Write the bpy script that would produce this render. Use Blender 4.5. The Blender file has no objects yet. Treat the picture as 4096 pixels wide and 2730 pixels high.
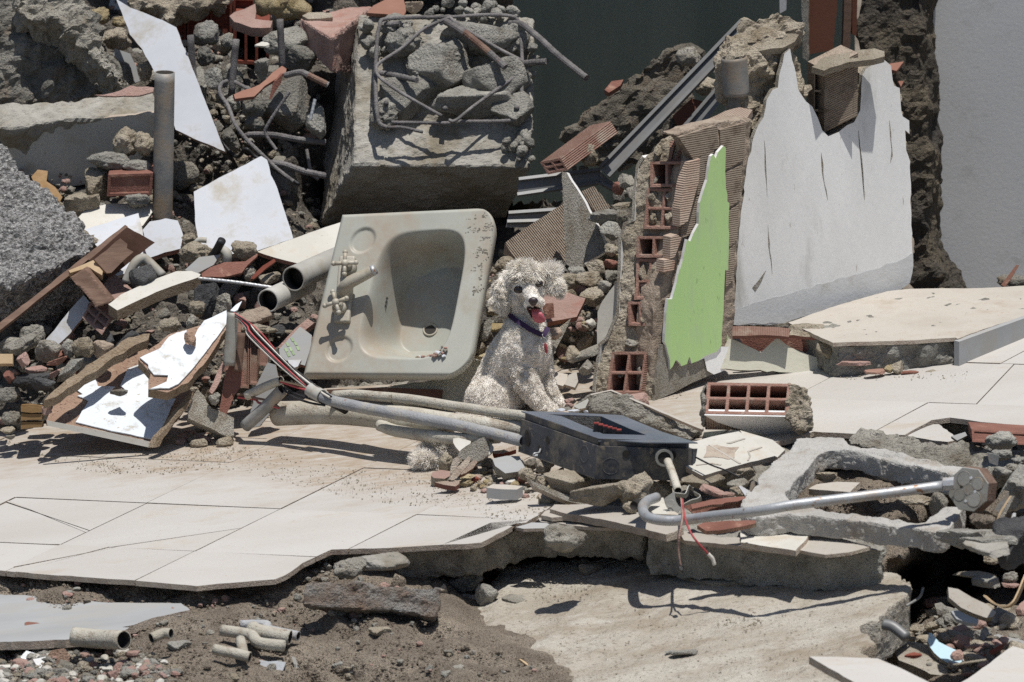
import bpy, bmesh, math, random
import numpy as np
from mathutils import Vector, Matrix
from mathutils.bvhtree import BVHTree
SC = bpy.context.scene
COL = SC.collection
PITCH = math.radians(14.0)
DIST = 20.0
SPX = 1600.0                       # photograph pixels per metre at the dog
CP, SP = math.cos(PITCH), math.sin(PITCH)
TARGET = Vector((0.0, 0.0, (1640 - 1365) / SPX / CP))
FWD = Vector((0, CP, -SP)); UP = Vector((0, SP, CP)); RIGHT = Vector((1, 0, 0))
CAM = TARGET - FWD * DIST
cd = bpy.data.cameras.new("camera"); cam = bpy.data.objects.new("camera", cd); COL.objects.link(cam)
cam.location = CAM; cam.rotation_euler = (math.pi / 2 - PITCH, 0, 0)
cd.sensor_width = 36.0; cd.lens = 36.0 * DIST / (4096 / SPX)
cd.clip_start = 1.0; cd.clip_end = 400.0
cd.dof.use_dof = True; cd.dof.focus_distance = 20.0; cd.dof.aperture_fstop = 9.0
SC.camera = cam
SUNDIR = Vector((0.10, -0.14, 0.98)).normalized()       # towards the sun
w = bpy.data.worlds.new("World"); SC.world = w; w.use_nodes = True
nt = w.node_tree; bg = nt.nodes["Background"]
sky = nt.nodes.new("ShaderNodeTexSky"); sky.sky_type = 'NISHITA'; sky.sun_disc = False
sky.sun_elevation = math.asin(SUNDIR.z); sky.sun_rotation = math.atan2(SUNDIR.x, SUNDIR.y)
nt.links.new(sky.outputs[0], bg.inputs[0]); bg.inputs[1].default_value = 0.07
ld = bpy.data.lights.new("sun", 'SUN'); ld.energy = 4.6; ld.angle = math.radians(0.5); ld.color = (1.0, 0.97, 0.92)
sun = bpy.data.objects.new("sun", ld); COL.objects.link(sun)
sun.rotation_euler = SUNDIR.to_track_quat('Z', 'Y').to_euler()
SC.view_settings.view_transform = 'Standard'; SC.view_settings.look = 'None'
SC.view_settings.exposure = 0.0; SC.view_settings.gamma = 1.0; SC.view_settings.use_curve_mapping = False
SC.render.engine = 'CYCLES'; SC.cycles.max_bounces = 6; SC.cycles.use_denoising = False
ZOOM = {'P': (0, 0, 1.0), 'Z1': (0, 0, .5805), 'Z2': (1000, 0, .5804), 'Z3': (2000, 0, .5805), 'Z4': (3000, 0, .5805),
        'M1': (0, 850, .6377), 'M2': (1000, 800, .6377), 'M3': (2000, 850, .6377), 'M4': (3000, 850, .6376),
        'B1': (0, 1750, .625), 'B2': (1000, 1750, .625), 'B3': (2000, 1750, .625), 'B4': (3000, 1750, .625),
        'D': (1780, 1000, .4466), 'H': (1930, 1010, .2488), 'W1': (2350, 480, .38265), 'W2': (2300, 1040, .38265),
        'T1': (600, 0, .3827), 'T2': (700, 850, .3507), 'E1': (2500, 1700, .38265), 'E2': (2050, 1550, .3507),
        'L1': (0, 1350, .3189), 'L2': (0, 2450, .3188), 'R1': (3500, 2150, .37), 'R2': (3550, 1650, .3507),
        'S1': (1180, 950, .287), 'K1': (1700, 1750, .2551)}
def q(code, *pts):
    """survey readings -> photograph pixels"""
    ox, oy, s = ZOOM[code]
    out = [(ox + p[0] * s, oy + p[1] * s) + tuple(p[2:]) for p in pts]
    return out
def ray(px, py):
    return (FWD * DIST + RIGHT * ((px - 2048) / SPX) + UP * ((1365 - py) / SPX))
def P(px, py, Y):
    """the point seen at a pixel that stands at depth Y"""
    d = ray(px, py); t = (Y - CAM.y) / d.y
    return CAM + d * t
def hitplane(px, py, p0, n):
    d = ray(px, py); t = (p0 - CAM).dot(n) / d.dot(n)
    return CAM + d * t
TILT = 0.112
XD = (2150 - 2048) / SPX
def fz(x, off=0.0):
    return TILT * (x - XD) + off
FN = Vector((-TILT, 0, 1)).normalized()
def G(px, py, off=0.0):
    """point on the tilted tiled floor plane"""
    return hitplane(px, py, Vector((XD, 0, off)), FN)
def PT(a):
    if not isinstance(a[2], tuple): return P(*a)
    return G(a[0], a[1], a[2][1]) if a[2][0] == 'g' else groundP(a[0], a[1]) + Vector((0, 0, a[2][1]))
def GP(px, py, off=0.0):
    return hitplane(px, py, Vector((.12, 0, fz(.12, -.150 + off))), Vector((-TILT - .06, 0, 1)).normalized())
def groundP(x, y):
    return Vector(ground_pts(np.array([float(x)]), np.array([float(y)]))[0])
_rng = np.random.RandomState(7)
_tab = _rng.rand(4096)
def vnoise(p, seed=0):
    pi = np.floor(p).astype(np.int64); f = p - pi; f = f * f * (3 - 2 * f)
    def h(i, j, k):
        return _tab[((pi[:, 0] + i) * 73856093 ^ (pi[:, 1] + j) * 19349663 ^ (pi[:, 2] + k) * 83492791 ^ seed * 2654435) & 4095]
    x, y, z = f[:, 0], f[:, 1], f[:, 2]
    a = h(0, 0, 0) * (1 - x) + h(1, 0, 0) * x; b = h(0, 1, 0) * (1 - x) + h(1, 1, 0) * x
    c = h(0, 0, 1) * (1 - x) + h(1, 0, 1) * x; d = h(0, 1, 1) * (1 - x) + h(1, 1, 1) * x
    return ((a * (1 - y) + b * y) * (1 - z) + (c * (1 - y) + d * y) * z) * 2 - 1
def fbm(p, freq, octv=4, seed=0, gain=.5):
    s = np.zeros(len(p)); a = 1.0
    for i in range(octv):
        s += a * vnoise(p * freq + 17.3 * i, seed + i); freq *= 2.03; a *= gain
    return s
def cellnoise(p, freq, seed=0):
    """distance based lumps: returns F1 of a jittered lattice"""
    g = p * freq; pi = np.floor(g).astype(np.int64); best = np.full(len(p), 9.0)
    for i in (-1, 0, 1):
        for j in (-1, 0, 1):
            for k in (-1, 0, 1):
                c = pi + (i, j, k)
                hsh = (c[:, 0] * 73856093 ^ c[:, 1] * 19349663 ^ c[:, 2] * 83492791 ^ seed * 77773) & 4095
                o = np.stack([_tab[hsh], _tab[(hsh * 7 + 3) & 4095], _tab[(hsh * 13 + 5) & 4095]], 1)
                best = np.minimum(best, ((c + o - g) ** 2).sum(1))
    return np.sqrt(best)
M = {}
def mat(name, c1, c2, scale=8, c3=None, c3amt=.5, c3scale=14, rough=.9, bump=.5, bscale=90, metal=0.0, spec=.25,
        speck=None, speckscale=220, speckamt=.5, vary=.12, mix=(.35, .65), stretch=(1, 1, 1), bdist=.004, ribs=None, custom=None):
    m = bpy.data.materials.new(name); m.use_nodes = True; N = m.node_tree.nodes; L = m.node_tree.links
    bs = N["Principled BSDF"]; bs.inputs["Roughness"].default_value = rough; bs.inputs["Metallic"].default_value = metal
    bs.inputs["Specular IOR Level"].default_value = spec
    geo = N.new("ShaderNodeNewGeometry"); oi = N.new("ShaderNodeObjectInfo")
    add = N.new("ShaderNodeVectorMath"); add.operation = 'MULTIPLY_ADD'
    sep = N.new("ShaderNodeCombineXYZ"); L.new(oi.outputs["Random"], sep.inputs[0]); L.new(oi.outputs["Random"], sep.inputs[1])
    sc_ = N.new("ShaderNodeVectorMath"); sc_.operation = 'SCALE'; sc_.inputs[3].default_value = 37.0; L.new(sep.outputs[0], sc_.inputs[0])
    L.new(geo.outputs["Position"], add.inputs[0]); add.inputs[1].default_value = stretch; L.new(sc_.outputs[0], add.inputs[2])
    vec = add.outputs[0]
    def noise(s, detail=6, rough_=.6):
        n = N.new("ShaderNodeTexNoise"); n.inputs["Scale"].default_value = s; n.inputs["Detail"].default_value = detail
        n.inputs["Roughness"].default_value = rough_; L.new(vec, n.inputs["Vector"]); return n.outputs["Fac"]
    def ramp(fac, lo, hi):
        r = N.new("ShaderNodeMapRange"); r.inputs[1].default_value = lo; r.inputs[2].default_value = hi; L.new(fac, r.inputs[0]); return r.outputs[0]
    def mixc(fac, a, b):
        x = N.new("ShaderNodeMix"); x.data_type = 'RGBA'; L.new(fac, x.inputs[0])
        for v, s in ((a, 6), (b, 7)):
            if isinstance(v, tuple): x.inputs[s].default_value = (*v, 1)
            else: L.new(v, x.inputs[s])
        return x.outputs[2]
    c = mixc(ramp(noise(scale), *mix), c1, c2)
    if c3 is not None:
        f = ramp(noise(c3scale, 8, .7), 1 - c3amt - .06, 1 - c3amt + .1); c = mixc(f, c, c3)
    if speck is not None:
        f = ramp(noise(speckscale, 2, .5), 1 - speckamt - .04, 1 - speckamt + .04); c = mixc(f, c, speck)
    hv = N.new("ShaderNodeHueSaturation"); L.new(c, hv.inputs["Color"])
    r2 = N.new("ShaderNodeMapRange"); r2.inputs[3].default_value = 1 - vary; r2.inputs[4].default_value = 1 + vary; L.new(oi.outputs["Random"], r2.inputs[0]); L.new(r2.outputs[0], hv.inputs["Value"])
    c = hv.outputs[0]
    if custom: c = custom(N, L, c, mixc, ramp, noise)
    L.new(c, bs.inputs["Base Color"])
    nb = noise(bscale, 8, .75)
    if bump >= .7:
        vo = N.new("ShaderNodeTexVoronoi"); vo.inputs["Scale"].default_value = bscale * 2.2; L.new(vec, vo.inputs["Vector"])
        x = N.new("ShaderNodeMath"); x.operation = 'MULTIPLY_ADD'; L.new(vo.outputs["Distance"], x.inputs[0]); x.inputs[1].default_value = -.45; L.new(nb, x.inputs[2])
        n3 = noise(bscale * 4, 3, .6); x2 = N.new("ShaderNodeMath"); x2.operation = 'MULTIPLY_ADD'; L.new(n3, x2.inputs[0]); x2.inputs[1].default_value = .45; L.new(x.outputs[0], x2.inputs[2]); nb = x2.outputs[0]
    h = nb
    if ribs:
        at = N.new("ShaderNodeAttribute"); at.attribute_name = 'loc'
        wv = N.new("ShaderNodeTexWave"); wv.wave_type = 'BANDS'; wv.bands_direction = ribs[0]; wv.inputs["Scale"].default_value = ribs[1]
        wv.inputs["Distortion"].default_value = .6; wv.inputs["Detail"].default_value = 1; wv.inputs["Detail Scale"].default_value = 3
        L.new(at.outputs["Vector"], wv.inputs["Vector"])
        ad = N.new("ShaderNodeMath"); ad.operation = 'MULTIPLY_ADD'; L.new(wv.outputs["Fac"], ad.inputs[0]); ad.inputs[1].default_value = ribs[2]; L.new(nb, ad.inputs[2]); h = ad.outputs[0]
    b = N.new("ShaderNodeBump"); b.inputs["Strength"].default_value = bump; b.inputs["Distance"].default_value = bdist
    L.new(h, b.inputs["Height"]); L.new(b.outputs[0], bs.inputs["Normal"])
    M[name] = m; return m
def floor_dust(N, L, c, mixc, ramp, noise):
    g = N.new("ShaderNodeNewGeometry"); d = N.new("ShaderNodeVectorMath"); d.operation = 'DOT_PRODUCT'; d.inputs[1].default_value = (.70, 1, 0); L.new(g.outputs["Position"], d.inputs[0])
    a = N.new("ShaderNodeMath"); a.operation = 'MULTIPLY_ADD'; L.new(noise(4.5, 8, .7), a.inputs[0]); a.inputs[1].default_value = 1.3; L.new(d.outputs["Value"], a.inputs[2])
    far = N.new("ShaderNodeSeparateXYZ"); L.new(g.outputs["Position"], far.inputs[0])
    m = N.new("ShaderNodeMath"); m.operation = 'MULTIPLY'; L.new(ramp(a.outputs[0], -.36, .0), m.inputs[0]); L.new(ramp(far.outputs[0], .75, .35), m.inputs[1])
    m2 = N.new("ShaderNodeMath"); m2.operation = 'MULTIPLY'; L.new(m.outputs[0], m2.inputs[0]); L.new(ramp(noise(26, 8, .75), .30, .62), m2.inputs[1])
    return mixc(m2.outputs[0], c, (.34, .27, .20))
mat('concrete', (.26, .25, .22), (.43, .415, .37), 9, c3=(.19, .17, .14), c3amt=.42, rough=.95, bump=1, speck=(.10, .09, .08), speckamt=.34, bdist=.008, bscale=70)
mat('concrete_dark', (.17, .163, .143), (.30, .285, .25), 9, c3=(.21, .165, .12), c3amt=.42, rough=.95, bump=1, speck=(.06, .055, .05), speckamt=.36, bdist=.008, bscale=70)
mat('concrete_smooth', (.29, .275, .24), (.41, .39, .35), 5, c3=(.23, .20, .15), c3amt=.46, c3scale=6, rough=.9, bump=.7, speck=(.14, .12, .10), speckamt=.30, bdist=.004)
mat('slab_brown', (.14, .125, .10), (.24, .215, .175), 8, c3=(.19, .145, .10), c3amt=.44, rough=1, bump=1, speck=(.08, .07, .055), speckamt=.36, bdist=.008)
mat('frame_concrete', (.42, .405, .375), (.53, .515, .485), 6, c3=(.36, .31, .25), c3amt=.42, c3scale=7, rough=.9, bump=.8, speck=(.22, .20, .17), speckamt=.31, bdist=.004)
mat('dirty_concrete', (.24, .225, .20), (.36, .35, .33), 16, c3=(.22, .155, .115), c3amt=.52, c3scale=7, rough=1, bump=1, speck=(.14, .10, .08), speckamt=.36, bdist=.008)
mat('aggregate', (.30, .29, .28), (.52, .51, .50), 60, c3=(.12, .115, .11), c3amt=.5, c3scale=110, rough=.95, bump=1, bdist=.012, bscale=60, speck=(.62, .61, .58), speckamt=.36, speckscale=140)
mat('mortar', (.34, .29, .215), (.50, .44, .35), 12, c3=(.24, .19, .13), c3amt=.42, rough=.97, bump=1, bdist=.008, bscale=80, speck=(.16, .13, .10), speckamt=.33)
mat('mortar_grey', (.27, .25, .21), (.43, .405, .35), 12, c3=(.20, .17, .13), c3amt=.42, rough=.97, bump=1, bdist=.008, bscale=80, speck=(.13, .12, .10), speckamt=.34)
mat('mortar_yellow', (.36, .28, .15), (.50, .42, .27), 12, c3=(.25, .18, .10), c3amt=.42, rough=.97, bump=1, bdist=.006)
mat('asphalt', (.055, .055, .058), (.13, .13, .13), 14, c3=(.20, .19, .17), c3amt=.36, c3scale=90, rough=.95, bump=1, bdist=.006, bscale=120)
mat('dirt', (.25, .205, .16), (.41, .345, .27), 7, c3=(.50, .43, .34), c3amt=.42, c3scale=5, rough=1, bump=1, bdist=.010, bscale=130, speck=(.09, .065, .05), speckamt=.40, speckscale=260)
mat('dark_rubble', (.10, .09, .078), (.23, .205, .17), 10, c3=(.30, .26, .21), c3amt=.34, c3scale=30, rough=1, bump=1, bdist=.015, bscale=50, speck=(.05, .045, .04), speckamt=.38)
mat('pavement', (.36, .32, .26), (.50, .47, .41), 3.2, c3=(.30, .25, .19), c3amt=.46, c3scale=4, rough=.95, bump=.9, bdist=.005, bscale=100, speck=(.22, .185, .145), speckamt=.36, speckscale=120, stretch=(.7, 1.2, 1))
mat('brick_clay', (.26, .145, .11), (.34, .21, .165), 14, c3=(.42, .34, .27), c3amt=.42, c3scale=16, rough=.9, bump=.8, ribs=('X', 55, 1.6), bdist=.003)
mat('brick_red', (.18, .08, .06), (.26, .125, .095), 10, c3=(.42, .27, .20), c3amt=.36, c3scale=20, rough=.88, bump=.7, bdist=.003)
mat('brick_web', (.27, .145, .11), (.36, .22, .175), 14, c3=(.38, .32, .26), c3amt=.40, c3scale=20, rough=.95, bump=.8, bdist=.003)
mat('brick_dark', (.15, .04, .028), (.21, .065, .042), 10, c3=(.24, .13, .10), c3amt=.32, c3scale=12, rough=.9, bump=.6, bdist=.003)
mat('brick_dusty', (.36, .27, .21), (.45, .36, .29), 14, c3=(.32, .18, .13), c3amt=.40, c3scale=16, rough=.95, bump=.8, ribs=('X', 55, 1.4), bdist=.003)
mat('brick_tan', (.33, .26, .20), (.41, .34, .27), 14, c3=(.22, .17, .13), c3amt=.42, c3scale=30, rough=.95, bump=1.0, ribs=('X', 58, 2.2), bdist=.0035)
mat('terracotta', (.25, .12, .085), (.31, .17, .125), 10, c3=(.52, .36, .27), c3amt=.36, rough=.85, bump=.6, bdist=.003)
mat('pink_brick', (.33, .215, .18), (.41, .28, .24), 12, c3=(.33, .16, .12), c3amt=.40, rough=.95, bump=.9, bdist=.004)
mat('tile_floor', (.46, .435, .40), (.50, .48, .45), 2.5, c3=(.42, .35, .27), c3amt=.36, c3scale=3.2, rough=.5, bump=.12, bscale=40, bdist=.002, speck=(.38, .33, .27), speckamt=.30, speckscale=160, stretch=(.6, 1.6, 1), vary=.03, custom=floor_dust)
mat('grout', (.17, .135, .10), (.25, .20, .155), 30, rough=1)
mat('tile_dusty', (.37, .335, .29), (.44, .41, .365), 5, c3=(.34, .295, .24), c3amt=.42, c3scale=5, rough=.75, bump=.3, bdist=.002, speck=(.32, .24, .17), speckamt=.30, speckscale=120, stretch=(1, 1, 1))
mat('tile_white', (.43, .445, .475), (.51, .525, .555), 4, c3=(.37, .345, .30), c3amt=.45, c3scale=8, rough=.4, bump=.15, bscale=50, bdist=.002, speck=(.45, .42, .37), speckamt=.26, speckscale=150)
mat('tile_cream', (.46, .44, .39), (.56, .54, .49), 5, c3=(.44, .38, .30), c3amt=.40, c3scale=9, rough=.55, bump=.2, bdist=.002, speck=(.36, .31, .25), speckamt=.30, speckscale=150)
mat('tile_grey', (.29, .295, .295), (.36, .365, .365), 3.5, c3=(.33, .32, .30), c3amt=.46, c3scale=9, rough=.85, bump=.15, bdist=.002, stretch=(.5, 1.6, 1))
mat('biscuit', (.40, .33, .27), (.50, .43, .35), 20, c3=(.28, .20, .15), c3amt=.40, c3scale=30, rough=.95, bump=.8, bdist=.004)
mat('biscuit_red', (.28, .13, .10), (.36, .20, .15), 20, c3=(.45, .38, .32), c3amt=.36, c3scale=30, rough=.95, bump=.8, bdist=.004)
mat('plaster_white', (.74, .735, .72), (.83, .825, .81), 3, c3=(.52, .51, .48), c3amt=.38, c3scale=4, rough=.8, bump=.25, bscale=14, bdist=.01, stretch=(2, 2, .5), speck=(.46, .44, .40), speckamt=.25, speckscale=60)
mat('plaster_dim', (.58, .58, .575), (.66, .66, .655), 5, c3=(.50, .485, .45), c3amt=.42, rough=.85, bump=.3, bdist=.004)
mat('plaster_cream', (.52, .50, .40), (.60, .58, .48), 4, c3=(.42, .38, .29), c3amt=.36, rough=.85, bump=.3, bdist=.005)
mat('plaster_raw', (.38, .345, .28), (.50, .47, .41), 16, c3=(.30, .25, .19), c3amt=.44, c3scale=22, rough=.95, bump=1, bdist=.008, stretch=(2, 2, .7))
mat('green_paint', (.42, .62, .25), (.47, .66, .29), 3, vary=.02, c3=(.44, .57, .31), c3amt=.44, c3scale=9, rough=.7, bump=.15, bscale=30, bdist=.003, stretch=(2, 2, .4), speck=(.24, .36, .16), speckamt=.27, speckscale=70)
mat('wall_dark', (.155, .19, .155), (.21, .245, .20), 1.6, c3=(.26, .285, .24), c3amt=.34, c3scale=2, rough=.8, bump=.1, stretch=(3, 3, .4))
mat('wall_grey', (.62, .62, .615), (.69, .69, .68), 1.4, c3=(.54, .535, .52), c3amt=.38, rough=.8, bump=.2, bdist=.003)
mat('wall_edge', (.06, .055, .05), (.15, .125, .09), 6, c3=(.24, .17, .09), c3amt=.34, rough=.95, bump=1, bdist=.02, bscale=40)
mat('steel', (.20, .20, .195), (.36, .35, .33), 14, c3=(.34, .25, .16), c3amt=.46, c3scale=7, rough=.6, bump=.5, metal=.25, bdist=.002)
mat('zinc', (.36, .37, .38), (.46, .47, .48), 14, c3=(.38, .31, .24), c3amt=.42, c3scale=11, rough=.48, bump=.4, metal=.45, bdist=.002, speck=(.26, .15, .09), speckamt=.30, speckscale=60)
mat('rebar', (.13, .12, .12), (.27, .255, .25), 22, c3=(.30, .15, .08), c3amt=.30, c3scale=14, rough=.65, bump=.8, bscale=160, metal=.3, bdist=.003)
mat('rust', (.14, .085, .065), (.22, .145, .11), 30, c3=(.20, .18, .17), c3amt=.36, rough=.85, bump=.7, bdist=.003)
mat('aluminium', (.14, .14, .14), (.21, .21, .208), 4, c3=(.17, .16, .145), c3amt=.42, rough=.5, bump=.2, metal=.3, bdist=.001)
mat('pvc', (.34, .33, .30), (.43, .42, .385), 8, c3=(.31, .26, .19), c3amt=.42, c3scale=7, rough=.6, bump=.3, bdist=.002)
mat('pvc_muddy', (.42, .385, .315), (.54, .51, .44), 10, c3=(.28, .22, .16), c3amt=.42, c3scale=16, rough=.8, bump=.8, bdist=.003, speck=(.20, .155, .11), speckamt=.31, speckscale=90)
mat('conduit_blue', (.26, .27, .29), (.40, .40, .40), 10, c3=(.44, .41, .35), c3amt=.44, c3scale=14, rough=.7, bump=.7, bdist=.003, speck=(.28, .15, .11), speckamt=.27, speckscale=30)
mat('hole_shade', (.03, .028, .025), (.05, .045, .04), 8)  # near-black: the dark of pipe mouths and holes put into colour
mat('laminate', (.62, .66, .70), (.68, .72, .76), 4, rough=.4, bump=.05, c3=(.38, .345, .28), c3amt=.41, c3scale=24, speck=(.45, .41, .34), speckamt=.30, speckscale=110)
mat('mdf', (.30, .195, .14), (.38, .26, .19), 14, c3=(.43, .33, .25), c3amt=.40, c3scale=40, rough=.95, bump=1, bdist=.004, speck=(.17, .10, .07), speckamt=.36, speckscale=130)
mat('wood_fibre', (.30, .225, .155), (.42, .335, .24), 30, c3=(.20, .135, .08), c3amt=.44, c3scale=60, rough=1, bump=1, bdist=.008)
mat('wood_brown', (.14, .085, .062), (.21, .135, .10), 8, c3=(.36, .25, .17), c3amt=.34, rough=.75, bump=.5, bdist=.002, stretch=(1, 1, 6))
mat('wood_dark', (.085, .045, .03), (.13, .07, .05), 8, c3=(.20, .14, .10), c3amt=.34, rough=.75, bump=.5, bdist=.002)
mat('wood_pale', (.44, .32, .19), (.53, .40, .26), 12, c3=(.34, .23, .14), c3amt=.4, rough=.85, bump=.6, bdist=.002)
mat('print_green', (.27, .36, .20), (.32, .41, .24), 20)
mat('wood_stain', (.20, .12, .05), (.27, .17, .08), 8, c3=(.17, .09, .03), c3amt=.4, rough=.7, bump=.5, stretch=(1, 1, 5))
mat('door_red', (.10, .04, .024), (.14, .058, .036), 3, c3=(.26, .19, .14), c3amt=.28, c3scale=16, rough=.6, bump=.2)
mat('sink', (.33, .335, .295), (.41, .41, .365), 3, c3=(.34, .295, .235), c3amt=.47, c3scale=5, rough=.42, bump=.10, bscale=160, bdist=.0015, speck=(.34, .31, .26), speckamt=.30, speckscale=260)
mat('tap', (.34, .31, .25), (.44, .41, .35), 20, c3=(.30, .24, .16), c3amt=.42, c3scale=24, rough=.55, bump=.6, metal=.15, bdist=.002)
mat('box_black', (.045, .05, .062), (.095, .10, .115), 8, c3=(.24, .21, .165), c3amt=.47, c3scale=7, rough=.5, bump=.3, bdist=.002, metal=.1, speck=(.26, .22, .17), speckamt=.33, speckscale=46)
mat('box_top', (.12, .14, .17), (.18, .20, .235), 8, c3=(.19, .19, .19), c3amt=.40, c3scale=10, rough=.4, bump=.3, bdist=.002, metal=.1)
mat('galvanised', (.30, .295, .265), (.40, .39, .36), 12, c3=(.26, .20, .14), c3amt=.42, rough=.6, bump=.4, metal=.3, bdist=.002)
mat('wire_black', (.02, .02, .021), (.035, .035, .037), 10, rough=.4, c3=(.16, .15, .13), c3amt=.35)
mat('wire_red', (.34, .05, .055), (.44, .10, .10), 20, rough=.5, c3=(.48, .36, .30), c3amt=.38)
mat('wire_white', (.60, .57, .50), (.70, .66, .60), 20, rough=.5)
mat('breaker_red', (.20, .035, .035), (.26, .06, .05), 20, rough=.4)
mat('foam_blue', (.46, .62, .70), (.50, .67, .74), 20, c3=(.55, .60, .60), c3amt=.4, rough=.9, bump=.3)
mat('plastic_clear', (.55, .57, .58), (.66, .68, .70), 8, rough=.3, bump=.3)
mat('teal', (.02, .20, .22), (.04, .25, .27), 8, rough=.5)
mat('leaf', (.24, .145, .06), (.34, .22, .12), 30, rough=.8, bump=.5)
mat('fur_skin', (.78, .73, .66), (.84, .80, .74), 20, rough=1, bump=.8)
mat('fur', (.84, .79, .71), (.92, .88, .82), 18, vary=.02, c3=(.76, .70, .61), c3amt=.40, c3scale=14, rough=.8, bump=0)
mat('fur_cream', (.82, .77, .68), (.90, .86, .79), 18, vary=.02, c3=(.72, .60, .45), c3amt=.40, c3scale=16, rough=.8, bump=0)
mat('nose', (.03, .018, .02), (.045, .028, .03), 80, rough=.35, bump=.4, spec=.6)
mat('eye', (.006, .004, .004), (.01, .007, .006), 10, rough=.08, bump=0, spec=.8)
mat('mouth', (.03, .012, .012), (.05, .02, .02), 10, rough=.6)
mat('tongue', (.46, .09, .12), (.54, .14, .17), 20, rough=.35, bump=.5, bscale=200, spec=.5)
mat('collar', (.035, .02, .055), (.05, .028, .075), 20, rough=.8, bump=.4)
mat('tag_red', (.26, .04, .05), (.32, .07, .08), 20, rough=.4)
def tag(o, label=None, cat=None, group=None, kind=None):
    if label: o['label'] = label
    if cat: o['category'] = cat
    if group: o['group'] = group
    if kind: o['kind'] = kind
    return o
def mesh_obj(name, verts, faces, mats, parent=None, smooth=False, fmat=None, loc=None, center=True):
    me = bpy.data.meshes.new(name)
    V = np.array([tuple(v) for v in verts], float)
    c = V.mean(0) if center and len(V) else np.zeros(3)
    if center and len(V): c[2] = V[:, 2].min()
    me.from_pydata((V - c).tolist(), [], faces)
    for m in (mats if isinstance(mats, (list, tuple)) else [mats]): me.materials.append(M[m])
    if fmat is not None: me.polygons.foreach_set('material_index', fmat)
    if smooth: me.polygons.foreach_set('use_smooth', [True] * len(me.polygons))
    if loc is not None:
        a = me.attributes.new('loc', 'FLOAT_VECTOR', 'POINT'); a.data.foreach_set('vector', np.array(loc, float).ravel())
    me.update()
    o = bpy.data.objects.new(name, me); COL.objects.link(o); o.location = c
    if parent is not None:
        o.parent = parent; o.location = Vector(c) - WLOC.get(parent.name, Vector((0, 0, 0)))
    WLOC[o.name] = Vector(c)
    return o
WLOC = {}
def empty(name, loc, label, cat, group=None):
    o = bpy.data.objects.new(name, None); COL.objects.link(o); o.location = loc; o.empty_display_size = .05
    WLOC[o.name] = Vector(loc); return tag(o, label, cat, group)
def N3(*v): return Vector(v).normalized()
def jag_outline(pts, amp, step, seed=0, sharp=1.0):
    """break each edge of a 2-D/3-D outline into an uneven line"""
    rr = random.Random(seed); out = []
    n = len(pts)
    for i in range(n):
        a, b = Vector(pts[i]), Vector(pts[(i + 1) % n]); L_ = (b - a).length
        k = max(1, int(L_ / step)); out.append(a)
        for j in range(1, k):
            out.append(a.lerp(b, (j + rr.uniform(-.3, .3)) / k) + Vector([rr.uniform(-1, 1) * amp for _ in a]))
    return out
def plate(name, label, cat, code, outline, anchor, n, thick, mt, edge=None, jag=0.0, step=.02, parent=None, group=None,
          down=None, seed=None, lift=0.0, hide=False):
    """a flat broken piece: outline read off on its own plane (anchor = (x, y, Y) and normal n), with real thickness"""
    pts = q(code, *outline); ax = q(code, anchor)[0]; n = Vector(n).normalized()
    p0 = PT(ax)
    W = [hitplane(x, y, p0, n) for x, y in pts]
    if lift: W = [v + n * lift for v in W]
    u = (W[1] - W[0]); u = (u - n * u.dot(n)).normalized(); v = n.cross(u)
    c2 = [Vector(((p - W[0]).dot(u), (p - W[0]).dot(v))) for p in W]
    if jag: c2 = jag_outline(c2, jag, step, seed if seed is not None else hash(label or name) % 999 if False else len(label or name) + int(pts[0][0]))
    k = len(c2); area = sum(c2[i].x * c2[(i + 1) % k].y - c2[(i + 1) % k].x * c2[i].y for i in range(k))
    if area < 0: c2 = c2[::-1]
    dn = (Vector(down) if down else -n) * thick
    top = [W[0] + u * c.x + v * c.y for c in c2]
    bot = [p + dn for p in top]
    faces = [list(range(k)), list(range(2 * k - 1, k - 1, -1))] + [[i, i + k, (i + 1) % k + k, (i + 1) % k] for i in range(k)]
    fm = [0, 1] + [1] * k
    loc = [(c.x, c.y, 0) for c in c2] + [(c.x, c.y, -thick) for c in c2]
    o = mesh_obj(name, top + bot, faces, [mt, edge or mt], parent, fmat=fm, loc=loc)
    if parent is None: tag(o, label, cat, group)
    elif label: o['label'] = label
    o['_n'] = tuple(n); del o['_n']
    return o
RECESS = [None]
JOBS = []     # solids waiting for voxel remeshing and roughening
def solid(name, verts, faces, mt, vox, amp, freq=14, parent=None, label=None, cat=None, group=None, kind=None, smooth_it=0, lumps=0.0, lfreq=16, seed=0, flat=None):
    o = mesh_obj(name, verts, faces, mt, parent)
    if parent is None: tag(o, label, cat, group, kind)
    elif label: o['label'] = label
    JOBS.append(dict(o=o, vox=vox, amp=amp, freq=freq, sm=smooth_it, lumps=lumps, lfreq=lfreq, seed=seed or int(abs(verts[0][0]) * 977) % 97, recess=RECESS[0]))
    return o
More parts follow.
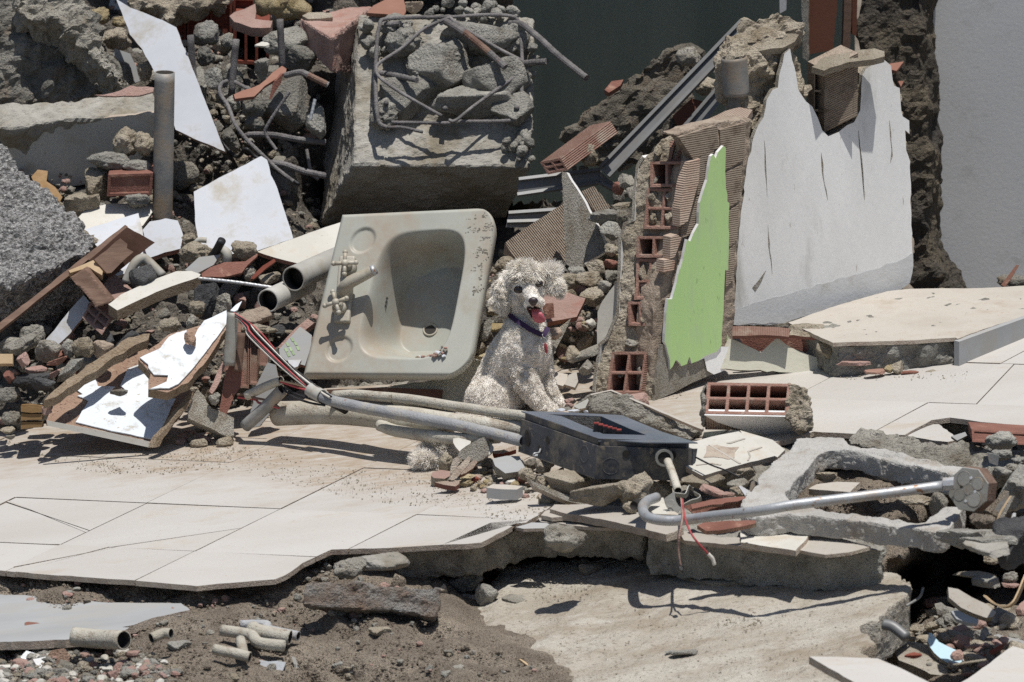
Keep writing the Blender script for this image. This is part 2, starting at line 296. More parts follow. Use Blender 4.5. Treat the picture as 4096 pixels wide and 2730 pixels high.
def chunk(name, label, cat, code, outline, anchor, n, depth, mt, vox=.008, amp=.012, freq=14, taper=.85, down=None, lumps=.006, lfreq=26, parent=None, group=None, kind=None, jag=.006, bulge=0, lift=0.0):
    pts = q(code, *outline); ax = q(code, anchor)[0]; n = Vector(n).normalized()
    p0 = G(ax[0], ax[1], ax[2][1]) if isinstance(ax[2], tuple) else P(ax[0], ax[1], ax[2])
    W = [hitplane(x, y, p0, n) + n * lift for x, y in pts]
    if jag: W = jag_outline(W, jag, .035, int(pts[0][0]))
    c = sum(W, Vector()) / len(W)
    dn = (Vector(down).normalized() if down else -n) * depth
    B = [c + (p - c) * taper + dn for p in W]
    k = len(W)
    nn = sum(((W[i] - c).cross(W[(i + 1) % k] - c) for i in range(k)), Vector())
    if nn.dot(n) < 0: W = W[::-1]; B = B[::-1]
    faces = [list(range(k)), list(range(2 * k - 1, k - 1, -1))] + [[i, i + k, (i + 1) % k + k, (i + 1) % k] for i in range(k)]
    return solid(name, W + B, faces, mt, vox, amp, freq, parent, label, cat, group, kind, lumps=lumps, lfreq=lfreq)
def block8(name, label, cat, pts, mt, vox=.008, amp=.01, freq=14, rough=True, parent=None, **kw):
    """a block from 8 corners: front tl tr br bl, back tl tr br bl, each (px, py, Y)"""
    W = [P(*p) for p in pts]
    faces = [(3, 2, 1, 0), (4, 5, 6, 7), (0, 1, 5, 4), (1, 2, 6, 5), (2, 3, 7, 6), (3, 0, 4, 7)]
    if rough: return solid(name, W, faces, mt, vox, amp, freq, parent, label, cat, **kw)
    o = mesh_obj(name, W, faces, mt, parent, loc=[((p - W[3]).dot((W[2] - W[3]).normalized()), (p - W[3]).dot((W[7] - W[3]).normalized()), p.z - W[3].z) for p in W])
    if parent is None: tag(o, label, cat)
    return o
def run_jobs():
    for j in JOBS:
        md = j['o'].modifiers.new('r', 'REMESH'); md.mode = 'VOXEL'; md.voxel_size = j['vox']; md.use_smooth_shade = False
        if j['sm']:
            s = j['o'].modifiers.new('s', 'SMOOTH'); s.iterations = j['sm']; s.factor = .5
    dg = bpy.context.evaluated_depsgraph_get(); dg.update()
    for j in JOBS:
        o = j['o']; me = bpy.data.meshes.new_from_object(o.evaluated_get(dg)); o.modifiers.clear()
        old = o.data; o.data = me; nm = old.name; bpy.data.meshes.remove(old); me.name = nm
        n = len(me.vertices); co = np.empty(n * 3); me.vertices.foreach_get('co', co); co = co.reshape(-1, 3)
        no = np.empty(n * 3); me.vertices.foreach_get('normal', no); no = no.reshape(-1, 3)
        wp = co + np.array(WLOC[o.name]); s = j['seed']
        d = fbm(wp, j['freq'], 5, s, .55) * j['amp']
        if j['lumps']:
            d += (.5 - cellnoise(wp + .02 * np.stack([vnoise(wp * 30, 3)] * 3, 1), j['lfreq'], s)) * j['lumps'] * 2
            d += (.5 - cellnoise(wp, j['lfreq'] * 2.7, s + 5)) * j['lumps'] * .8
        side = np.stack([fbm(wp, j['freq'] * 2, 2, s + 9), fbm(wp, j['freq'] * 2, 2, s + 19), fbm(wp, j['freq'] * 2, 2, s + 29)], 1) * j['amp'] * .35
        co = co + no * d[:, None] + side
        if j['recess']:
            for O_, n_, quad, back in j['recess']:
                rel = wp - np.array(O_); ok = (np.abs(rel @ np.array(n_)) < .035)
                k_ = len(quad); cen = sum(quad, Vector()) / k_
                for a_ in range(k_):
                    A_, B_ = quad[a_], quad[(a_ + 1) % k_]; m_ = (B_ - A_).cross(n_).normalized()
                    if m_.dot(cen - A_) < 0: m_ = -m_
                    ok &= ((wp - np.array(A_)) @ np.array(m_)) > .004
                co[ok] += np.array(back)
        me.vertices.foreach_set('co', co.ravel()); me.update()
        j['bv'] = None
    JOBS.clear()
def smooth_path(pts, sub=6):
    pts = [Vector(p) for p in pts]
    if len(pts) < 3: return [pts[0].lerp(pts[1], i / sub) for i in range(sub + 1)]
    E_ = [pts[0] * 2 - pts[1]] + pts + [pts[-1] * 2 - pts[-2]]; out = []
    for i in range(1, len(E_) - 2):
        a, b, c, d = E_[i - 1:i + 3]
        for s in range(sub):
            t = s / sub
            out.append(.5 * ((2 * b) + (c - a) * t + (2 * a - 5 * b + 4 * c - d) * t * t + (3 * b - 3 * c + d - a) * t ** 3))
    out.append(pts[-1]); return out
def tube_geo(path, r, seg=14, hollow=0.0, ribs=0.0, period=.012, cap=True, taper=None, deep=.12):
    n = len(path); V = []; F = []; fm = []
    t0 = (path[1] - path[0]).normalized(); up = Vector((0, 0, 1)) if abs(t0.z) < .9 else Vector((0, 1, 0))
    s = t0.cross(up).normalized(); acc = 0.0
    frames = []
    for i in range(n):
        t = (path[min(i + 1, n - 1)] - path[max(i - 1, 0)]).normalized()
        s = (s - t * s.dot(t)).normalized(); b = t.cross(s)
        if i: acc += (path[i] - path[i - 1]).length
        rr = r if taper is None else r * (1 + (taper - 1) * i / (n - 1))
        if ribs: rr *= 1 + (ribs if (acc % period) < period * .42 else 0)
        frames.append((path[i], s.copy(), b.copy(), rr))
        for k in range(seg):
            a = 2 * math.pi * k / seg
            V.append(path[i] + s * math.cos(a) * rr + b * math.sin(a) * rr)
    for i in range(n - 1):
        for k in range(seg):
            F.append((i * seg + k, i * seg + (k + 1) % seg, (i + 1) * seg + (k + 1) % seg, (i + 1) * seg + k)); fm.append(0)
    for end in (0, 1):
        i = 0 if end == 0 else n - 1
        if hollow:
            p, s_, b_, rr = frames[i]; ri = rr - hollow; base = len(V)
            tdir = (path[1] - path[0]).normalized() if end == 0 else (path[-2] - path[-1]).normalized()
            for dd in (0, deep):
                for k in range(seg):
                    a = 2 * math.pi * k / seg; V.append(p + tdir * dd + s_ * math.cos(a) * ri + b_ * math.sin(a) * ri)
            for k in range(seg):
                k2 = (k + 1) % seg; f = (i * seg + k, base + k, base + k2, i * seg + k2); F.append(f if end == 0 else f[::-1]); fm.append(0)
                f = (base + k, base + seg + k, base + seg + k2, base + k2); F.append(f if end == 0 else f[::-1]); fm.append(1)
            F.append([base + seg + k for k in range(seg)]); fm.append(1)
        elif cap:
            F.append([i * seg + k for k in range(seg)][::(-1 if end == 0 else 1)]); fm.append(0)
    return V, F, fm
def tube(name, label, cat, pts, r, mt, hollow=0.0, seg=14, sub=6, ribs=0.0, period=.012, parent=None, group=None, taper=None, wob=0.0, inside='hole_shade', deep=.12):
    """pts: (px, py, Y) readings"""
    W = [p if isinstance(p, Vector) else PT(p) for p in pts]
    path = smooth_path(W, sub); TL = sum((path[i + 1] - path[i]).length for i in range(len(path) - 1)); deep = min(deep, .16 * TL)
    if ribs:
        L_ = sum((path[i + 1] - path[i]).length for i in range(len(path) - 1)); path = resample(path, int(L_ / (period / 2.5)) + 2)
    if wob:
        A = np.array([tuple(p) for p in path]);
        for ax in range(3): A[:, ax] += fbm(A, 9, 2, 3 + ax) * wob
        path = [Vector(a) for a in A]
    V, F, fm = tube_geo(path, r, seg, hollow, ribs, period, taper=taper, deep=deep)
    o = mesh_obj(name, V, F, [mt, inside], parent, smooth=not ribs, fmat=fm)
    if parent is None: tag(o, label, cat, group)
    elif label: o['label'] = label
    return o
def resample(path, n):
    d = [0.0]
    for i in range(len(path) - 1): d.append(d[-1] + (path[i + 1] - path[i]).length)
    out = []; j = 0
    for i in range(n):
        t = d[-1] * i / (n - 1)
        while j < len(d) - 2 and d[j + 1] < t: j += 1
        k = (t - d[j]) / max(1e-9, d[j + 1] - d[j]); out.append(path[j].lerp(path[j + 1], k))
    return out
def brick_geo(O, U, Wv, D, nx, nz, web, hdepth, lenU, lenW, fill=()):
    """hollow clay brick: O corner, U across, Wv up, D along (world vectors, full size)"""
    V = []; F = []; fm = []; loc = []
    def v(a, b, c):
        V.append(O + U * a + Wv * b + D * c); loc.append((a * lenU + b * lenW, c * D.length, b * lenW)); return len(V) - 1
    wu = web / lenU; ww = web / lenW
    xs = [0.0]; cu = (1 - wu * (nx + 1)) / nx
    for i in range(nx): xs += [xs[-1] + wu, xs[-1] + wu + cu]
    xs.append(1.0)
    zs = [0.0]; cz = (1 - ww * (nz + 1)) / nz
    for i in range(nz): zs += [zs[-1] + ww, zs[-1] + ww + cz]
    zs.append(1.0)
    g = {(i, j): v(x, z, 0) for i, x in enumerate(xs) for j, z in enumerate(zs)}
    for i in range(len(xs) - 1):
        for j in range(len(zs) - 1):
            qd = (g[i, j], g[i + 1, j], g[i + 1, j + 1], g[i, j + 1])
            if i % 2 == 1 and j % 2 == 1:
                dd = hdepth / D.length
                if (i // 2, j // 2) in fill: dd = .012 / D.length
                b = [v(xs[i], zs[j], dd), v(xs[i + 1], zs[j], dd), v(xs[i + 1], zs[j + 1], dd), v(xs[i], zs[j + 1], dd)]
                for k in range(4):
                    F.append((qd[k], b[k], b[(k + 1) % 4], qd[(k + 1) % 4])[::-1]); fm.append(1)
                F.append(tuple(b)); fm.append(2 if (i // 2, j // 2) in fill else 1)
            else:
                F.append(qd); fm.append(1)
    a = [v(0, 0, 0), v(1, 0, 0), v(1, 1, 0), v(0, 1, 0), v(0, 0, 1), v(1, 0, 1), v(1, 1, 1), v(0, 1, 1)]
    for f in ((0, 4, 5, 1), (1, 5, 6, 2), (2, 6, 7, 3), (3, 7, 4, 0)): F.append(tuple(a[k] for k in f)); fm.append(0)
    F.append((a[4], a[7], a[6], a[5])); fm.append(0)
    return V, F, fm, loc
def brick(name, label, cat, code, bl, br, tl, back, nx, nz, web=.008, hdepth=.12, mt='brick_clay', inner='brick_web', parent=None, fill=(), group=None):
    """corner readings (x, y, Y); back is a world vector"""
    A, B, T = [P(*q(code, c)[0]) for c in (bl, br, tl)]
    U = B - A; Wv = T - A; D = Vector(back)
    V, F, fm, loc = brick_geo(A, U, Wv, D, nx, nz, web, min(hdepth, D.length * .95), U.length, Wv.length, fill)
    o = mesh_obj(name, V, F, [mt, inner, 'mortar_grey'], parent, fmat=fm, loc=loc)
    if parent is None: tag(o, label, cat, group)
    elif label: o['label'] = label
    bm = o.modifiers.new('b', 'BEVEL'); bm.width = .0018; bm.segments = 2; bm.limit_method = 'ANGLE'
    return o
ROCK = {}
def rock_mesh(kind, i, sub=3):
    key = (kind, i, sub)
    if key in ROCK: return ROCK[key]
    rr = np.random.RandomState(i * 31 + {'ang': 1, 'lump': 2, 'slab': 3, 'shard': 4}[kind] * 1000)
    bm = bmesh.new(); bmesh.ops.create_icosphere(bm, subdivisions=sub, radius=1)
    co = np.array([v.co[:] for v in bm.verts]); d = co / np.linalg.norm(co, axis=1)[:, None]
    npl = {'ang': 11, 'lump': 16, 'slab': 9, 'shard': 8}[kind]
    nn = rr.normal(size=(npl, 3)); nn /= np.linalg.norm(nn, axis=1)[:, None]
    hh = rr.uniform(.55, .95, npl)
    if kind == 'slab':
        nn = np.vstack([nn * (1, 1, .3), [[0, 0, 1], [0, 0, -1]]]); nn /= np.linalg.norm(nn, axis=1)[:, None]; hh = np.append(rr.uniform(.65, .95, npl), [.36, .36])
    if kind == 'shard':
        nn = np.vstack([nn * (1, 1, .15), [[0, 0, 1], [0, 0, -1]]]); nn /= np.linalg.norm(nn, axis=1)[:, None]; hh = np.append(rr.uniform(.5, .95, npl), [.13, .13])
    dot = d @ nn.T; rad = np.where(dot > .05, hh / np.maximum(dot, .05), 9).min(1); rad = np.minimum(rad, 1.25)
    if kind == 'lump': rad = rad * .6 + .4 * .85
    p = d * rad[:, None]
    amp = {'ang': .06, 'lump': .12, 'slab': .04, 'shard': .015}[kind]
    f = fbm(p + i * 3.7, 2.3, 5, i, .6) * amp
    if kind == 'lump': f += (.45 - cellnoise(p + i, 3.2, i)) * .14
    p = p + d * f[:, None]
    for v, c in zip(bm.verts, p): v.co = c
    me = bpy.data.meshes.new(kind + '_rock'); bm.to_mesh(me); bm.free()
    me.materials.append(M['concrete'])
    if kind == 'lump' or sub >= 5: me.polygons.foreach_set('use_smooth', [True] * len(me.polygons))
    ROCK[key] = me; return me
RR = random.Random(11)
def rock(name, label, cat, p, size, kind, mt, rot=None, sub=3, group=None, parent=None, var=None):
    me = rock_mesh(kind, RR.randrange(9) if var is None else var, sub)
    o = bpy.data.objects.new(name, me); COL.objects.link(o)
    o.material_slots[0].link = 'OBJECT'; o.material_slots[0].material = M[mt]
    o.location = p; o.scale = size; o.rotation_euler = rot if rot is not None else (RR.uniform(0, 6.3), RR.uniform(0, 6.3), RR.uniform(0, 6.3))
    if parent is None: tag(o, label, cat, group)
    return o
def R(name, label, code, cx, cy, rx, ry, Y, kind='ang', mt='concrete', tiltv=0.0, sub=4, var=None, cat='rubble', group=None):
    """a single measured lump: centre and half sizes as read, standing at depth Y"""
    x, y = q(code, (cx, cy))[0]; s = ZOOM[code][2] / SPX
    p = (GP(x, y, Y[1]) if Y[0] == 'p' else groundP(x, y) + Vector((0, 0, ry * s * .55)) if Y[0] == 'd' else G(x, y, Y[1])) if isinstance(Y, tuple) else P(x, y, Y)
    a, b = rx * s * 1.12, ry * s * 1.12
    return rock(name, label, cat, p, (a, (a + b) * .5, b), kind, mt, rot=(RR.uniform(-.2, .2), -tiltv, RR.uniform(-.25, .25)), sub=sub, var=var, group=group)
# ================================================================ the setting
def idw(ctrl, x, y, pw=3.0):
    c = np.array(ctrl, float); d = np.hypot((x[:, None] - c[None, :, 0]), (y[:, None] - c[None, :, 1]) * 1.2) + 90
    wgt = d ** -pw; return (wgt * c[None, :, 2]).sum(1) / wgt.sum(1)
MOUND = [(-300, 1800, .40), (0, 1740, .34), (0, 1400, .50), (0, 900, .95), (0, 400, 1.5), (0, 0, 1.9), (600, 1780, .12), (300, 1500, .42), (600, 1400, .45), (600, 1000, .9),
         (600, 500, 1.45), (600, 0, 2.0), (1100, 1690, .22), (900, 1500, .33), (1150, 1400, .42), (1150, 1000, .75), (1100, 850, 1.15), (1100, 560, 1.42), (900, 700, 1.3), (1100, 0, 2.0),
         (1700, 1640, .32), (1700, 1300, .55), (1500, 950, 1.35), (1900, 950, 1.35), (1350, 800, 1.7), (1700, 850, 1.85), (2050, 850, 1.7), (1700, 1000, 1.2), (1700, 500, 2.0), (1700, 0, 2.2), (2080, 1620, .22), (2100, 1300, .40), (2150, 1000, .75),
         (2150, 700, 1.25), (2200, 200, 2.4), (2420, 1590, .22), (2350, 1300, .33), (2400, 1000, .5), (2400, 820, .8), (2450, 600, 1.25), (2500, 250, 2.1), (2850, 1400, .62),
         (2800, 500, 1.2), (3000, 250, 1.5), (3400, 300, 1.6), (3400, 900, 1.3), (-300, 1000, .9), (-300, 0, 1.9)]
def moundY(px, py): return float(idw(MOUND, np.array([float(px)]), np.array([float(py)]))[0])
def pixel_surface(name, x0, x1, y0, y1, step, yfun, mt, amp, freq, label, keep=None):
    xs = np.arange(x0, x1 + 1, step); ys = np.arange(y0, y1 + 1, step)
    gx, gy = np.meshgrid(xs, ys); X = gx.ravel(); Y = gy.ravel(); pts = yfun(X, Y)
    n = fbm(pts, freq, 5, 2, .55) * amp + (.5 - cellnoise(pts, 13, 4)) * amp * .8 + (.5 - cellnoise(pts, 34, 6)) * amp * .45
    pts[:, 2] += n * .7; pts[:, 1] -= n * .7
    nx = len(xs); faces = []
    for j in range(len(ys) - 1):
        for i in range(nx - 1):
            a = j * nx + i
            if keep is None or keep(X[a], Y[a]): faces.append((a, a + nx, a + nx + 1, a + 1))
    o = mesh_obj(name, pts, faces, mt, center=False); tag(o, label, kind='structure'); return o
def rays(X, Y):
    F_, R_, U_ = np.array(FWD), np.array(RIGHT), np.array(UP)
    return F_[None] * DIST + R_[None] * ((X[:, None] - 2048) / SPX) + U_[None] * ((1365 - Y[:, None]) / SPX)
def mound_pts(X, Y):
    yy = idw(MOUND, X, Y); d = rays(X, Y); t = (yy - CAM.y) / d[:, 1]; return np.array(CAM)[None] + d * t[:, None]
pixel_surface('rubble_mound', -500, 3300, -250, 1830, 11, mound_pts, 'dark_rubble', .035, 9,
              'grey brown mound of crushed rubble underneath everything', keep=lambda x, y: (x < 2560 or y < 1350) and not (x > 2050 and y < 800))
GR = [(1500, 2490, .055), (1350, 2470, .05), (1650, 2490, .065), (1750, 2470, .08), (-400, 2250, .018), (0, 2290, .018), (250, 2310, .018), (500, 2330, .018), (800, 2355, .02), (1000, 2340, .045), (1150, 2300, .04), (1280, 2260, .04), (1450, 2215, .05), (1500, 2300, .08), (1700, 2250, .12),
      (1900, 2300, .19), (0, 2420, .07), (500, 2440, .07), (800, 2450, .06), (1000, 2450, .06), (1250, 2480, .09), (1700, 2500, .135), (2000, 2560, .135), (2200, 2700, .14), (2400, 2760, .15),
      (0, 2600, .10), (400, 2620, .10), (700, 2560, .06), (800, 2640, .07), (1000, 2600, .08), (1100, 2700, .11), (1250, 2760, .16), (1400, 2760, .17), (1550, 2760, .15), (1500, 2620, .10), (1300, 2560, .10), (1700, 2700, .12),
      (2000, 2400, .21), (2400, 2400, .22), (2400, 2600, .22), (3000, 2400, .24), (3000, 2700, .24), (3400, 2300, .22), (3300, 2600, .26), (2200, 2230, .26), (2500, 2250, .26), (2900, 2280, .22),
      (3650, 2300, .60), (3600, 2450, .62), (3550, 2560, .50), (3520, 2650, .36), (3750, 2400, .45), (3800, 2550, .22), (3700, 2650, .25), (3950, 2600, .20), (4090, 2550, .3), (3850, 2330, .6),
      (4090, 2350, .45), (4090, 2700, .2), (3900, 2250, .5), (4200, 2100, .12), (3650, 1800, .05), (3900, 1850, .05), (4090, 1900, .04), (4300, 1800, .04), (3300, 1950, .10), (3450, 1950, .10), (2600, 1900, .09), (2900, 2000, .1), (3600, 2060, .13), (2300, 2050, .1), (4000, 2050, .12), (4000, 2200, .25), (4400, 2400, .4), (3500, 2280, .16), (3600, 2230, .14)]
def ground_pts(X, Y):
    off = idw(GR, X, Y, 3.6); d = rays(X, Y); c = np.array(CAM); n = np.array(FN)
    den = d @ n; t = (np.array([XD, 0, 0]) - c) @ n / den + off / -den * n[2] * -1 * -1
    t = ((np.array([XD, 0, 0])[None] - c[None]) @ n - off * n[2]) / den
    return c[None] + d * t[:, None]
pixel_surface('dirt_ground', -500, 4600, 1700, 3000, 9, ground_pts, 'dirt', .014, 16, 'brown dirt in front of the broken tiled floor',
              keep=lambda x, y: y > 2190 or x > 1950)
bg_ = mesh_obj('ground', [(-60, -19, -1.6), (60, -19, -1.6), (60, 60, -1.6), (-60, 60, -1.6)], [(0, 1, 2, 3)], 'dirt', center=False); tag(bg_, 'bare brown earth under the ruined house', kind='structure')
floor_px = q('P', (-420, 2262), (0, 2281), (187, 2300), (531, 2322), (787, 2344), (875, 2334), (1100, 2316), (1140, 2300), (1212, 2250), (1275, 2222), (1325, 2199), (1450, 2195),
             (1556, 2193), (1700, 2184), (1862, 2178), (1925, 2172), (2050, 2106), (1962, 2092)) + \
           q('P', (2000, 2099), (2104, 2092), (2212, 2019), (2300, 1975), (2500, 1960), (2800, 1900), (3000, 1800), (3255, 1727), (3440, 1738), (3618, 1742), (3727, 1682), (3800, 1672),
             (3920, 1690), (4096, 1708), (4500, 1720), (4600, 1300), (3500, 1330), (3200, 1300), (2900, 1340), (2500, 1450), (1900, 1520), (1200, 1560), (500, 1640), (-500, 1560))
slab_px = q('P', (-420, 2254), (0, 2274), (187, 2292), (531, 2314), (787, 2336), (875, 2326), (1100, 2308), (1200, 2244), (1325, 2205), (1450, 2210), (1556, 2205), (1700, 2196), (1862, 2190),
            (1925, 2185), (1990, 2150), (2060, 2118), (2140, 2112), (2200, 2118), (2240, 2108), (2330, 2112), (2480, 2118), (2575, 2124), (2600, 2090), (2800, 2040), (3000, 1950), (3300, 1760), (3618, 1762), (3727, 1700),
            (3800, 1690), (4096, 1725), (4500, 1730), (4600, 1300), (3500, 1330), (2500, 1450), (1200, 1560), (-500, 1560))
W_ = [G(x, y, -.023) for x, y in slab_px]; W_ = jag_outline(W_, .006, .03, 5)
k = len(W_); B_ = [p + Vector((0, .03, -.085)) for p in W_]
nn = sum(((W_[i] - W_[0]).cross(W_[(i + 1) % k] - W_[0]) for i in range(k)), Vector())
if nn.z < 0: W_ = W_[::-1]; B_ = B_[::-1]
floor = solid('floor', W_ + B_, [list(range(k)), list(range(2 * k - 1, k - 1, -1))] + [[i, i + k, (i + 1) % k + k, (i + 1) % k] for i in range(k)],
              'mortar_grey', .008, .007, 20, kind='structure', label='broken concrete floor slab laid with large pale tiles', lumps=.008, lfreq=22, seed=3)
a2 = G(612, 2000) - G(240, 2180)
GA = (G(587, 2011) - G(240, 2178)); GB = (G(1145, 2203) - G(600, 2178))
T0 = G(240, 2180)
def clip_half(poly, p, n2):
    out = []; k = len(poly)
    for i in range(k):
        a, b = poly[i], poly[(i + 1) % k]; da = (a - p).dot(n2); db = (b - p).dot(n2)
        if da >= 0: out.append(a)
        if (da >= 0) != (db >= 0): out.append(a.lerp(b, da / (da - db)))
    return out
fl2 = [G(x, y).xy for x, y in floor_px]
ar = sum(fl2[i].x * fl2[(i + 1) % len(fl2)].y - fl2[(i + 1) % len(fl2)].x * fl2[i].y for i in range(len(fl2)))
if ar < 0: fl2 = fl2[::-1]
rr = random.Random(4)
def jagpoly(poly, amp, step):
    return jag_outline(poly, amp, step, rr.randrange(9999))
fl2 = jagpoly(fl2, .0025, .03)
cracks = [((150, 2265), (340, 2215)), ((340, 2215), (560, 2172)), ((560, 2172), (900, 2122)), ((94, 2028), (160, 2055)), ((160, 2055), (356, 2122)), ((0, 2175), (470, 2182)), ((3870, 1655), (3960, 1560))]
cr2 = [(G(*a).xy, G(*b).xy) for a, b in cracks]
TH = .013; ntile = 0
gi = GA.xy; gj = GB.xy
for i in range(-8, 10):
    for j in range(-8, 11):
        if abs(i) > 7 and abs(j) > 9: continue
        c = T0.xy + gi * i + gj * j; e = .0013
        u = gi.normalized() * e; v_ = gj.normalized() * e
        qd = [c + u + v_, c + gj + u - v_, c + gi + gj - u - v_, c + gi - u + v_]
        a = sum(qd[s].x * qd[(s + 1) % 4].y - qd[(s + 1) % 4].x * qd[s].y for s in range(4))
        if a < 0: qd = qd[::-1]
        poly = [Vector(p) for p in fl2]
        for s in range(4):
            ed = qd[(s + 1) % 4] - qd[s]; poly = clip_half(poly, qd[s], Vector((-ed.y, ed.x)))
            if len(poly) < 3: break
        if len(poly) < 3: continue
        pieces = [poly]
        for a_, b_ in cr2:
            m_ = (a_ + b_) / 2
            inside = all((Vector((-(qd[(s + 1) % 4] - qd[s]).y, (qd[(s + 1) % 4] - qd[s]).x))).dot(m_ - qd[s]) > 0 for s in range(4))
            if inside:
                n2 = Vector((-(b_ - a_).y, (b_ - a_).x)).normalized(); new = []
                for pc in pieces:
                    for sg in (1, -1):
                        c_ = clip_half(pc, m_ + n2 * sg * .0012, n2 * sg)
                        if len(c_) >= 3: new.append(c_)
                pieces = new
        for pc in pieces:
            pc = [p for t_, p in enumerate(pc) if (p - pc[t_ - 1]).length > 2e-4]
            if len(pc) < 3: continue
            ar_ = abs(sum(pc[t_].x * pc[(t_ + 1) % len(pc)].y - pc[(t_ + 1) % len(pc)].x * pc[t_].y for t_ in range(len(pc)))) / 2
            if ar_ < 2e-4: continue
            k = len(pc); cx = sum((p.x for p in pc)) / k; cy = sum((p.y for p in pc)) / k
            dz, sx, sy = rr.uniform(-.0012, .0012), rr.uniform(-.004, .004), rr.uniform(-.004, .004)
            top = [Vector((p.x, p.y, fz(p.x) + dz + (p.x - cx) * sx + (p.y - cy) * sy)) for p in pc]; bot = [p - Vector((0, 0, TH)) for p in top]
            mid = (cx, cy)
            dusty = (cy > -.72 and cx < .35 and rr.random() < .85 and cy > -.72)
            mesh_obj('tile', top + bot, [list(range(k)), list(range(2 * k - 1, k - 1, -1))] + [[t_, t_ + k, (t_ + 1) % k + k, (t_ + 1) % k] for t_ in range(k)],
                     ['tile_floor', 'biscuit'], floor, fmat=[0, 1] + [1] * k)
            ntile += 1
print('tiles', ntile)
gp_ = [Vector((p.x, p.y, fz(p.x) - .0055)) for p in fl2]
mesh_obj('grout', gp_, [list(range(len(gp_)))], 'grout', floor)
pv = q('P', (1700, 2400), (1762, 2381), (1925, 2375), (1960, 2330), (1990, 2290), (2080, 2260), (2300, 2235), (2600, 2240), (3000, 2250), (3300, 2252), (3500, 2262), (3600, 2300), (3644, 2337), (3637, 2369),
       (3587, 2406), (3560, 2430), (3531, 2450), (3525, 2482), (3469, 2490), (3437, 2494), (3475, 2531), (3512, 2575), (3470, 2590), (3444, 2606), (3487, 2625), (3530, 2650), (3560, 2700), (3600, 2950), (2500, 3000), (2250, 2800), (2100, 2600), (1850, 2490))
W_ = [GP(x, y) for x, y in pv]; W_ = jag_outline(W_, .008, .03, 9); k = len(W_); B_ = [p + Vector((0, 0, -.12)) for p in W_]
nn = sum(((W_[i] - W_[0]).cross(W_[(i + 1) % k] - W_[0]) for i in range(k)), Vector())
if nn.z < 0: W_ = W_[::-1]; B_ = B_[::-1]
solid('pavement', W_ + B_, [list(range(k)), list(range(2 * k - 1, k - 1, -1))] + [[i, i + k, (i + 1) % k + k, (i + 1) % k] for i in range(k)], 'pavement', .009, .0035, 12,
      kind='structure', label='worn beige concrete pavement below the floor', lumps=.0018, lfreq=30, seed=8)
plate('lower_tile', 'grey blue floor tile half buried in dirt at the left', 'tile', 'B1', [(-300, 1000), (0, 1005), (250, 1015), (640, 1055), (1160, 1062), (1215, 1105), (1000, 1150), (860, 1200), (780, 1215), (830, 1218), (740, 1275), (300, 1300), (-300, 1320)],
      (500, 1150, ('g', -.045)), FN, .02, 'tile_grey', 'biscuit', jag=.004)
tag(bpy.data.objects['lower_tile'], kind=None)
def wallbox(name, label, x0, x1, Y, y_top, y_bot, mt, th=.2, cat='wall'):
    a, b, c, d = P(x0, y_bot, Y), P(x1, y_bot, Y), P(x1, y_top, Y), P(x0, y_top, Y)
    back = Vector((0, th, 0)); V = [a, b, c, d] + [p + back for p in (a, b, c, d)]
    o = mesh_obj(name, V, [(0, 1, 2, 3), (7, 6, 5, 4), (0, 4, 5, 1), (1, 5, 6, 2), (2, 6, 7, 3), (3, 7, 4, 0)], mt); tag(o, label, cat); return o
wallbox('back_wall', 'dark green plastered wall behind the rubble', 700, 3420, 3.0, -700, 1100, 'wall_dark')
wallbox('back_wall', 'pale grey wall seen at the right edge behind the raised step', 3690, 4900, 1.75, -700, 1250, 'wall_grey')
chunk('wall_pier', 'dark broken wall edge standing left of the pale grey wall', 'wall', 'Z4',
      [(745, -300), (1188, -300), (1190, 0), (1200, 400), (1215, 640), (1230, 790), (1205, 850), (1235, 1200), (1228, 1568), (1235, 1700), (1290, 1850), (1340, 1905), (1390, 1990), (1500, 2130), (1650, 2165), (1500, 2230), (1200, 2200), (1105, 2100), (1100, 1300), (1030, 800), (960, 500), (740, 380)],
      (1100, 800, 1.55), (-.25, -.95, .1), .18, 'wall_edge', vox=.012, amp=.012, taper=1, jag=.008)
rf = mesh_obj('shade_roof_slab', [(-.2, 1.9, 2.3), (4.5, 1.3, 2.3), (4.5, 7, 2.3), (-3.6, 7, 2.3), (-3.6, 2.6, 2.3), (-.2, 2.6, 2.3), (-.2, 1.9, 2.5), (4.5, 1.3, 2.5), (4.5, 7, 2.5), (-3.6, 7, 2.5), (-3.6, 2.6, 2.5), (-.2, 2.6, 2.5)],
              [(0, 5, 4, 3, 2, 1), (6, 7, 8, 9, 10, 11), (0, 1, 7, 6), (1, 2, 8, 7), (2, 3, 9, 8), (3, 4, 10, 9), (4, 5, 11, 10), (5, 0, 6, 11)], 'concrete_dark', center=False); tag(rf, 'unseen concrete roof slab added to shade the rooms behind', kind='structure')  # out of view; added to keep the back walls in shade
st = [q('M4', *p) for p in [[(545, 828), (700, 826), (1000, 818), (1295, 800), (1480, 745), (1719, 665), (2000, 560), (2000, 440), (1719, 470), (1450, 485), (1000, 490), (860, 505), (560, 590), (240, 700)]]][0]
p0 = P(*q('M4', (840, 822))[0], .0); SN = N3(-.03, 0, 1)
W_ = [hitplane(x, y, p0, SN) for x, y in st]; k = len(W_); B_ = [p + Vector((0, 0.0, -.085)) for p in W_]
nn = sum(((W_[i] - W_[0]).cross(W_[(i + 1) % k] - W_[0]) for i in range(k)), Vector())
if nn.z < 0: W_ = W_[::-1]; B_ = B_[::-1]
solid('raised_step', W_ + B_, [list(range(k)), list(range(2 * k - 1, k - 1, -1))] + [[i, i + k, (i + 1) % k + k, (i + 1) % k] for i in range(k)], 'concrete', .009, .006, 20, label='raised concrete step with a tiled top', kind='structure', lumps=.008, lfreq=24)
step_obj = bpy.data.objects['raised_step']
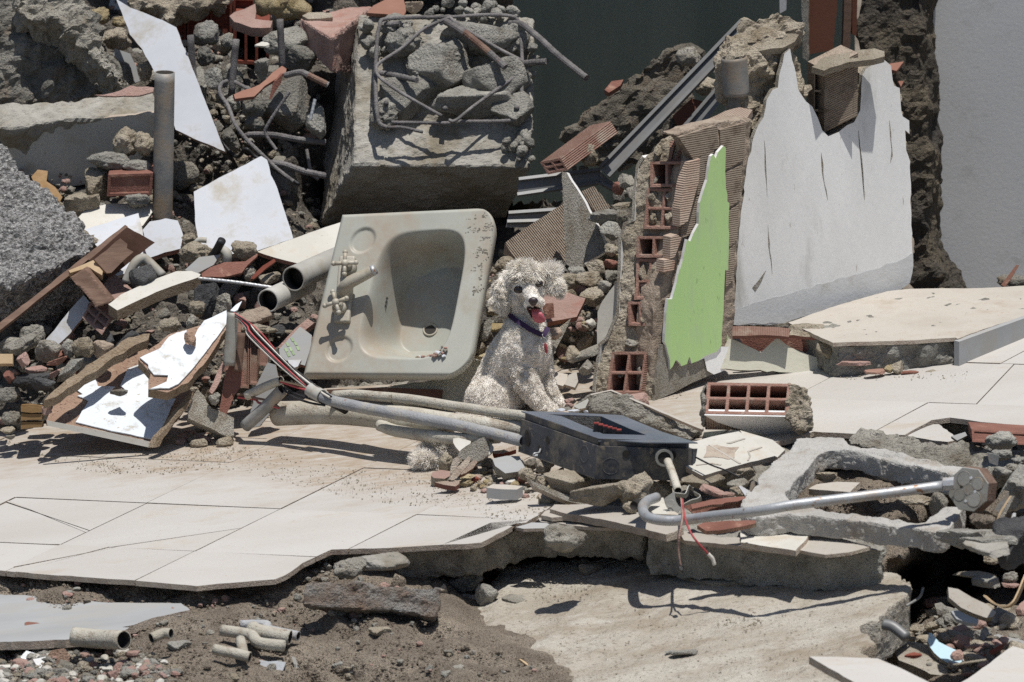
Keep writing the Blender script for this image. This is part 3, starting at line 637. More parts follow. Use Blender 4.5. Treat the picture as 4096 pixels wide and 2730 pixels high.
plate('tile', None, None, 'M4', [(520, 828), (700, 822), (1000, 814), (1290, 796), (1302, 803), (1480, 738), (1719, 658), (2000, 560), (2000, 440), (1719, 470), (1450, 485), (1000, 490), (860, 505), (560, 590), (240, 700)],
      (840, 814, .0), SN, .010, 'tile_dusty', 'biscuit', jag=.002, parent=step_obj, lift=.004)
a, b = P(*q('M4', (1312, 812))[0], -.02), P(*q('M4', (2000, 565))[0], .33)
a2_, b2_ = P(*q('M4', (1312, 985))[0], -.02), P(*q('M4', (2000, 720))[0], .33)
mesh_obj('tile', [a, b, b2_, a2_] + [p + Vector((-.012, .012, 0)) for p in (a, b, b2_, a2_)], [(3, 2, 1, 0), (4, 5, 6, 7), (0, 1, 5, 4), (1, 2, 6, 5), (2, 3, 7, 6), (3, 0, 4, 7)], 'tile_grey', step_obj)
# ================================================================ left: the pile
chunk('concrete_chunk', 'huge rough grey concrete mass at the top left corner, its broken rim crumbling', 'concrete chunk', 'Z1',
      [(-60, -60), (430, -60), (560, 20), (620, 120), (650, 220), (700, 350), (790, 440), (870, 530), (860, 580), (820, 605), (700, 640), (600, 665), (400, 690), (200, 705), (0, 720), (-60, 720)],
      (400, 500, 1.35), (.15, -.93, .30), .55, 'concrete_dark', vox=.009, amp=.03, freq=7, lumps=.014, lfreq=20, taper=.9)
chunk('concrete_chunk', 'crumbled mortar rim along the upper right edge of the huge concrete mass', 'concrete chunk', 'Z1',
      [(60, -50), (420, -50), (560, 10), (620, 110), (655, 220), (720, 340), (800, 430), (880, 530), (850, 590), (790, 560), (690, 450), (610, 380), (540, 280), (430, 150), (330, 110), (200, 150), (100, 80)],
      (500, 250, 1.26), (.05, -.75, .65), .14, 'mortar_grey', vox=.008, amp=.022, freq=14, lumps=.014, lfreq=30)
chunk('concrete_slab_piece', 'long broken grey slab edge under the huge concrete mass', 'concrete slab', 'Z1',
      [(-60, 725), (200, 705), (430, 690), (700, 655), (1060, 618), (1070, 778), (900, 800), (650, 825), (430, 830), (230, 868), (0, 880), (-60, 880)],
      (600, 760, 1.12), (0, -.55, .83), .12, 'concrete_smooth', vox=.008, amp=.007, lumps=.004)
plate('wall_tile', 'large shaded tile hanging under the long slab edge', 'tile', 'Z1', [(75, 895), (205, 885), (215, 855), (640, 812), (645, 830), (1060, 778), (1060, 1010), (900, 1150), (700, 1260), (400, 1290), (150, 1210), (20, 1010)],
      (600, 840, 1.10), (.0, -.97, -.22), .012, 'tile_cream', 'biscuit', jag=.003)
plate('brick_shell', 'thin curved reddish clay flake on the long slab edge', 'brick fragment', 'Z1', [(650, 655), (780, 640), (900, 590), (950, 600), (1060, 605), (1055, 635), (960, 660), (800, 665)],
      (850, 630, 1.07), (.1, -.7, .7), .006, 'pink_brick', jag=.003)
plate('wall_tile', 'pale tile behind the rim of the huge concrete mass', 'tile', 'Z1', [(790, 335), (895, 370), (940, 460), (965, 560), (840, 610), (870, 520), (850, 450), (780, 380)],
      (880, 480, 1.42), (.2, -.9, .4), .012, 'tile_grey', 'biscuit', jag=.002)
plate('leaning_board', 'tall white board leaning behind the upright steel post', 'panel', 'Z1', [(800, -6), (900, 55), (1120, 140), (1215, 190), (1250, 290), (1300, 400), (1390, 640), (1550, 1045), (1380, 975), (1210, 895), (1130, 650), (1060, 490), (980, 340), (895, 240), (840, 90)],
      (1200, 600, 1.15), (-.25, -.62, .74), .010, 'tile_white', 'mdf', jag=.0012)
plate('leaning_board', 'grey white board behind the top of the tall white board', 'panel', 'Z1', [(615, -60), (980, -60), (965, 90), (830, 120), (740, 135), (640, 80)],
      (800, 50, 1.9), (0, -.97, .2), .02, 'wall_grey', 'biscuit')
tube('steel_post', 'upright rusty hollow steel post in front of the tall white board', 'post', [(q('Z1', (1135, 500))[0]) + (.86,), (q('Z1', (1128, 1000))[0]) + (.86,), (q('Z1', (1118, 1560))[0]) + (.86,)], .0262, 'steel', hollow=.003, seg=28, sub=8)
for i, (a, b, lab) in enumerate([((384, 372), (445, 900), 'short thick steel peg beside the tall white board'), ((900, 415), (850, 1010), 'tilted thick steel peg in the middle of the three'), ((1358, 205), (1385, 740), 'thick steel peg nearest the hanging column head')]):
    dx = 40 if i == 0 else 0
    tube('steel_peg', lab, 'peg', [(*q('T1', (a[0] + dx, a[1]))[0], 1.22), (*q('T1', (b[0] + dx * .3, b[1]))[0], 1.22)], .0092, 'rebar', seg=14, group='thick steel pegs behind the tall white board')
b1 = empty('brick_wall_piece', P(760, 150, 1.9), 'dark red hollow brickwork at the top edge under a mortar bed', 'brickwork')
for i in range(4):
    x0 = 655 + i * 92; A = P(x0, 185 + i * 4, 1.75); B = P(x0 + 88, 188 + i * 4, 1.75); T = P(x0 + 2, 30 - i * 14, 1.75)
    V, F, fm, loc = brick_geo(A, B - A, T - A, Vector((0, .15, 0)), 1, 1, .006, .01, .055, .09); mesh_obj('brick', V, F, ['brick_dark', 'brick_dark', 'mortar'], b1, fmat=fm, loc=loc)
chunk('mortar_bed', None, None, 'T1', [(0, -60), (860, -60), (840, 20), (650, 50), (480, 80), (330, 110), (250, 120), (240, 190), (180, 210), (100, 150), (30, 120), (-80, 60), (-200, 60), (-250, 0)], (300, 50, 1.68), (0, -.8, .6), .1, 'mortar', vox=.009, amp=.02, lumps=.012, parent=b1)
b2 = empty('brick_wall_piece', P(1080, 120, 1.7), 'broken dark hollow brick under a pink clay ledge at the top edge', 'brickwork')
V, F, fm, loc = brick_geo(P(935, 255, 1.55), P(1075, 262, 1.55) - P(935, 255, 1.55), P(935, 95, 1.55) - P(935, 255, 1.55), Vector((0, .2, 0)), 3, 1, .007, .16, .09, .09)
mesh_obj('brick', V, F, ['brick_dark', 'brick_dark', 'mortar'], b2, fmat=fm, loc=loc)
plate('clay_ledge', None, None, 'T1', [(830, 170), (880, 130), (990, 95), (1100, 40), (1110, 120), (1100, 200), (1280, 220), (1260, 290), (1060, 290), (880, 230)], (1000, 180, 1.42), (0, -.45, .9), .03, 'pink_brick', jag=.004, parent=b2)
for k_, (cx, cy) in enumerate([(1180, 60), (1290, 60), (1390, 110), (1490, 60), (1570, 100), (1440, 30)]):
    rock('mortar_lump', 'tan mortar plug filling the cells of a broken brick at the top edge', 'rubble', P(*q('T1', (cx, cy))[0], 1.5), (.035, .03, .04), 'lump', 'mortar_yellow', rot=(k_, .3, k_), group='mortar plugs at the top edge')
block8('brick_block', 'large dusty pink clay block resting against the column head', 'brick', [(1195, 75, 1.35), (1480, 25, 1.35), (1500, 200, 1.3), (1325, 150, 1.15), (1195, 75, 1.45), (1480, 20, 1.55), (1500, 200, 1.5), (1325, 150, 1.4)], 'pink_brick', rough=False) if False else None
solid('brick_block', [P(1193, 72, 1.45), P(1300, 40, 1.6), P(1490, 22, 1.6), P(1440, 60, 1.3), P(1325, 150, 1.18), P(1190, 165, 1.42), P(1330, 290, 1.2), P(1440, 300, 1.35)],
      [(0, 4, 3, 2, 1), (0, 5, 6, 4), (4, 6, 7, 3), (3, 7, 2), (1, 2, 7, 5, 0), (5, 7, 6)], 'pink_brick', .007, .003, 14, label='large dusty pink clay block resting against the column head', cat='brick', lumps=.002)
plate('clay_tile', 'bright orange roof tile shard on top of the pink clay block', 'tile', 'Z2', [(805, 90), (850, 40), (930, 0), (1010, -20), (1060, 0), (1075, 80), (1060, 110), (880, 95)], (950, 60, 1.3), (.1, -.55, .83), .012, 'terracotta', jag=.002)
plate('mortar_crust', 'flat mortar crust on the pink clay block', 'rubble', 'Z2', [(360, 110), (400, 88), (500, 85), (560, 95), (570, 120), (480, 130), (400, 132)], (460, 110, 1.42), (0, -.4, .9), .012, 'mortar', jag=.006)
R('brick_fragment', 'ribbed tan brick end above the column head', 'Z2', 1120, 50, 62, 60, 1.6, 'ang', 'brick_tan')
colh = block8('column_head', 'big broken concrete column head with bent rebar hanging over the sink', [(1432, 56, 1.30), (2138, 74, 1.28), (2126, 672, .96), (1412, 664, .98), (1330, 130, 1.75), (2110, 110, 1.75), (2020, 866, 1.32), (1276, 905, 1.30)],
       'concrete_smooth', vox=.009, amp=.004, freq=16, lumps=.0025, lfreq=40, cat='column') if False else solid('column_head',
      [P(1432, 56, 1.30), P(2138, 74, 1.28), P(2126, 672, .96), P(1412, 664, .98), P(1325, 250, 1.72), P(2110, 100, 1.8), P(2020, 868, 1.32), P(1276, 905, 1.30)],
      [(3, 2, 1, 0), (4, 5, 6, 7), (0, 1, 5, 4), (1, 2, 6, 5), (2, 3, 7, 6), (3, 0, 4, 7)], 'concrete_smooth', .008, .005, 16, label='big broken concrete column head with bent rebar hanging over the sink', cat='column', lumps=.003, lfreq=34)
def fY(px, py): # depth of the end face of the column
    v = (py - 56) / 610.0; return 1.29 - .32 * v - .02
def fp(code, x, y, off=0.0):
    a, b = q(code, (x, y))[0]; return P(a, b, fY(a, b) - off)
for (cx, cy, rx, ry, dp, k_) in [(1300, 450, 230, 190, .03, 'ang'), (1560, 250, 240, 110, .02, 'ang'), (1100, 640, 200, 150, .02, 'ang'), (1700, 560, 180, 170, .02, 'ang'), (1500, 700, 260, 150, .02, 'ang'),
                             (1050, 300, 150, 120, .02, 'lump'), (1830, 260, 110, 130, .02, 'lump'), (950, 760, 130, 110, .015, 'lump'), (1800, 760, 120, 110, .015, 'ang'), (1400, 350, 120, 90, .03, 'lump'),
                             (1150, 470, 90, 60, .02, 'lump'), (1000, 160, 120, 60, .02, 'lump')]:
    s = .5804 / SPX; o = rock('core_lump', None, None, fp('Z2', cx, cy, dp), (rx * s * 1.1, .055, ry * s * 1.15), k_, 'concrete', rot=(.3, 0, RR.uniform(-.1, .1)), sub=5, parent=colh)
    o.parent = colh; o.location = Vector(o.location) - WLOC[colh.name]
def chip_rows(parent, pts, n, mt):
    for i in range(n):
        a, b = RR.choice(pts); p = a.lerp(b, RR.random()) + Vector((RR.uniform(-.02, .02), RR.uniform(-.02, .01), RR.uniform(-.01, .02)))
        s = RR.uniform(.008, .022); o = rock('chip', None, None, p, (s, s, s * .8), 'lump', mt, parent=parent); o.parent = parent; o.location = Vector(o.location) - WLOC[parent.name]
chip_rows(colh, [(fp('Z2', 1250, 90), fp('Z2', 1900, 110)), (fp('Z2', 1330, 60), fp('Z2', 1700, 70)), (fp('Z2', 1900, 150), fp('Z2', 1925, 560)), (fp('Z2', 1860, 850), fp('Z2', 1900, 1140)), (fp('Z2', 1800, 1000), fp('Z2', 1900, 1120)), (fp('Z2', 760, 140), fp('Z2', 900, 400))], 70, 'concrete')
def bar(pts, r=.0058, mt='rebar', ribs=.12, lab=None):
    o = tube('rebar', None, None, [fp('Z2', x, y, f) for x, y, f in pts], r * .84, mt, seg=10, sub=8, ribs=ribs, parent=colh); return o
bar([(940, 880, .05), (885, 830, .06), (865, 600, .06), (875, 300, .06), (895, 180, .06), (950, 130, .06), (1350, 120, .07), (1380, 115, .07)], .0062)
bar([(1380, 120, .07), (1600, 105, .06), (1780, 110, .06), (1850, 150, .05), (1870, 300, .05), (1875, 500, .05), (1860, 780, .05), (1790, 832, .05), (1400, 840, .06), (1350, 850, .06), (975, 845, .06)], .0055)
bar([(1380, 120, .075), (1200, 200, .08), (1050, 330, .08), (900, 430, .08), (870, 480, .08), (900, 540, .08), (1040, 640, .08), (1320, 800, .08)], .0055, ribs=0)
bar([(1370, 830, .08), (1420, 830, .08), (1560, 720, .08), (1870, 500, .07)], .0055, ribs=0)
bar([(1370, 115, .075), (1450, 180, .08), (1700, 330, .08), (1870, 420, .07), (1880, 450, .06), (1740, 580, .06)], .0058, ribs=0)
bar([(1350, 150, .07), (1480, 230, .1), (1620, 340, .11), (1760, 465, .12)], .0105, 'rebar')
bar([(1480, 225, .103), (1560, 290, .108), (1650, 365, .113)], .0108, 'rust', ribs=.05)
bar([(1790, 165, .05), (1870, 170, .07), (2000, 270, .12), (2120, 380, .16), (2320, 540, .2)], .0098, 'rebar')
bar([(1800, 455, .03), (1920, 435, .08), (2045, 425, .12)], .0098, 'rebar')
bar([(900, 505, .02), (1020, 525, .06), (1150, 555, .1)], .0085, 'rebar')
bar([(920, 170, .02), (960, 170, .05), (1030, 165, .06)], .0095, 'rebar')
bar([(950, 880, .05), (1050, 880, .06), (1190, 912, .07)], .0052, ribs=0)
for x, y in ((1345, 750), (938, 712), (1838, 745)):
    bar([(x, y, .0), (x, y - 2, .07)], .0085, 'rebar', ribs=0)
bar([(700, 210, 0.0), (700, 600, .0), (705, 900, .0)], .004, 'zinc', ribs=0) if False else None
for (c, x, y, rx, ry, Y, kd, mt, nm, lab) in [
    ('T1', 600, 350, 130, 150, 1.35, 'lump', 'concrete', 'concrete_chunk', 'tall grey concrete lump between the first two steel pegs'),
    ('T1', 580, 580, 100, 110, 1.32, 'lump', 'concrete_dark', 'concrete_chunk', 'dark concrete lump directly below the tall grey lump'),
    ('T1', 800, 450, 80, 90, 1.38, 'lump', 'concrete', 'concrete_chunk', 'small pale concrete lump touching the tilted steel peg'),
    ('T1', 670, 800, 100, 110, 1.2, 'ang', 'concrete', 'concrete_chunk', 'rounded concrete lump above the loop of bent bar'),
    ('T1', 1170, 720, 70, 170, 1.25, 'ang', 'concrete', 'concrete_chunk', 'slanting long concrete piece behind the red tile splinter'),
    ('T1', 1420, 450, 190, 150, 1.38, 'ang', 'concrete', 'concrete_chunk', 'wide concrete chunk behind the third steel peg'),
    ('T1', 1560, 620, 160, 130, 1.34, 'ang', 'concrete_dark', 'concrete_chunk', 'dark wedge of concrete under the pink clay block'),
    ('T1', 1450, 1100, 230, 300, 1.18, 'ang', 'concrete_dark', 'concrete_chunk', 'large dark concrete block left of the column head'),
    ('T1', 1090, 1100, 150, 210, 1.15, 'lump', 'concrete_dark', 'concrete_chunk', 'dark pitted concrete block left of the large dark block'),
    ('T1', 880, 1080, 110, 90, 1.15, 'lump', 'concrete', 'concrete_chunk', 'pale topped lump below the red tile splinter'),
    ('T1', 1090, 1290, 110, 90, 1.08, 'lump', 'concrete_dark', 'concrete_chunk', 'knobbly dark lump at the crossing of the bent bars'),
    ('T1', 1760, 1300, 100, 170, 1.05, 'ang', 'concrete', 'concrete_chunk', 'grey lump tucked against the side of the column head'),
    ('T1', 830, 1430, 80, 70, 1.1, 'lump', 'concrete_dark', 'concrete_chunk', 'small dark lump beside the lower end of the white board'),
    ('T1', 1180, 470, 75, 38, 1.3, 'slab', 'tile_cream', 'tile_shard', 'small cream shard in the dark hollow behind the pegs'),
    ('Z1', 880, 970, 110, 100, .95, 'lump', 'mortar', 'mortar_lump', 'tan mortar lump left of the upright post, upper one'),
    ('Z1', 1000, 1000, 75, 95, .93, 'lump', 'mortar', 'mortar_lump', 'tan mortar lump touching the upright post'),
    ('Z1', 760, 1110, 150, 75, .92, 'lump', 'concrete', 'concrete_chunk', 'pebbly grey lump on top of the red brick'),
    ('Z1', 950, 1150, 100, 60, .9, 'lump', 'concrete', 'concrete_chunk', 'pebbly grey crust beside the post on the red brick'),
    ('Z1', 680, 1250, 90, 130, .92, 'ang', 'mortar', 'mortar_lump', 'tan mortar wedge left of the red brick'),
    ('Z1', 940, 1370, 100, 60, .85, 'lump', 'concrete', 'mortar_lump', 'small grey lump under the red brick beside the post'),
    ('Z1', 540, 1420, 120, 130, .88, 'ang', 'mortar', 'mortar_lump', 'pointed brown mortar piece behind the pale tiles'),
    ('Z1', 830, 150, 50, 45, 1.6, 'lump', 'mortar_yellow', 'mortar_lump', 'yellowish lump beneath the grey white board'),
    ('Z1', 690, 110, 70, 70, 1.6, 'lump', 'mortar_yellow', 'mortar_lump', 'yellowish lump left of the tall white board'),
    ('Z1', 800, 270, 110, 90, 1.5, 'lump', 'mortar', 'mortar_lump', 'crumbly lump between concrete rim and tall white board'),
    ('Z1', 1000, 500, 60, 80, 1.3, 'lump', 'mortar', 'mortar_lump', 'tan lump peeping out left of the upright post'),
    ]:
    R(nm, lab, c, x, y, rx, ry, Y, kd, mt)
brick('brick', 'red hollow brick lying beside the upright post', 'brick', 'Z1', (735, 1355, .84), (1045, 1345, .84), (745, 1205, .84), (0, .12, 0), 1, 1, web=.008, hdepth=.004, mt='brick_red', inner='brick_red')
plate('tile_splinter', 'red clay splinter lying across the dark lumps', 'tile', 'T1', [(875, 990), (960, 950), (1140, 890), (1280, 760), (1380, 690), (1425, 720), (1420, 770), (1390, 770), (1280, 850), (1200, 900), (1090, 1010), (890, 1035)], (1150, 880, 1.08), (.2, -.6, .75), .012, 'terracotta', 'brick_red', jag=.002)
plate('tile_splinter', 'upright dark red clay splinter beside the large dark block', 'tile', 'T1', [(1310, 850), (1390, 770), (1370, 870), (1310, 960), (1270, 1040)], (1340, 880, 1.1), (.6, -.75, .1), .01, 'brick_red', jag=.002)
def bt(code, lab, pts, r, mt='rebar', ribs=.10, name='rebar', cat='rebar', **kw):
    return tube(name, lab, cat, [(*q(code, (x, y))[0], Y) for x, y, Y in pts], r * .84, mt, seg=10, sub=10, ribs=ribs, **kw)
bt('T1', 'long bent grey bar curling down from the tilted peg', [(805, 850, 1.12), (745, 880, 1.1), (735, 980, 1.08), (820, 1120, 1.05), (890, 1300, 1.0), (1000, 1450, .98), (1150, 1600, .96), (1330, 1770, .95), (1500, 1900, .93)], .0062)
bt('T1', 'thick dark bar running into the side of the column head', [(1000, 1430, 1.05), (1060, 1410, 1.04), (1300, 1415, 1.04), (1550, 1460, 1.04), (1830, 1490, 1.06)], .0095)
bt('T1', 'thick dark bar sagging below the other one', [(1240, 1700, 1.0), (1400, 1720, .98), (1600, 1790, .98), (1830, 1840, 1.0)], .0095)
bt('T1', 'thin rusty bar standing over the large dark block', [(1460, 960, .98), (1240, 1290, .98), (1210, 1400, .98), (1320, 1568, .96)], .0050, 'rebar')
bt('T1', 'stub of thin bar in front of the large dark block', [(1725, 1040, .98), (1675, 1260, .96)], .005, 'zinc')
bt('T1', 'rusty ribbed bar above the large dark block', [(1420, 790, 1.12), (1560, 760, 1.08), (1640, 780, 1.05), (1860, 890, 1.05)], .0095, 'rebar')
bt('T1', 'orange rusted bar end above the large dark block', [(1650, 785, 1.035), (1780, 850, 1.035), (1840, 880, 1.035)], .0098, 'rust', ribs=.06)
bt('T1', 'short cut bar end behind the tilted steel peg', [(890, 860, 1.15), (1020, 930, 1.1), (1100, 970, 1.1)], .006)
bt('T1', 'dark cable lying in the hollow left of the column head', [(700, 1440, 1.1), (900, 1640, 1.05), (1000, 1560, 1.0), (1100, 1640, 1.0), (1350, 1800, .98), (1560, 1930, .95)], .006, 'wire_black', ribs=0, name='cable', cat='cable')
bt('Z2', 'thin drooping bar in the dark gap by the column', [(390, 1030, 1.1), (420, 1180, 1.08), (470, 1240, 1.07)], .005)
plate('wall_tile', 'big square white tile standing in the middle of the pile', 'tile', 'P', [(775, 768), (900, 700), (1045, 625), (1068, 640), (1083, 700), (1108, 750), (1140, 850), (1173, 955), (1030, 1004), (900, 1020), (795, 990), (780, 880)], (950, 850, .80), (-.1, -.62, .78), .016, 'tile_white', 'mortar', jag=.0012)
plate('wall_tile', 'white tile with red clay body lying behind the sink and the grey pipe', 'tile', 'T2', [(938, 450), (1180, 360), (1711, 170), (1900, 110), (1900, 560), (1711, 560), (1390, 580), (1150, 520)], (1300, 450, .52), (0, -.42, .9), .012, 'tile_cream', 'biscuit_red', jag=.001)
plate('wall_tile', 'cream tile behind the brown board, farthest of the group by the post', 'tile', 'Z1', [(530, 1510), (600, 1435), (760, 1405), (1095, 1402), (985, 1555), (820, 1640), (560, 1620)], (800, 1490, .84), (0, -.48, .87), .010, 'tile_cream', 'biscuit', jag=.001)
plate('wall_tile', 'white tile behind the brown board, partly over the cream one', 'tile', 'M1', [(530, 108), (868, 5), (880, 60), (897, 125), (925, 290), (820, 400), (670, 300)], (750, 100, .74), (0, -.42, .9), .010, 'tile_white', 'biscuit', jag=.0012)
plate('wall_tile', 'broken white tile with a brown edge right of the brown board', 'tile', 'M1', [(895, 110), (940, 58), (1040, 38), (1115, 52), (1148, 140), (1132, 228), (940, 285), (905, 220)], (1030, 150, .66), (0, -.45, .9), .014, 'tile_white', 'biscuit_red', jag=.003)
plate('wall_tile', 'narrow white tile strip below the brown board', 'tile', 'M1', [(683, 415), (830, 322), (925, 235), (925, 300), (790, 382)], (830, 320, .6), (0, -.45, .9), .010, 'tile_white', 'biscuit', jag=.001)
chunk('concrete_block', 'big block of pebbly grey concrete at the left edge', 'concrete block', 'P', [(-60, 560), (10, 590), (60, 660), (190, 750), (290, 850), (385, 960), (350, 1010), (250, 1060), (130, 1100), (40, 1130), (-60, 1160)],
      (150, 850, .62), (.05, -.55, .83), .3, 'aggregate', vox=.008, amp=.012, lumps=.010, lfreq=34)
chunk('concrete_block', 'brown mortar flank of the left pebbly block in shade', 'concrete block', 'M1', [(-60, 500), (30, 440), (170, 320), (300, 200), (310, 90), (400, 20), (470, 75), (600, 170), (620, 200), (480, 330), (300, 470), (100, 600), (-60, 700)],
      (300, 300, .66), (.0, -.97, .22), .3, 'mortar', vox=.009, amp=.02, lumps=.012, lfreq=22)
plate('cupboard_board', 'long dark red brown wooden board lying from the left edge up to the tiles', 'wooden board', 'M1', [(-60, 740), (785, 78), (800, 88), (640, 225), (430, 400), (200, 580), (-60, 790)], (400, 400, .44), (.1, -.80, .6), .02, 'wood_brown', jag=.001)
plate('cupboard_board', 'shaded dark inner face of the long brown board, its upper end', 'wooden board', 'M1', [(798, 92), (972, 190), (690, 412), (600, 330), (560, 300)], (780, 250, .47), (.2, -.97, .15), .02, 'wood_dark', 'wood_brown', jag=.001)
plate('wooden_plate', 'small brown grey wooden plate nailed on the dark end of the board', 'wooden board', 'M1', [(592, 295), (755, 163), (800, 200), (795, 225), (837, 248), (700, 378), (670, 382)], (700, 280, .43), (.15, -.9, .4), .008, 'wood_brown', 'wood_pale', jag=.002)
plate('wooden_block', 'pale cut end of a wooden strip beside the cardboard brown block', 'wood', 'M1', [(430, 365), (585, 300), (645, 370), (640, 395), (560, 345), (440, 380)], (540, 340, .42), (0, -.6, .8), .02, 'wood_pale', jag=.001)
solid('wooden_block', [P(*q('M1', p)[0], y) for p, y in (((435, 410), .38), ((535, 343), .38), ((708, 562), .33), ((600, 600), .33), ((560, 545), .34))] + [P(*q('M1', (p[0] + 20, p[1] - 10))[0], y + .05) for p, y in (((435, 410), .38), ((535, 343), .38), ((708, 562), .33), ((600, 600), .33), ((560, 545), .34))],
      [(4, 3, 2, 1, 0), (5, 6, 7, 8, 9), (0, 1, 6, 5), (1, 2, 7, 6), (2, 3, 8, 7), (3, 4, 9, 8), (4, 0, 5, 9)], 'wood_brown', .005, .001, label='brown wooden block leaning against the long board', cat='wood', lumps=0)
plate('tile_plank', 'long whitish plank of tile pointing right in the middle of the left pile', 'tile', 'M1', [(680, 578), (760, 515), (950, 430), (1105, 370), (1200, 368), (1258, 388), (1250, 405), (980, 500), (735, 615)], (960, 490, .34), (-.12, -.36, .92), .028, 'tile_cream', 'wood_fibre', jag=.0012, down=(0, .1, -1))
plate('laminate_strip', 'bluish white striped plank in the shade below the brown board', 'wooden board', 'M1', [(265, 822), (340, 740), (440, 610), (525, 520), (560, 560), (530, 650), (440, 760), (340, 850)], (420, 690, .40), (-.1, -.85, .5), .014, 'tile_white', 'mdf', jag=.001)
brick('brick', 'broken hollow clay brick wedged under the brown wooden block', 'brick', 'M1', (515, 660, .36), (640, 770, .33), (570, 560, .38), (.05, .12, .05), 2, 2, web=.006, hdepth=.08, mt='pink_brick', inner='pink_brick')
nl = (.02, -.44, .90)
pan = empty('laminated_board', P(600, 1770, 0), 'broken chipboard panel with torn white laminate, lower one on the floor', 'cupboard panel')
plate('chipboard', None, None, 'M1', [(290, 1308), (330, 1230), (345, 1175), (420, 1110), (520, 1030), (650, 960), (760, 850), (850, 830), (960, 880), (1060, 1010), (1215, 1130), (1120, 1270), (972, 1442), (640, 1372)], (970, 1440, -.02), nl, .016, 'mdf', 'mdf', jag=.003, parent=pan)
plate('laminate', None, None, 'M1', [(475, 1325), (555, 1192), (540, 1180), (485, 1160), (520, 1150), (462, 1110), (462, 1070), (510, 1038), (590, 1045), (605, 1070), (615, 1100), (720, 1102), (690, 1130), (690, 1150), (760, 1162), (787, 1140), (780, 1115), (755, 1095), (800, 990), (850, 970), (910, 952), (940, 1000), (930, 1075), (930, 1130), (980, 1150), (1022, 1152), (1027, 1178), (1103, 1177), (1075, 1230), (1050, 1290), (1020, 1350), (970, 1433), (700, 1380)],
      (970, 1440, -.02), nl, .0035, 'laminate', 'laminate', jag=.0012, parent=pan, lift=.005)
plate('edge_strip', None, None, 'M1', [(292, 1306), (640, 1372), (942, 1440), (938, 1476), (620, 1408), (298, 1338)], (640, 1390, -.035), (0, -.97, .2), .006, 'tile_cream', 'tile_cream', parent=pan)
plate('torn_fibre', None, None, 'M1', [(972, 1442), (1215, 1130), (1200, 1190), (1080, 1340), (1000, 1470), (960, 1478)], (1080, 1300, -.04), (.6, -.75, .1), .02, 'wood_fibre', 'wood_fibre', jag=.004, parent=pan)
pan2 = empty('laminated_board', P(750, 1550, .1), 'broken chipboard panel with bright white laminate, upper one reaching the wire pipe', 'cupboard panel')
plate('chipboard', None, None, 'M1', [(868, 925), (950, 850), (1060, 765), (1170, 735), (1300, 690), (1420, 625), (1435, 700), (1330, 880), (1180, 1070), (1050, 1130), (930, 1110), (945, 1010)], (1100, 980, .02), (.05, -.50, .86), .028, 'mdf', 'wood_fibre', jag=.003, parent=pan2)
plate('laminate', None, None, 'M1', [(878, 922), (1005, 862), (1035, 820), (1060, 790), (1110, 765), (1172, 750), (1158, 800), (1160, 832), (1180, 843), (1215, 800), (1240, 745), (1280, 690), (1420, 625), (1418, 712), (1310, 860), (1240, 950), (1170, 1032), (1120, 1085), (1060, 1113), (940, 1117), (1045, 1072), (1055, 1032), (965, 1028), (930, 985), (930, 965)],
      (1100, 980, .02), (.05, -.50, .86), .004, 'laminate', 'laminate', jag=.0012, parent=pan2, lift=.006)
plate('laminate_splinter', None, None, 'M1', [(1445, 615), (1480, 580), (1518, 556), (1490, 612), (1470, 622)], (1480, 600, .1), (0, -.5, .86), .004, 'laminate', 'laminate', parent=pan2)
plate('chipboard_strip', 'fibrous torn chipboard edge running left from the lower panel', 'wooden board', 'M1', [(275, 1180), (450, 1030), (640, 900), (760, 810), (940, 760), (930, 800), (850, 830), (650, 960), (500, 1060), (345, 1160)], (600, 960, .10), (.1, -.5, .86), .03, 'wood_fibre', 'wood_fibre', jag=.006)
R('stone', 'flat brown stone lying in the torn laminate of the lower panel', 'M1', 742, 1130, 50, 26, -.02 + .085, 'ang', 'concrete_dark', sub=4)
R('stone', 'dark red brown shard in the notch of the upper panel', 'M1', 1190, 790, 34, 52, .075, 'ang', 'mdf', tiltv=.5, sub=4)
for i in range(3):
    plate('wooden_plank', 'orange brown wooden plank, %s of the three stacked at the left end of the panels' % ('top', 'middle', 'bottom')[i], 'wooden board', 'L1', [(262, 850 + i * 105), (530, 862 + i * 100), (525, 940 + i * 95), (262, 935 + i * 110)], (400, 900 + i * 100, .06), (0, -.97, .22), .08, 'wood_stain', jag=.003, group='stacked planks at the left')
plate('wooden_plank', 'small pale wooden batten at the left edge', 'wooden board', 'L1', [(-80, 205), (160, 208), (160, 330), (-80, 335)], (50, 270, .2), (0, -.9, .4), .04, 'wood_pale', jag=.002)
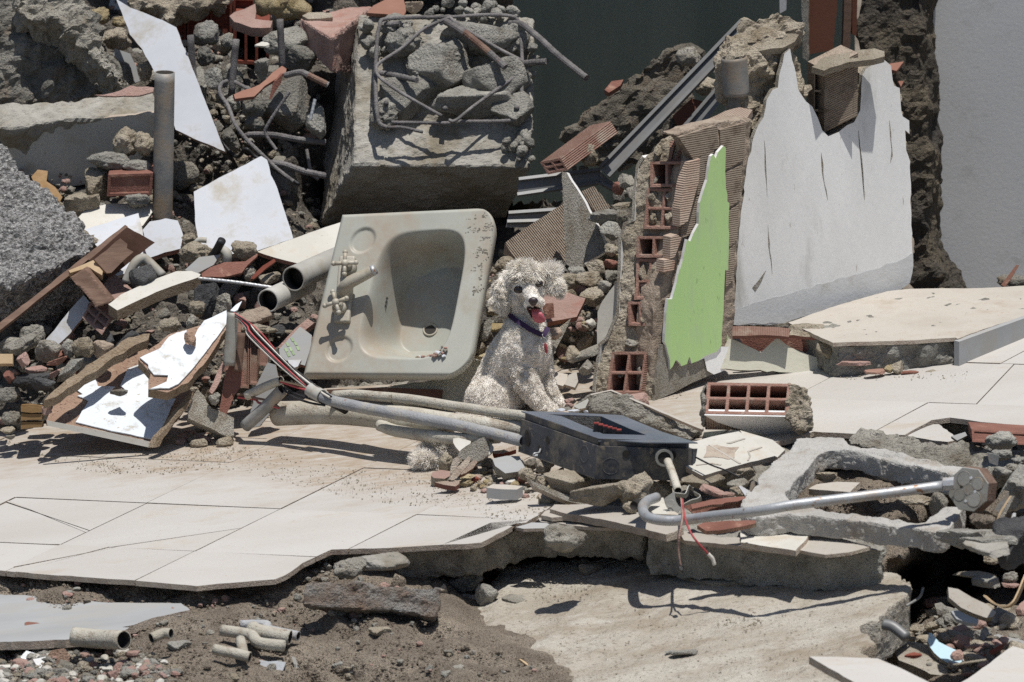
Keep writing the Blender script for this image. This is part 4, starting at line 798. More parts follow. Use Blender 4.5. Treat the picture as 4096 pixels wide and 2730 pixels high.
for (c, x, y, rx, ry, Y, kd, mt, nm, lab, tv) in [
    ('L1', 590, 170, 140, 130, .24, 'ang', 'mortar_grey', 'concrete_chunk', 'round faced grey chunk left of the knobbly pair', 0),
    ('L1', 860, 140, 75, 140, .22, 'lump', 'concrete', 'concrete_chunk', 'narrow grey chunk leaning on the knobbly chunk', 0),
    ('L1', 1040, 140, 165, 150, .2, 'lump', 'mortar', 'concrete_chunk', 'knobbly tan chunk above the torn chipboard strip', 0),
    ('L1', 900, 390, 230, 85, .16, 'ang', 'concrete', 'concrete_chunk', 'oblong dark grey brick sized chunk beside the chipboard strip', .65),
    ('L1', 370, 520, 200, 110, .16, 'slab', 'asphalt', 'asphalt_chunk', 'flat black grey asphalt piece, larger of two at lower left', .1),
    ('L1', 530, 580, 130, 75, .13, 'ang', 'asphalt', 'asphalt_chunk', 'small black asphalt piece in front of the flat one', 0),
    ('L1', 90, 720, 170, 110, .16, 'lump', 'concrete_dark', 'concrete_chunk', 'dark grey lump at the left edge above the planks', 0),
    ('L1', 150, 1010, 110, 100, .12, 'lump', 'mortar_grey', 'concrete_chunk', 'pale lump left of the stacked planks', 0),
    ('L1', 90, 1170, 75, 45, .10, 'ang', 'mortar', 'concrete_chunk', 'small tan stone on the floor at the left edge', 0),
    ('L1', 120, 1250, 55, 40, .09, 'ang', 'mortar_grey', 'concrete_chunk', 'smallest grey stone on the floor at the left edge', 0),
    ('L1', 290, 290, 70, 160, .17, 'slab', 'pink_brick', 'brick_fragment', 'long pink brick splinter standing left of the round faced chunk', .6),
    ('L1', 590, 910, 60, 120, .02, 'slab', 'pink_brick', 'brick_fragment', 'pink brick splinter standing at the corner of the lower panel', .3),
    ('L1', 110, 490, 75, 85, .18, 'ang', 'brick_red', 'brick_fragment', 'dark red hollow brick bit at the left edge', 0),
    ('L1', 660, 470, 100, 45, .17, 'ang', 'pink_brick', 'brick_fragment', 'small pink brick chip under the red one', .5),
    ('L1', 700, 310, 120, 50, .19, 'ang', 'terracotta', 'brick_fragment', 'orange red brick chip below the knobbly chunk', .3),
    ('L1', 480, 400, 120, 60, .2, 'slab', 'pink_brick', 'brick_fragment', 'flat rosy brick piece above the asphalt', .1),
    ('L1', 250, 110, 230, 100, .3, 'lump', 'mortar_grey', 'concrete_chunk', 'long tan grey mortar mass under the brown board', .35),
    ('L1', 1290, 150, 120, 110, .2, 'ang', 'brick_tan', 'brick_fragment', 'ribbed tan brick face behind the chipboard strip', .2),
    ('L1', 1380, 70, 60, 110, .28, 'ang', 'asphalt', 'asphalt_chunk', 'black asphalt lump under the tile plank, left one', 0),
    ('L1', 1590, 20, 170, 55, .28, 'ang', 'asphalt', 'asphalt_chunk', 'oblong black asphalt lump under the tile plank', .65),
    ('M1', 210, 780, 75, 90, .36, 'lump', 'mortar_grey', 'concrete_chunk', 'craggy grey lump just below the brown board', 0),
    ('M1', 110, 840, 90, 60, .36, 'lump', 'mortar_grey', 'concrete_chunk', 'low grey lump left of the craggy one', 0),
    ('M1', 1070, 705, 75, 50, .22, 'lump', 'mortar', 'mortar_lump', 'tan mortar lump above the upper white panel', 0),
    ('M1', 1235, 600, 60, 55, .25, 'lump', 'mortar', 'mortar_lump', 'tan mortar lump right of the tile plank tip', 0),
    ('M1', 1215, 690, 50, 50, .2, 'lump', 'mortar_grey', 'mortar_lump', 'grey mortar lump near the top of the upper panel', 0),
    ('M1', 1300, 530, 80, 110, .28, 'ang', 'asphalt', 'concrete_chunk', 'smooth dark grey stone under the thin steel bar', -.4),
    ('M1', 1400, 560, 60, 60, .27, 'ang', 'mortar_grey', 'concrete_chunk', 'grey stone right of the smooth dark stone', 0),
    ('M1', 1600, 660, 95, 55, .26, 'ang', 'brick_tan', 'brick_fragment', 'ribbed tan brick bit above the wire bundle', .2),
    ('M1', 1530, 235, 90, 65, .5, 'lump', 'mortar', 'mortar_lump', 'tan lump at the foot of the big square tile', 0),
    ('M1', 1690, 410, 60, 35, .45, 'ang', 'mortar', 'mortar_lump', 'tan flat lump below the clay tiles', .2),
    ('M1', 1570, 380, 45, 45, .46, 'lump', 'mortar_grey', 'mortar_lump', 'grey crumb between the clay shards', 0),
    ('M1', 900, 400, 65, 70, .4, 'ang', 'asphalt', 'asphalt_chunk', 'black asphalt lump in the fork of the pipe elbow', 0),
    ('M1', 1190, 165, 50, 40, .62, 'lump', 'mortar', 'mortar_lump', 'brown crumb right of the broken white tile', 0),
    ('M1', 1230, 240, 110, 60, .52, 'lump', 'mortar', 'mortar_lump', 'sandy heap left of the big square tile', 0),
    ]:
    R(nm, lab, c, x, y, rx, ry, Y, kd, mt, tiltv=tv)
tube('plastic_pipe', 'grey plastic pipe elbow between the tiles and the tile plank', 'pipe', [(*q('M1', (790, 440))[0], .42), (*q('M1', (840, 330))[0], .43), (*q('M1', (890, 290))[0], .44), (*q('M1', (930, 310))[0], .44), (*q('M1', (1020, 400))[0], .42)], .0125, 'pvc', sub=8)
tube('plastic_pipe', 'dark rimmed grey pipe fitting at the foot of the big square tile', 'pipe', [(*q('T2', (415, 510))[0], .5), (*q('T2', (470, 440))[0], .49), (*q('T2', (535, 320))[0], .47)], .011, 'wire_black', seg=16)
tube('plastic_pipe', 'curved pale pipe fitting beside the dark rimmed one', 'pipe', [(*q('T2', (520, 420))[0], .52), (*q('T2', (590, 470))[0], .5), (*q('T2', (590, 560))[0], .5)], .013, 'pvc', seg=16)
tube('plastic_pipe', 'thin grey pipe arch behind the pipe fittings', 'pipe', [(*q('T2', (215, 385))[0], .56), (*q('T2', (270, 320))[0], .56), (*q('T2', (360, 320))[0], .56)], .0075, 'pvc', seg=12)
plate('wall_tile', 'small dark faced tile in front of the pipe fittings', 'tile', 'T2', [(110, 660), (275, 510), (520, 480), (440, 600), (250, 700)], (300, 600, .46), (0, -.7, .7), .010, 'tile_grey', 'biscuit', jag=.001)
plate('clay_shard', 'long red brown clay shard lying under the tan lump', 'tile', 'T2', [(300, 700), (400, 630), (560, 570), (800, 560), (940, 470), (940, 500), (830, 600), (760, 690), (520, 740), (310, 740)], (600, 620, .44), (0, -.75, .65), .010, 'brick_red', jag=.002)
plate('clay_shard', 'dark brown clay splinter crossing the small gap', 'tile', 'T2', [(860, 760), (1000, 610), (1130, 530), (1150, 560), (1040, 640), (900, 760)], (1000, 640, .42), (.2, -.7, .7), .010, 'brick_dark', 'brick_red', jag=.002)
bt('T2', 'thin straight steel bar lying left of the grey drain pipe', [(270, 755, .36), (700, 800, .34), (1310, 890, .32)], .0052, 'zinc')
tube('drain_pipe', 'large grey drain pipe with an open end left of the sink', 'pipe', [(*q('T2', (1350, 760))[0], .28), (*q('T2', (1711, 600))[0], .42), (*q('T2', (1900, 520))[0], .5)], .0325, 'pvc', hollow=.004, seg=32)
tube('drain_pipe', 'large grey drain pipe lying below the open one', 'pipe', [(*q('T2', (1060, 1010))[0], .24), (*q('T2', (1300, 900))[0], .34), (*q('T2', (1500, 800))[0], .42)], .030, 'pvc', hollow=.004, seg=32)
plate('printed_tile', 'pale tile printed with small green squares, left of the sink foot', 'tile', 'M2', [(182, 938), (312, 795), (388, 850), (380, 930), (345, 1040), (190, 1000)], (290, 920, .20), (-.1, -.6, .8), .010, 'tile_grey', 'biscuit_red', jag=.001)
pt = bpy.data.objects['printed_tile']
for (x, y) in [(265, 880), (285, 905), (300, 935), (235, 910), (255, 940), (270, 965), (225, 945), (240, 975)]:
    plate('printed_square', None, None, 'M2', [(x - 12, y - 12), (x + 2, y - 14), (x + 14, y + 8), (x, y + 12)], (290, 920, .20), (-.1, -.6, .8), .001, 'print_green', parent=pt, lift=.0015)
plate('brick_shell', 'pinkish ribbed clay strip behind the printed tile', 'brick fragment', 'T2', [(1170, 1540), (1400, 1300), (1510, 1210), (1590, 1260), (1400, 1420), (1250, 1568)], (1400, 1380, .24), (-.2, -.7, .7), .02, 'pink_brick', jag=.002)
bb = empty('brick_wall_piece', P(950, 1550, .12), 'standing ribbed brick piece between the white panel and the wire bundle', 'brickwork')
for i, (x0, x1, y0, y1) in enumerate([(1405, 1480, 730, 1000), (1485, 1560, 760, 1100), (1565, 1620, 760, 1080), (1625, 1680, 780, 960)]):
    A, B, T = P(*q('M1', (x0, y1))[0], .12), P(*q('M1', (x1, y1 + 5))[0], .12), P(*q('M1', (x0 + 5, y0))[0], .18)
    V, F, fm, loc = brick_geo(A, B - A, T - A, Vector((0, .09, .02)), 1, 1, .006, .012, .05, .17); mesh_obj('brick', V, F, ['brick_clay', 'brick_clay', 'mortar'], bb, fmat=fm, loc=loc)
R('mortar_lump', 'tan mortar bed on top of the standing ribbed brick', 'M1', 1620, 730, 110, 30, .18, 'lump', 'mortar')
plate('clay_shard', 'tall pointed dark red clay shard standing before the ribbed brick', 'tile', 'M1', [(1405, 1060), (1440, 960), (1475, 915), (1530, 1010), (1530, 1070), (1470, 1150), (1420, 1270), (1375, 1250)], (1460, 1080, .05), (.1, -.95, .3), .012, 'brick_red', 'pink_brick', jag=.002)
plate('clay_shard', 'slim pink clay splinter left of the tall pointed shard', 'tile', 'M1', [(1310, 1120), (1395, 940), (1412, 960), (1380, 1060), (1330, 1140)], (1360, 1050, .06), (.1, -.8, .6), .012, 'pink_brick', jag=.002)
plate('brick_slab', 'brown fallen brick slab on the floor under the shards', 'brick', 'M1', [(1210, 1150), (1240, 1110), (1330, 1230), (1468, 1290), (1468, 1400), (1430, 1410), (1260, 1330), (1180, 1290)], (1330, 1280, .0), (.1, -.9, .45), .05, 'plaster_raw', jag=.004)
R('mortar_lump', 'round grey lump beside the tall pointed shard', 'M1', 1342, 1175, 38, 42, .0, 'lump', 'mortar_grey')
plate('wall_tile', 'grey tile standing behind the wire bundle at the left of the sink', 'tile', 'M2', [(30, 1180), (80, 1080), (110, 1020), (160, 1035), (180, 1130), (210, 1180), (140, 1330), (60, 1420), (-10, 1430)], (90, 1230, .06), (-.1, -.93, .35), .012, 'tile_grey', 'biscuit', jag=.003)
plate('wall_tile', 'small bright tile chip beside the sink corner', 'tile', 'M2', [(235, 1005), (322, 1003), (300, 1045), (260, 1060)], (280, 1030, .12), (0, -.45, .9), .008, 'tile_white', 'biscuit')
plate('dry_leaf', 'crumpled orange brown leaf in the dark gap at the left', 'leaf', 'Z1', [(215, 1220), (260, 1170), (330, 1180), (320, 1250), (380, 1290), (430, 1360), (410, 1395), (330, 1330), (280, 1300), (240, 1270)], (320, 1270, .80), (.1, -.7, .7), .003, 'leaf', jag=.006)
# ================================================================ centre: sink, pipes, electrical box
SNN = N3(-.22, -.82, .52)
sp0 = P(*q('M2', (330, 1098))[0], .10)
def sc(x, y): return hitplane(*q('M2', (x, y))[0], sp0, SNN)
sBL, sBR, sTL, sTR = sc(332, 1098), sc(1365, 1106), sc(576, 90), sc(1556, 44)
def spt(u, v, h=0.0):
    return sBL.lerp(sBR, u).lerp(sTL.lerp(sTR, u), v) + SNN * h
def sm(a, b, x):
    t = min(1, max(0, (x - a) / (b - a))); return t * t * (3 - 2 * t)
def bowl(u, v):
    uc = .585; hu = (.265 if u > uc else .285 + .03 * (1 - v)); vc = .49; hv = .385
    d = ((abs(u - uc) / hu) ** 4.2 + (abs(v - vc) / hv) ** 4.2) ** (1 / 4.2)
    wall = 1 - sm(.50 + .24 * sm(uc - .22, uc + .10, u), 1.02, d)
    dep = .150 * wall * (1 + .12 * (1 - min(1, math.hypot(u - .60, v - .42) / .3)))
    for (a, b, r, dd) in ((.175, .83, .085, .006), (.185, .16, .085, .006)):
        t = math.hypot((u - a) * 1.0, (v - b) * 1.0) / r; dep += dd * (1 - sm(.75, 1.0, t))
    e = min(u, v, 1 - u, 1 - v); dep += .006 * (1 - sm(0, .022, e)) ** 2
    return -dep
NU = 150
def umax(v):
    r = .17
    if v > 1 - r: return 1 - r * .8 + math.sqrt(max(0, r * r - (v - (1 - r)) ** 2)) * .8
    if v < r: return 1 - r * 1.05 + math.sqrt(max(0, r * r - (r - v) ** 2)) * 1.05
    return 1.0
V = []; F = []
for j in range(NU + 1):
    v = j / NU; um = umax(v)
    for i in range(NU + 1):
        u = i / NU * um; V.append(spt(u, v, bowl(u / um if False else u, v)))
for j in range(NU):
    for i in range(NU):
        a = j * (NU + 1) + i; F.append((a, a + 1, a + NU + 2, a + NU + 1))
ring = [(i / NU * umax(0), 0) for i in range(NU)] + [(umax(j / NU), j / NU) for j in range(NU)] + [((1 - i / NU) * umax(1), 1) for i in range(NU)] + [(0, 1 - j / NU) for j in range(NU)]
idx = [i for i in range(NU)] + [j * (NU + 1) + NU for j in range(NU)] + [NU * (NU + 1) + NU - i for i in range(NU)] + [(NU - j) * (NU + 1) for j in range(NU)]
base = idx
for (h, ins) in ((-.010, -.004), (-.030, .0), (-.046, .02), (-.07, .08), (-.12, .17), (-.165, .30)):
    st_ = len(V)
    for (u, v) in ring:
        uu = u + (.5 - u) * ins * 2; vv = v + (.5 - v) * ins * 2; V.append(spt(uu, vv, h - .006))
    new = list(range(st_, st_ + len(ring))); k = len(ring)
    for a in range(k): F.append((base[a], new[a], new[(a + 1) % k], base[(a + 1) % k]))
    base = new
F.append(base[::-1])
sink = empty('wash_basin', spt(.5, 0, -.05), 'dusty grey green ceramic wash basin propped on its edge in the rubble', 'sink')
mesh_obj('basin', V, F, 'sink', sink, smooth=True)
eu = (sBR - sBL).normalized(); ev = SNN.cross(eu).normalized()
dc = spt(.60, .40, bowl(.60, .40))
def disc(c, n, r, h, seg=28, sx=1.0):
    n = n.normalized(); a = n.orthogonal().normalized(); b = n.cross(a); V = []; F = []
    for z in (0, h):
        for k in range(seg): V.append(c + (a * math.cos(k * 6.2832 / seg) * sx + b * math.sin(k * 6.2832 / seg)) * r + n * z)
    F = [list(range(seg))[::-1], list(range(seg, 2 * seg))] + [(k, (k + 1) % seg, seg + (k + 1) % seg, seg + k) for k in range(seg)]
    return V, F
def torus(c, n, R_, r, seg=30, sg=8):
    n = n.normalized(); a = n.orthogonal().normalized(); b = n.cross(a); path = [c + (a * math.cos(k * 6.2832 / seg) + b * math.sin(k * 6.2832 / seg)) * R_ for k in range(seg)]
    V = []; F = []
    for k in range(seg):
        o = (path[k] - c).normalized()
        for s in range(sg): V.append(path[k] + (o * math.cos(s * 6.2832 / sg) + n * math.sin(s * 6.2832 / sg)) * r)
    for k in range(seg):
        for s in range(sg): F.append((k * sg + s, k * sg + (s + 1) % sg, ((k + 1) % seg) * sg + (s + 1) % sg, ((k + 1) % seg) * sg + s))
    return V, F
ndr = (SNN + Vector((0, 0, .25))).normalized()
V, F = torus(dc + ndr * .001, ndr, .0175, .0028); mesh_obj('drain_ring', V, F, 'tap', sink, smooth=True)
V, F = disc(dc + ndr * .0005, ndr, .0165, .001); mesh_obj('drain_shade_disc', V, F, 'hole_shade', sink)  # flat black disc, the dark of the drain opening as colour
for (x, y) in ((764, 597), (757, 620), (750, 643)):
    u0 = .355; v0 = .50 + (620 - y) / 1008 * 1.0; p = spt(u0, v0, bowl(u0, v0)); V, F = disc(p + SNN * .0008, (SNN * .7 + eu * .6), .0042, .0015, sx=.7); mesh_obj('overflow_shade_disc', V, F, 'hole_shade', sink)  # small black discs painted dark in place of real openings
tap = []
def ball(c, r, sc3=(1, 1, 1), basis=None, sub=3):
    bm = bmesh.new(); bmesh.ops.create_icosphere(bm, subdivisions=sub, radius=1); b = basis or (Vector((1, 0, 0)), Vector((0, 1, 0)), Vector((0, 0, 1)))
    V = [c + b[0] * v.co.x * r * sc3[0] + b[1] * v.co.y * r * sc3[1] + b[2] * v.co.z * r * sc3[2] for v in bm.verts]; F = [[v.index for v in f.verts] for f in bm.faces]; bm.free(); return V, F
B3 = (eu, ev, SNN)
def joinVF(parts):
    V = []; F = []
    for v, f in parts:
        o = len(V); V += list(v); F += [[i + o for i in t] for t in f]
    return V, F
def boxVF(c, hx, hy, hz, b=B3):
    V = [c + b[0] * sx * hx + b[1] * sy * hy + b[2] * sz * hz for sx in (-1, 1) for sy in (-1, 1) for sz in (-1, 1)]
    return V, [(0, 1, 3, 2), (4, 6, 7, 5), (0, 4, 5, 1), (2, 3, 7, 6), (0, 2, 6, 4), (1, 5, 7, 3)]
def cyl(a, b, r, r2=None, seg=20):
    V, F, _ = tube_geo([a, a.lerp(b, .5), b], r, seg, taper=(r2 or r) / r); return V, F
tapo = empty('basin_tap', spt(.14, .52, 0), 'dusty two handled mixer tap with cross handles on the wash basin', 'tap')
V, F = boxVF(spt(.14, .52, .006), .021, .088, .009); o = mesh_obj('base_plate', V, F, 'tap', tapo); m_ = o.modifiers.new('b', 'BEVEL'); m_.width = .005; m_.segments = 3
for v0 in (.405, .645):
    b0 = spt(.14, v0, .012)
    V, F = joinVF([cyl(b0, b0 + SNN * .016, .021, .017), cyl(b0 + SNN * .016, b0 + SNN * .034, .013, .011)]); mesh_obj('valve_body', V, F, 'tap', tapo, smooth=True)
    hc = b0 + SNN * .046; parts = [ball(hc, .010, (1, 1, .9), B3), cyl(b0 + SNN * .03, hc, .006)]
    ang = .35 if v0 < .5 else .05
    for k in range(4):
        d = eu * math.cos(ang + k * math.pi / 2) + ev * math.sin(ang + k * math.pi / 2)
        parts += [cyl(hc, hc + d * .028, .0042, .0058), ball(hc + d * .029, .0066)]
    V, F = joinVF(parts); mesh_obj('cross_handle', V, F, 'tap', tapo, smooth=True)
s0, s1, s2 = spt(.145, .50, .012), spt(.19, .535, .045), spt(.325, .600, .052)
V, F, _ = tube_geo(smooth_path([s0, spt(.16, .515, .034), s1, s1.lerp(s2, .5), s2], 6), .019, 20, taper=.72); mesh_obj('spout', V, F, 'tap', tapo, smooth=True)
V, F = cyl(s2 - (s2 - s1).normalized() * .003, s2 + (s2 - s1).normalized() * .007, .0142, .0125); mesh_obj('spout_tip', V, F, 'zinc', tapo, smooth=True)
GRIT = []
for i in range(60):
    u = RR.uniform(.66, .84); v = .115 + RR.random() ** 1.6 * .085 * (1 - abs(u - .77) * 3); GRIT.append((spt(u, v, bowl(u, v) + .003), RR.uniform(.003, .010)))
DV = []; DF = []
for i in range(900):
    t = RR.random(); u = .965 - .02 * t + RR.gauss(0, .020) - (.12 * RR.random() ** 2 if t < .3 else 0); v = .95 - .46 * t ** 1.3 + RR.gauss(0, .012)
    if u > umax(min(.999, v)) - .004 or v > .985 or vnoise(np.array([[u * 38, v * 38, 3.]]))[0] < -.05: continue
    a_ = ball(spt(u, v, bowl(u, v)), RR.uniform(.0007, .0023), (1.3, 1, .5), B3, sub=1); b_ = len(DV); DV += a_[0]; DF += [[k + b_ for k in f] for f in a_[1]]
tag(mesh_obj('dirt_crust', DV, DF, 'mortar_grey', sink), kind='stuff')
plate('yellow_slab', 'smooth cream panel lying under the wash basin behind the dog', 'panel', 'M2', [(880, 1170), (1250, 1120), (1400, 1010), (1465, 1010), (1400, 1150), (1330, 1290), (900, 1290)], (1200, 1200, .12), (0, -.85, .5), .02, 'plaster_cream', jag=.002)
plate('wooden_board', 'dark wooden board in the shade under the wash basin', 'wooden board', 'M2', [(480, 1190), (900, 1180), (1210, 1190), (1200, 1270), (900, 1260), (520, 1230)], (800, 1220, .08), (0, -.93, .35), .02, 'wood_dark')
tube('conduit_pipe', 'thin pale conduit, uppermost of the pipes in front of the wash basin', 'pipe', [(*q('M2', (525, 1228))[0], -.16), (*q('M2', (700, 1222))[0], -.20), (*q('M2', (1000, 1255))[0], -.30), (*q('M2', (1400, 1315))[0], -.44), (*q('M2', (1760, 1362))[0], -.58)], .0125, 'pvc_muddy', seg=18, wob=.002)
tube('conduit_pipe', 'blue grey muddy conduit from the wire bundle to the electrical box', 'pipe', [(*q('M2', (385, 1195))[0], -.16), (*q('M2', (470, 1240))[0], -.19), (*q('M2', (560, 1272))[0], -.22), (*q('M2', (900, 1342))[0], -.36), (*q('M2', (1300, 1420))[0], -.50), (*q('M2', (1720, 1508))[0], -.66)], .0145, 'conduit_blue', hollow=.0025, seg=20, wob=.003)
V_ = [P(*q('M2', (375, 1186))[0], -.155), P(*q('M2', (400, 1205))[0], -.165), P(*q('M2', (450, 1232))[0], -.185)]
tube('conduit_socket', 'short wider socket at the end of the blue grey conduit', 'pipe', V_, .0175, 'pvc', hollow=.003, seg=20)
tube('conduit_pipe', 'thickest muddy pipe lying lowest across the floor in front of the basin', 'pipe', [(*q('M2', (172, 1338))[0], -.02), (*q('M2', (440, 1330))[0], -.10), (*q('M2', (700, 1352))[0], -.20), (*q('M2', (1000, 1395))[0], -.32), (*q('M2', (1250, 1420))[0], -.42)], .0310, 'pvc_muddy', seg=26, wob=.002, taper=.8)
tube('conduit_pipe', 'pale thick pipe reaching the box just below the thin conduit', 'pipe', [(*q('M2', (700, 1318))[0], -.18), (*q('M2', (1000, 1350))[0], -.32), (*q('M2', (1350, 1400))[0], -.45), (*q('M2', (1730, 1440))[0], -.56)], .0200, 'pvc_muddy', seg=24, wob=.002)
tube('conduit_pipe', 'dark muddy pipe curving below the blue grey conduit', 'pipe', [(*q('M2', (820, 1415))[0], -.28), (*q('M2', (900, 1440))[0], -.33), (*q('M2', (1100, 1480))[0], -.42), (*q('M2', (1350, 1500))[0], -.52), (*q('M2', (1560, 1490))[0], -.56)], .0150, 'pvc_muddy', seg=18, wob=.003)
tube('wire_pipe', 'upright open grey pipe with wires coming out beside the white panel', 'pipe', [(*q('M1', (1462, 628))[0], .06), (*q('M1', (1450, 800))[0], .05), (*q('M1', (1438, 960))[0], .04)], .0150, 'galvanised', hollow=.0015, seg=24)
tube('wire_pipe', 'shorter brown pipe beside the upright wire pipe', 'pipe', [(*q('M1', (1512, 755))[0], .06), (*q('M1', (1500, 900))[0], .05), (*q('M1', (1490, 1000))[0], .04)], .011, 'wood_brown', hollow=.002, seg=18)
def wire(lab, pts, mt, r=.0024, group=None, name='wire'):
    return tube(name, lab, 'wire', [(*q(c, (x, y))[0], Y) for c, x, y, Y in pts], r, mt, seg=8, sub=10, group=group)
wl = [('wire_black', 'topmost black wire of the bundle above the basin corner', 0, 0), ('wire_white', 'pale wire in the bundle at the basin corner', 14, 12), ('wire_black', 'second black wire of the bundle at the basin corner', 6, 26), ('wire_red', 'red wire of the bundle at the basin corner', -16, 22), ('wire_black', 'lowest black wire of the bundle at the basin corner', -26, 34), ('wire_white', 'lowest pale wire of the bundle at the basin corner', -30, 44)]
for i, (mt, lab, dx, dy) in enumerate(wl):
    wire(lab, [('M1', 1470, 640 + i * 4, .055), ('M1', 1500, 655 + i * 3, .03), ('M1', 1560 + dx * .5, 700 + dy * .6, 0), ('M2', 20 + dx, 820 + dy * .7, -.04), ('M2', 140 + dx, 945 + dy * .6, -.08), ('M2', 260 + dx * .7, 1065 + dy * .5, -.12), ('M2', 385 + dx * .2, 1190 + dy * .15, -.155)], mt, .0026)
wire('black wires passing over the conduit socket', [('M2', 120, 930, -.06), ('M2', 300, 1080, -.12), ('M2', 440, 1190, -.18), ('M2', 510, 1235, -.22)], 'wire_black', .003)
wire('white wire passing over the conduit socket', [('M2', 130, 950, -.06), ('M2', 290, 1085, -.12), ('M2', 430, 1195, -.18), ('M2', 500, 1240, -.22)], 'wire_white', .003)
wire('dark red wire looping out of the upright pipe', [('M1', 1465, 630, .06), ('M1', 1500, 650, .03), ('M1', 1620, 740, -.01), ('M1', 1725, 860, -.03)], 'wire_red', .002)
tube('conduit_pipe', 'brown conduit stub pointing up at the left of the crossing wires', 'pipe', [(*q('M2', (-20, 1230))[0], -.02), (*q('M2', (90, 1175))[0], -.05), (*q('M2', (195, 1132))[0], -.08)], .0115, 'wood_brown' if False else 'pvc_muddy', hollow=.002, seg=18)
tube('conduit_pipe', 'brown conduit rising from the floor left of the thick muddy pipe', 'pipe', [(*q('M2', (-30, 1420))[0], -.02), (*q('M2', (90, 1310))[0], -.05), (*q('M2', (205, 1190))[0], -.08)], .016, 'steel', hollow=.002, seg=18)
wire('red wire crossing into the conduit socket', [('M2', 190, 1140, -.09), ('M2', 290, 1175, -.13), ('M2', 380, 1200, -.16)], 'wire_red', .003)
wire('yellowish wire crossing into the conduit socket', [('M2', 190, 1135, -.09), ('M2', 300, 1160, -.13), ('M2', 390, 1190, -.16)], 'wood_pale', .003)
wire('black wire sagging under the conduit socket, upper one', [('M2', 215, 1175, -.09), ('M2', 280, 1215, -.13), ('M2', 380, 1250, -.17), ('M2', 490, 1285, -.2)], 'wire_black', .003)
wire('black wire sagging under the conduit socket, lower one', [('M2', 205, 1185, -.09), ('M2', 270, 1235, -.13), ('M2', 370, 1272, -.17), ('M2', 470, 1290, -.2)], 'wire_black', .003)
wire('red wire reaching the thick muddy pipe', [('M1', 1490, 1160, -.0), ('M1', 1600, 1175, -.02), ('M2', 60, 1275, -.04), ('M2', 180, 1305, -.08)], 'wire_red', .0032)
wire('brown wire reaching the thick muddy pipe', [('M1', 1490, 1145, -.0), ('M1', 1560, 1140, -.02), ('M2', 20, 1240, -.04), ('M2', 110, 1260, -.06), ('M2', 180, 1300, -.08)], 'wood_brown', .0032)
box = empty('electrical_box', P(2400, 1910, -.95), 'black metal electrical panel box without its door, resting on mortar lumps', 'electrical box')
def e2(x, y, Y): return P(*q('E2', (x, y))[0], Y)
LBt, CBt, RBt = e2(97, 362, -.655), e2(977, 672, -.965), e2(2062, 702, -.955)
LBb, CBb, RBb = e2(66, 735, -.655), e2(932, 1046, -.965), e2(2054, 1070, -.955)
FBt = LBt + (RBt - CBt); FBb = LBb + (RBb - CBb)
def panel(name, pts, th, mt, inward, parent=box):
    k = len(pts); W = list(pts) + [p + inward * th for p in pts]
    return mesh_obj(name, W, [list(range(k)), list(range(2 * k - 1, k - 1, -1))] + [[i, i + k, (i + 1) % k + k, (i + 1) % k] for i in range(k)], mt, parent)
inw = ((RBt - CBt) + (LBt - CBt)).normalized()
panel('side', [LBt, CBt, CBb, LBb], .003, 'box_black', Vector((.9, .2, 0)).normalized())
panel('side', [CBt, RBt, RBb, CBb], .003, 'box_black', Vector((0, 1, 0)))
panel('side', [RBt, FBt, FBb, RBb], .003, 'box_black', Vector((-.9, -.2, 0)).normalized())
panel('side', [FBt, LBt, LBb, FBb], .003, 'box_black', Vector((0, -1, 0)))
panel('bottom', [LBb, CBb, RBb, FBb], .003, 'box_black', Vector((0, 0, 1)))
fl = e2(2110, 700, -.94)
panel('side_flap', [RBt, fl, e2(2085, 860, -.92), RBb], .003, 'box_black', Vector((-.2, .5, 0)))
upv = Vector((0, 0, 1))
i0, i1, i2, i3 = [p.lerp((LBt + CBt + RBt + FBt) / 4, .05) for p in (LBt, CBt, RBt, FBt)]
H_ = .017
for a_, b_ in ((i0, i1), (i1, i2), (i2, i3), (i3, i0)):
    panel('inner_frame', [a_ - upv * .01, b_ - upv * .01, b_ + upv * H_, a_ + upv * H_], .002, 'box_black', ((LBt + CBt + RBt + FBt) / 4 - (a_ + b_) / 2).normalized())
LZ = LBt.z + H_
lidp0 = e2(977, 640, -.985)
lidpl = [(100, 272), (560, 282), (1250, 318), (1700, 505), (2112, 632), (1500, 628), (1090, 598), (985, 612), (940, 585), (560, 430), (180, 300)]
hole = [(400, 305), (560, 330), (1035, 532), (1530, 545), (1330, 470), (1010, 330)]
ln = ((e2(2112, 632, -.985) - lidp0).cross(e2(100, 272, -.655 + .01) - lidp0)).normalized()
if ln.z < 0: ln = -ln
def lp(x, y): return hitplane(*q('E2', (x, y))[0], lidp0, ln)
O_ = [lp(*p) for p in lidpl]; I_ = [lp(*p) for p in hole]
ringp = O_[:1] + I_[:1] + I_[1:][::1] + I_[:1] + O_[:1] + O_[1:]
ow = [0, 1, 2, 3, 4, 5, 6, 7, 8, 9, 10]
poly = [O_[0]] + [I_[0], I_[5], I_[4], I_[3], I_[2], I_[1], I_[0]] if False else None
V = O_ + I_ ; nO = len(O_)
quads = [(0, 1, nO + 5, nO + 0), (1, 2, nO + 5), (2, 3, nO + 4, nO + 5), (3, 4, nO + 3, nO + 4), (4, 5, nO + 3), (5, 6, nO + 2, nO + 3), (6, 7, nO + 2), (7, 8, nO + 2), (8, 9, nO + 1, nO + 2), (9, 10, nO + 0, nO + 1), (10, 0, nO + 0)]
T_ = [v for v in V]; Bm = [v - ln * .0025 for v in V]; n_ = len(V)
Fq = [tuple(f) for f in quads] + [tuple(i + n_ for i in f[::-1]) for f in quads]
for i in range(nO): Fq.append((i, (i + 1) % nO, (i + 1) % nO + n_, i + n_))
hi = [nO + k for k in range(6)]
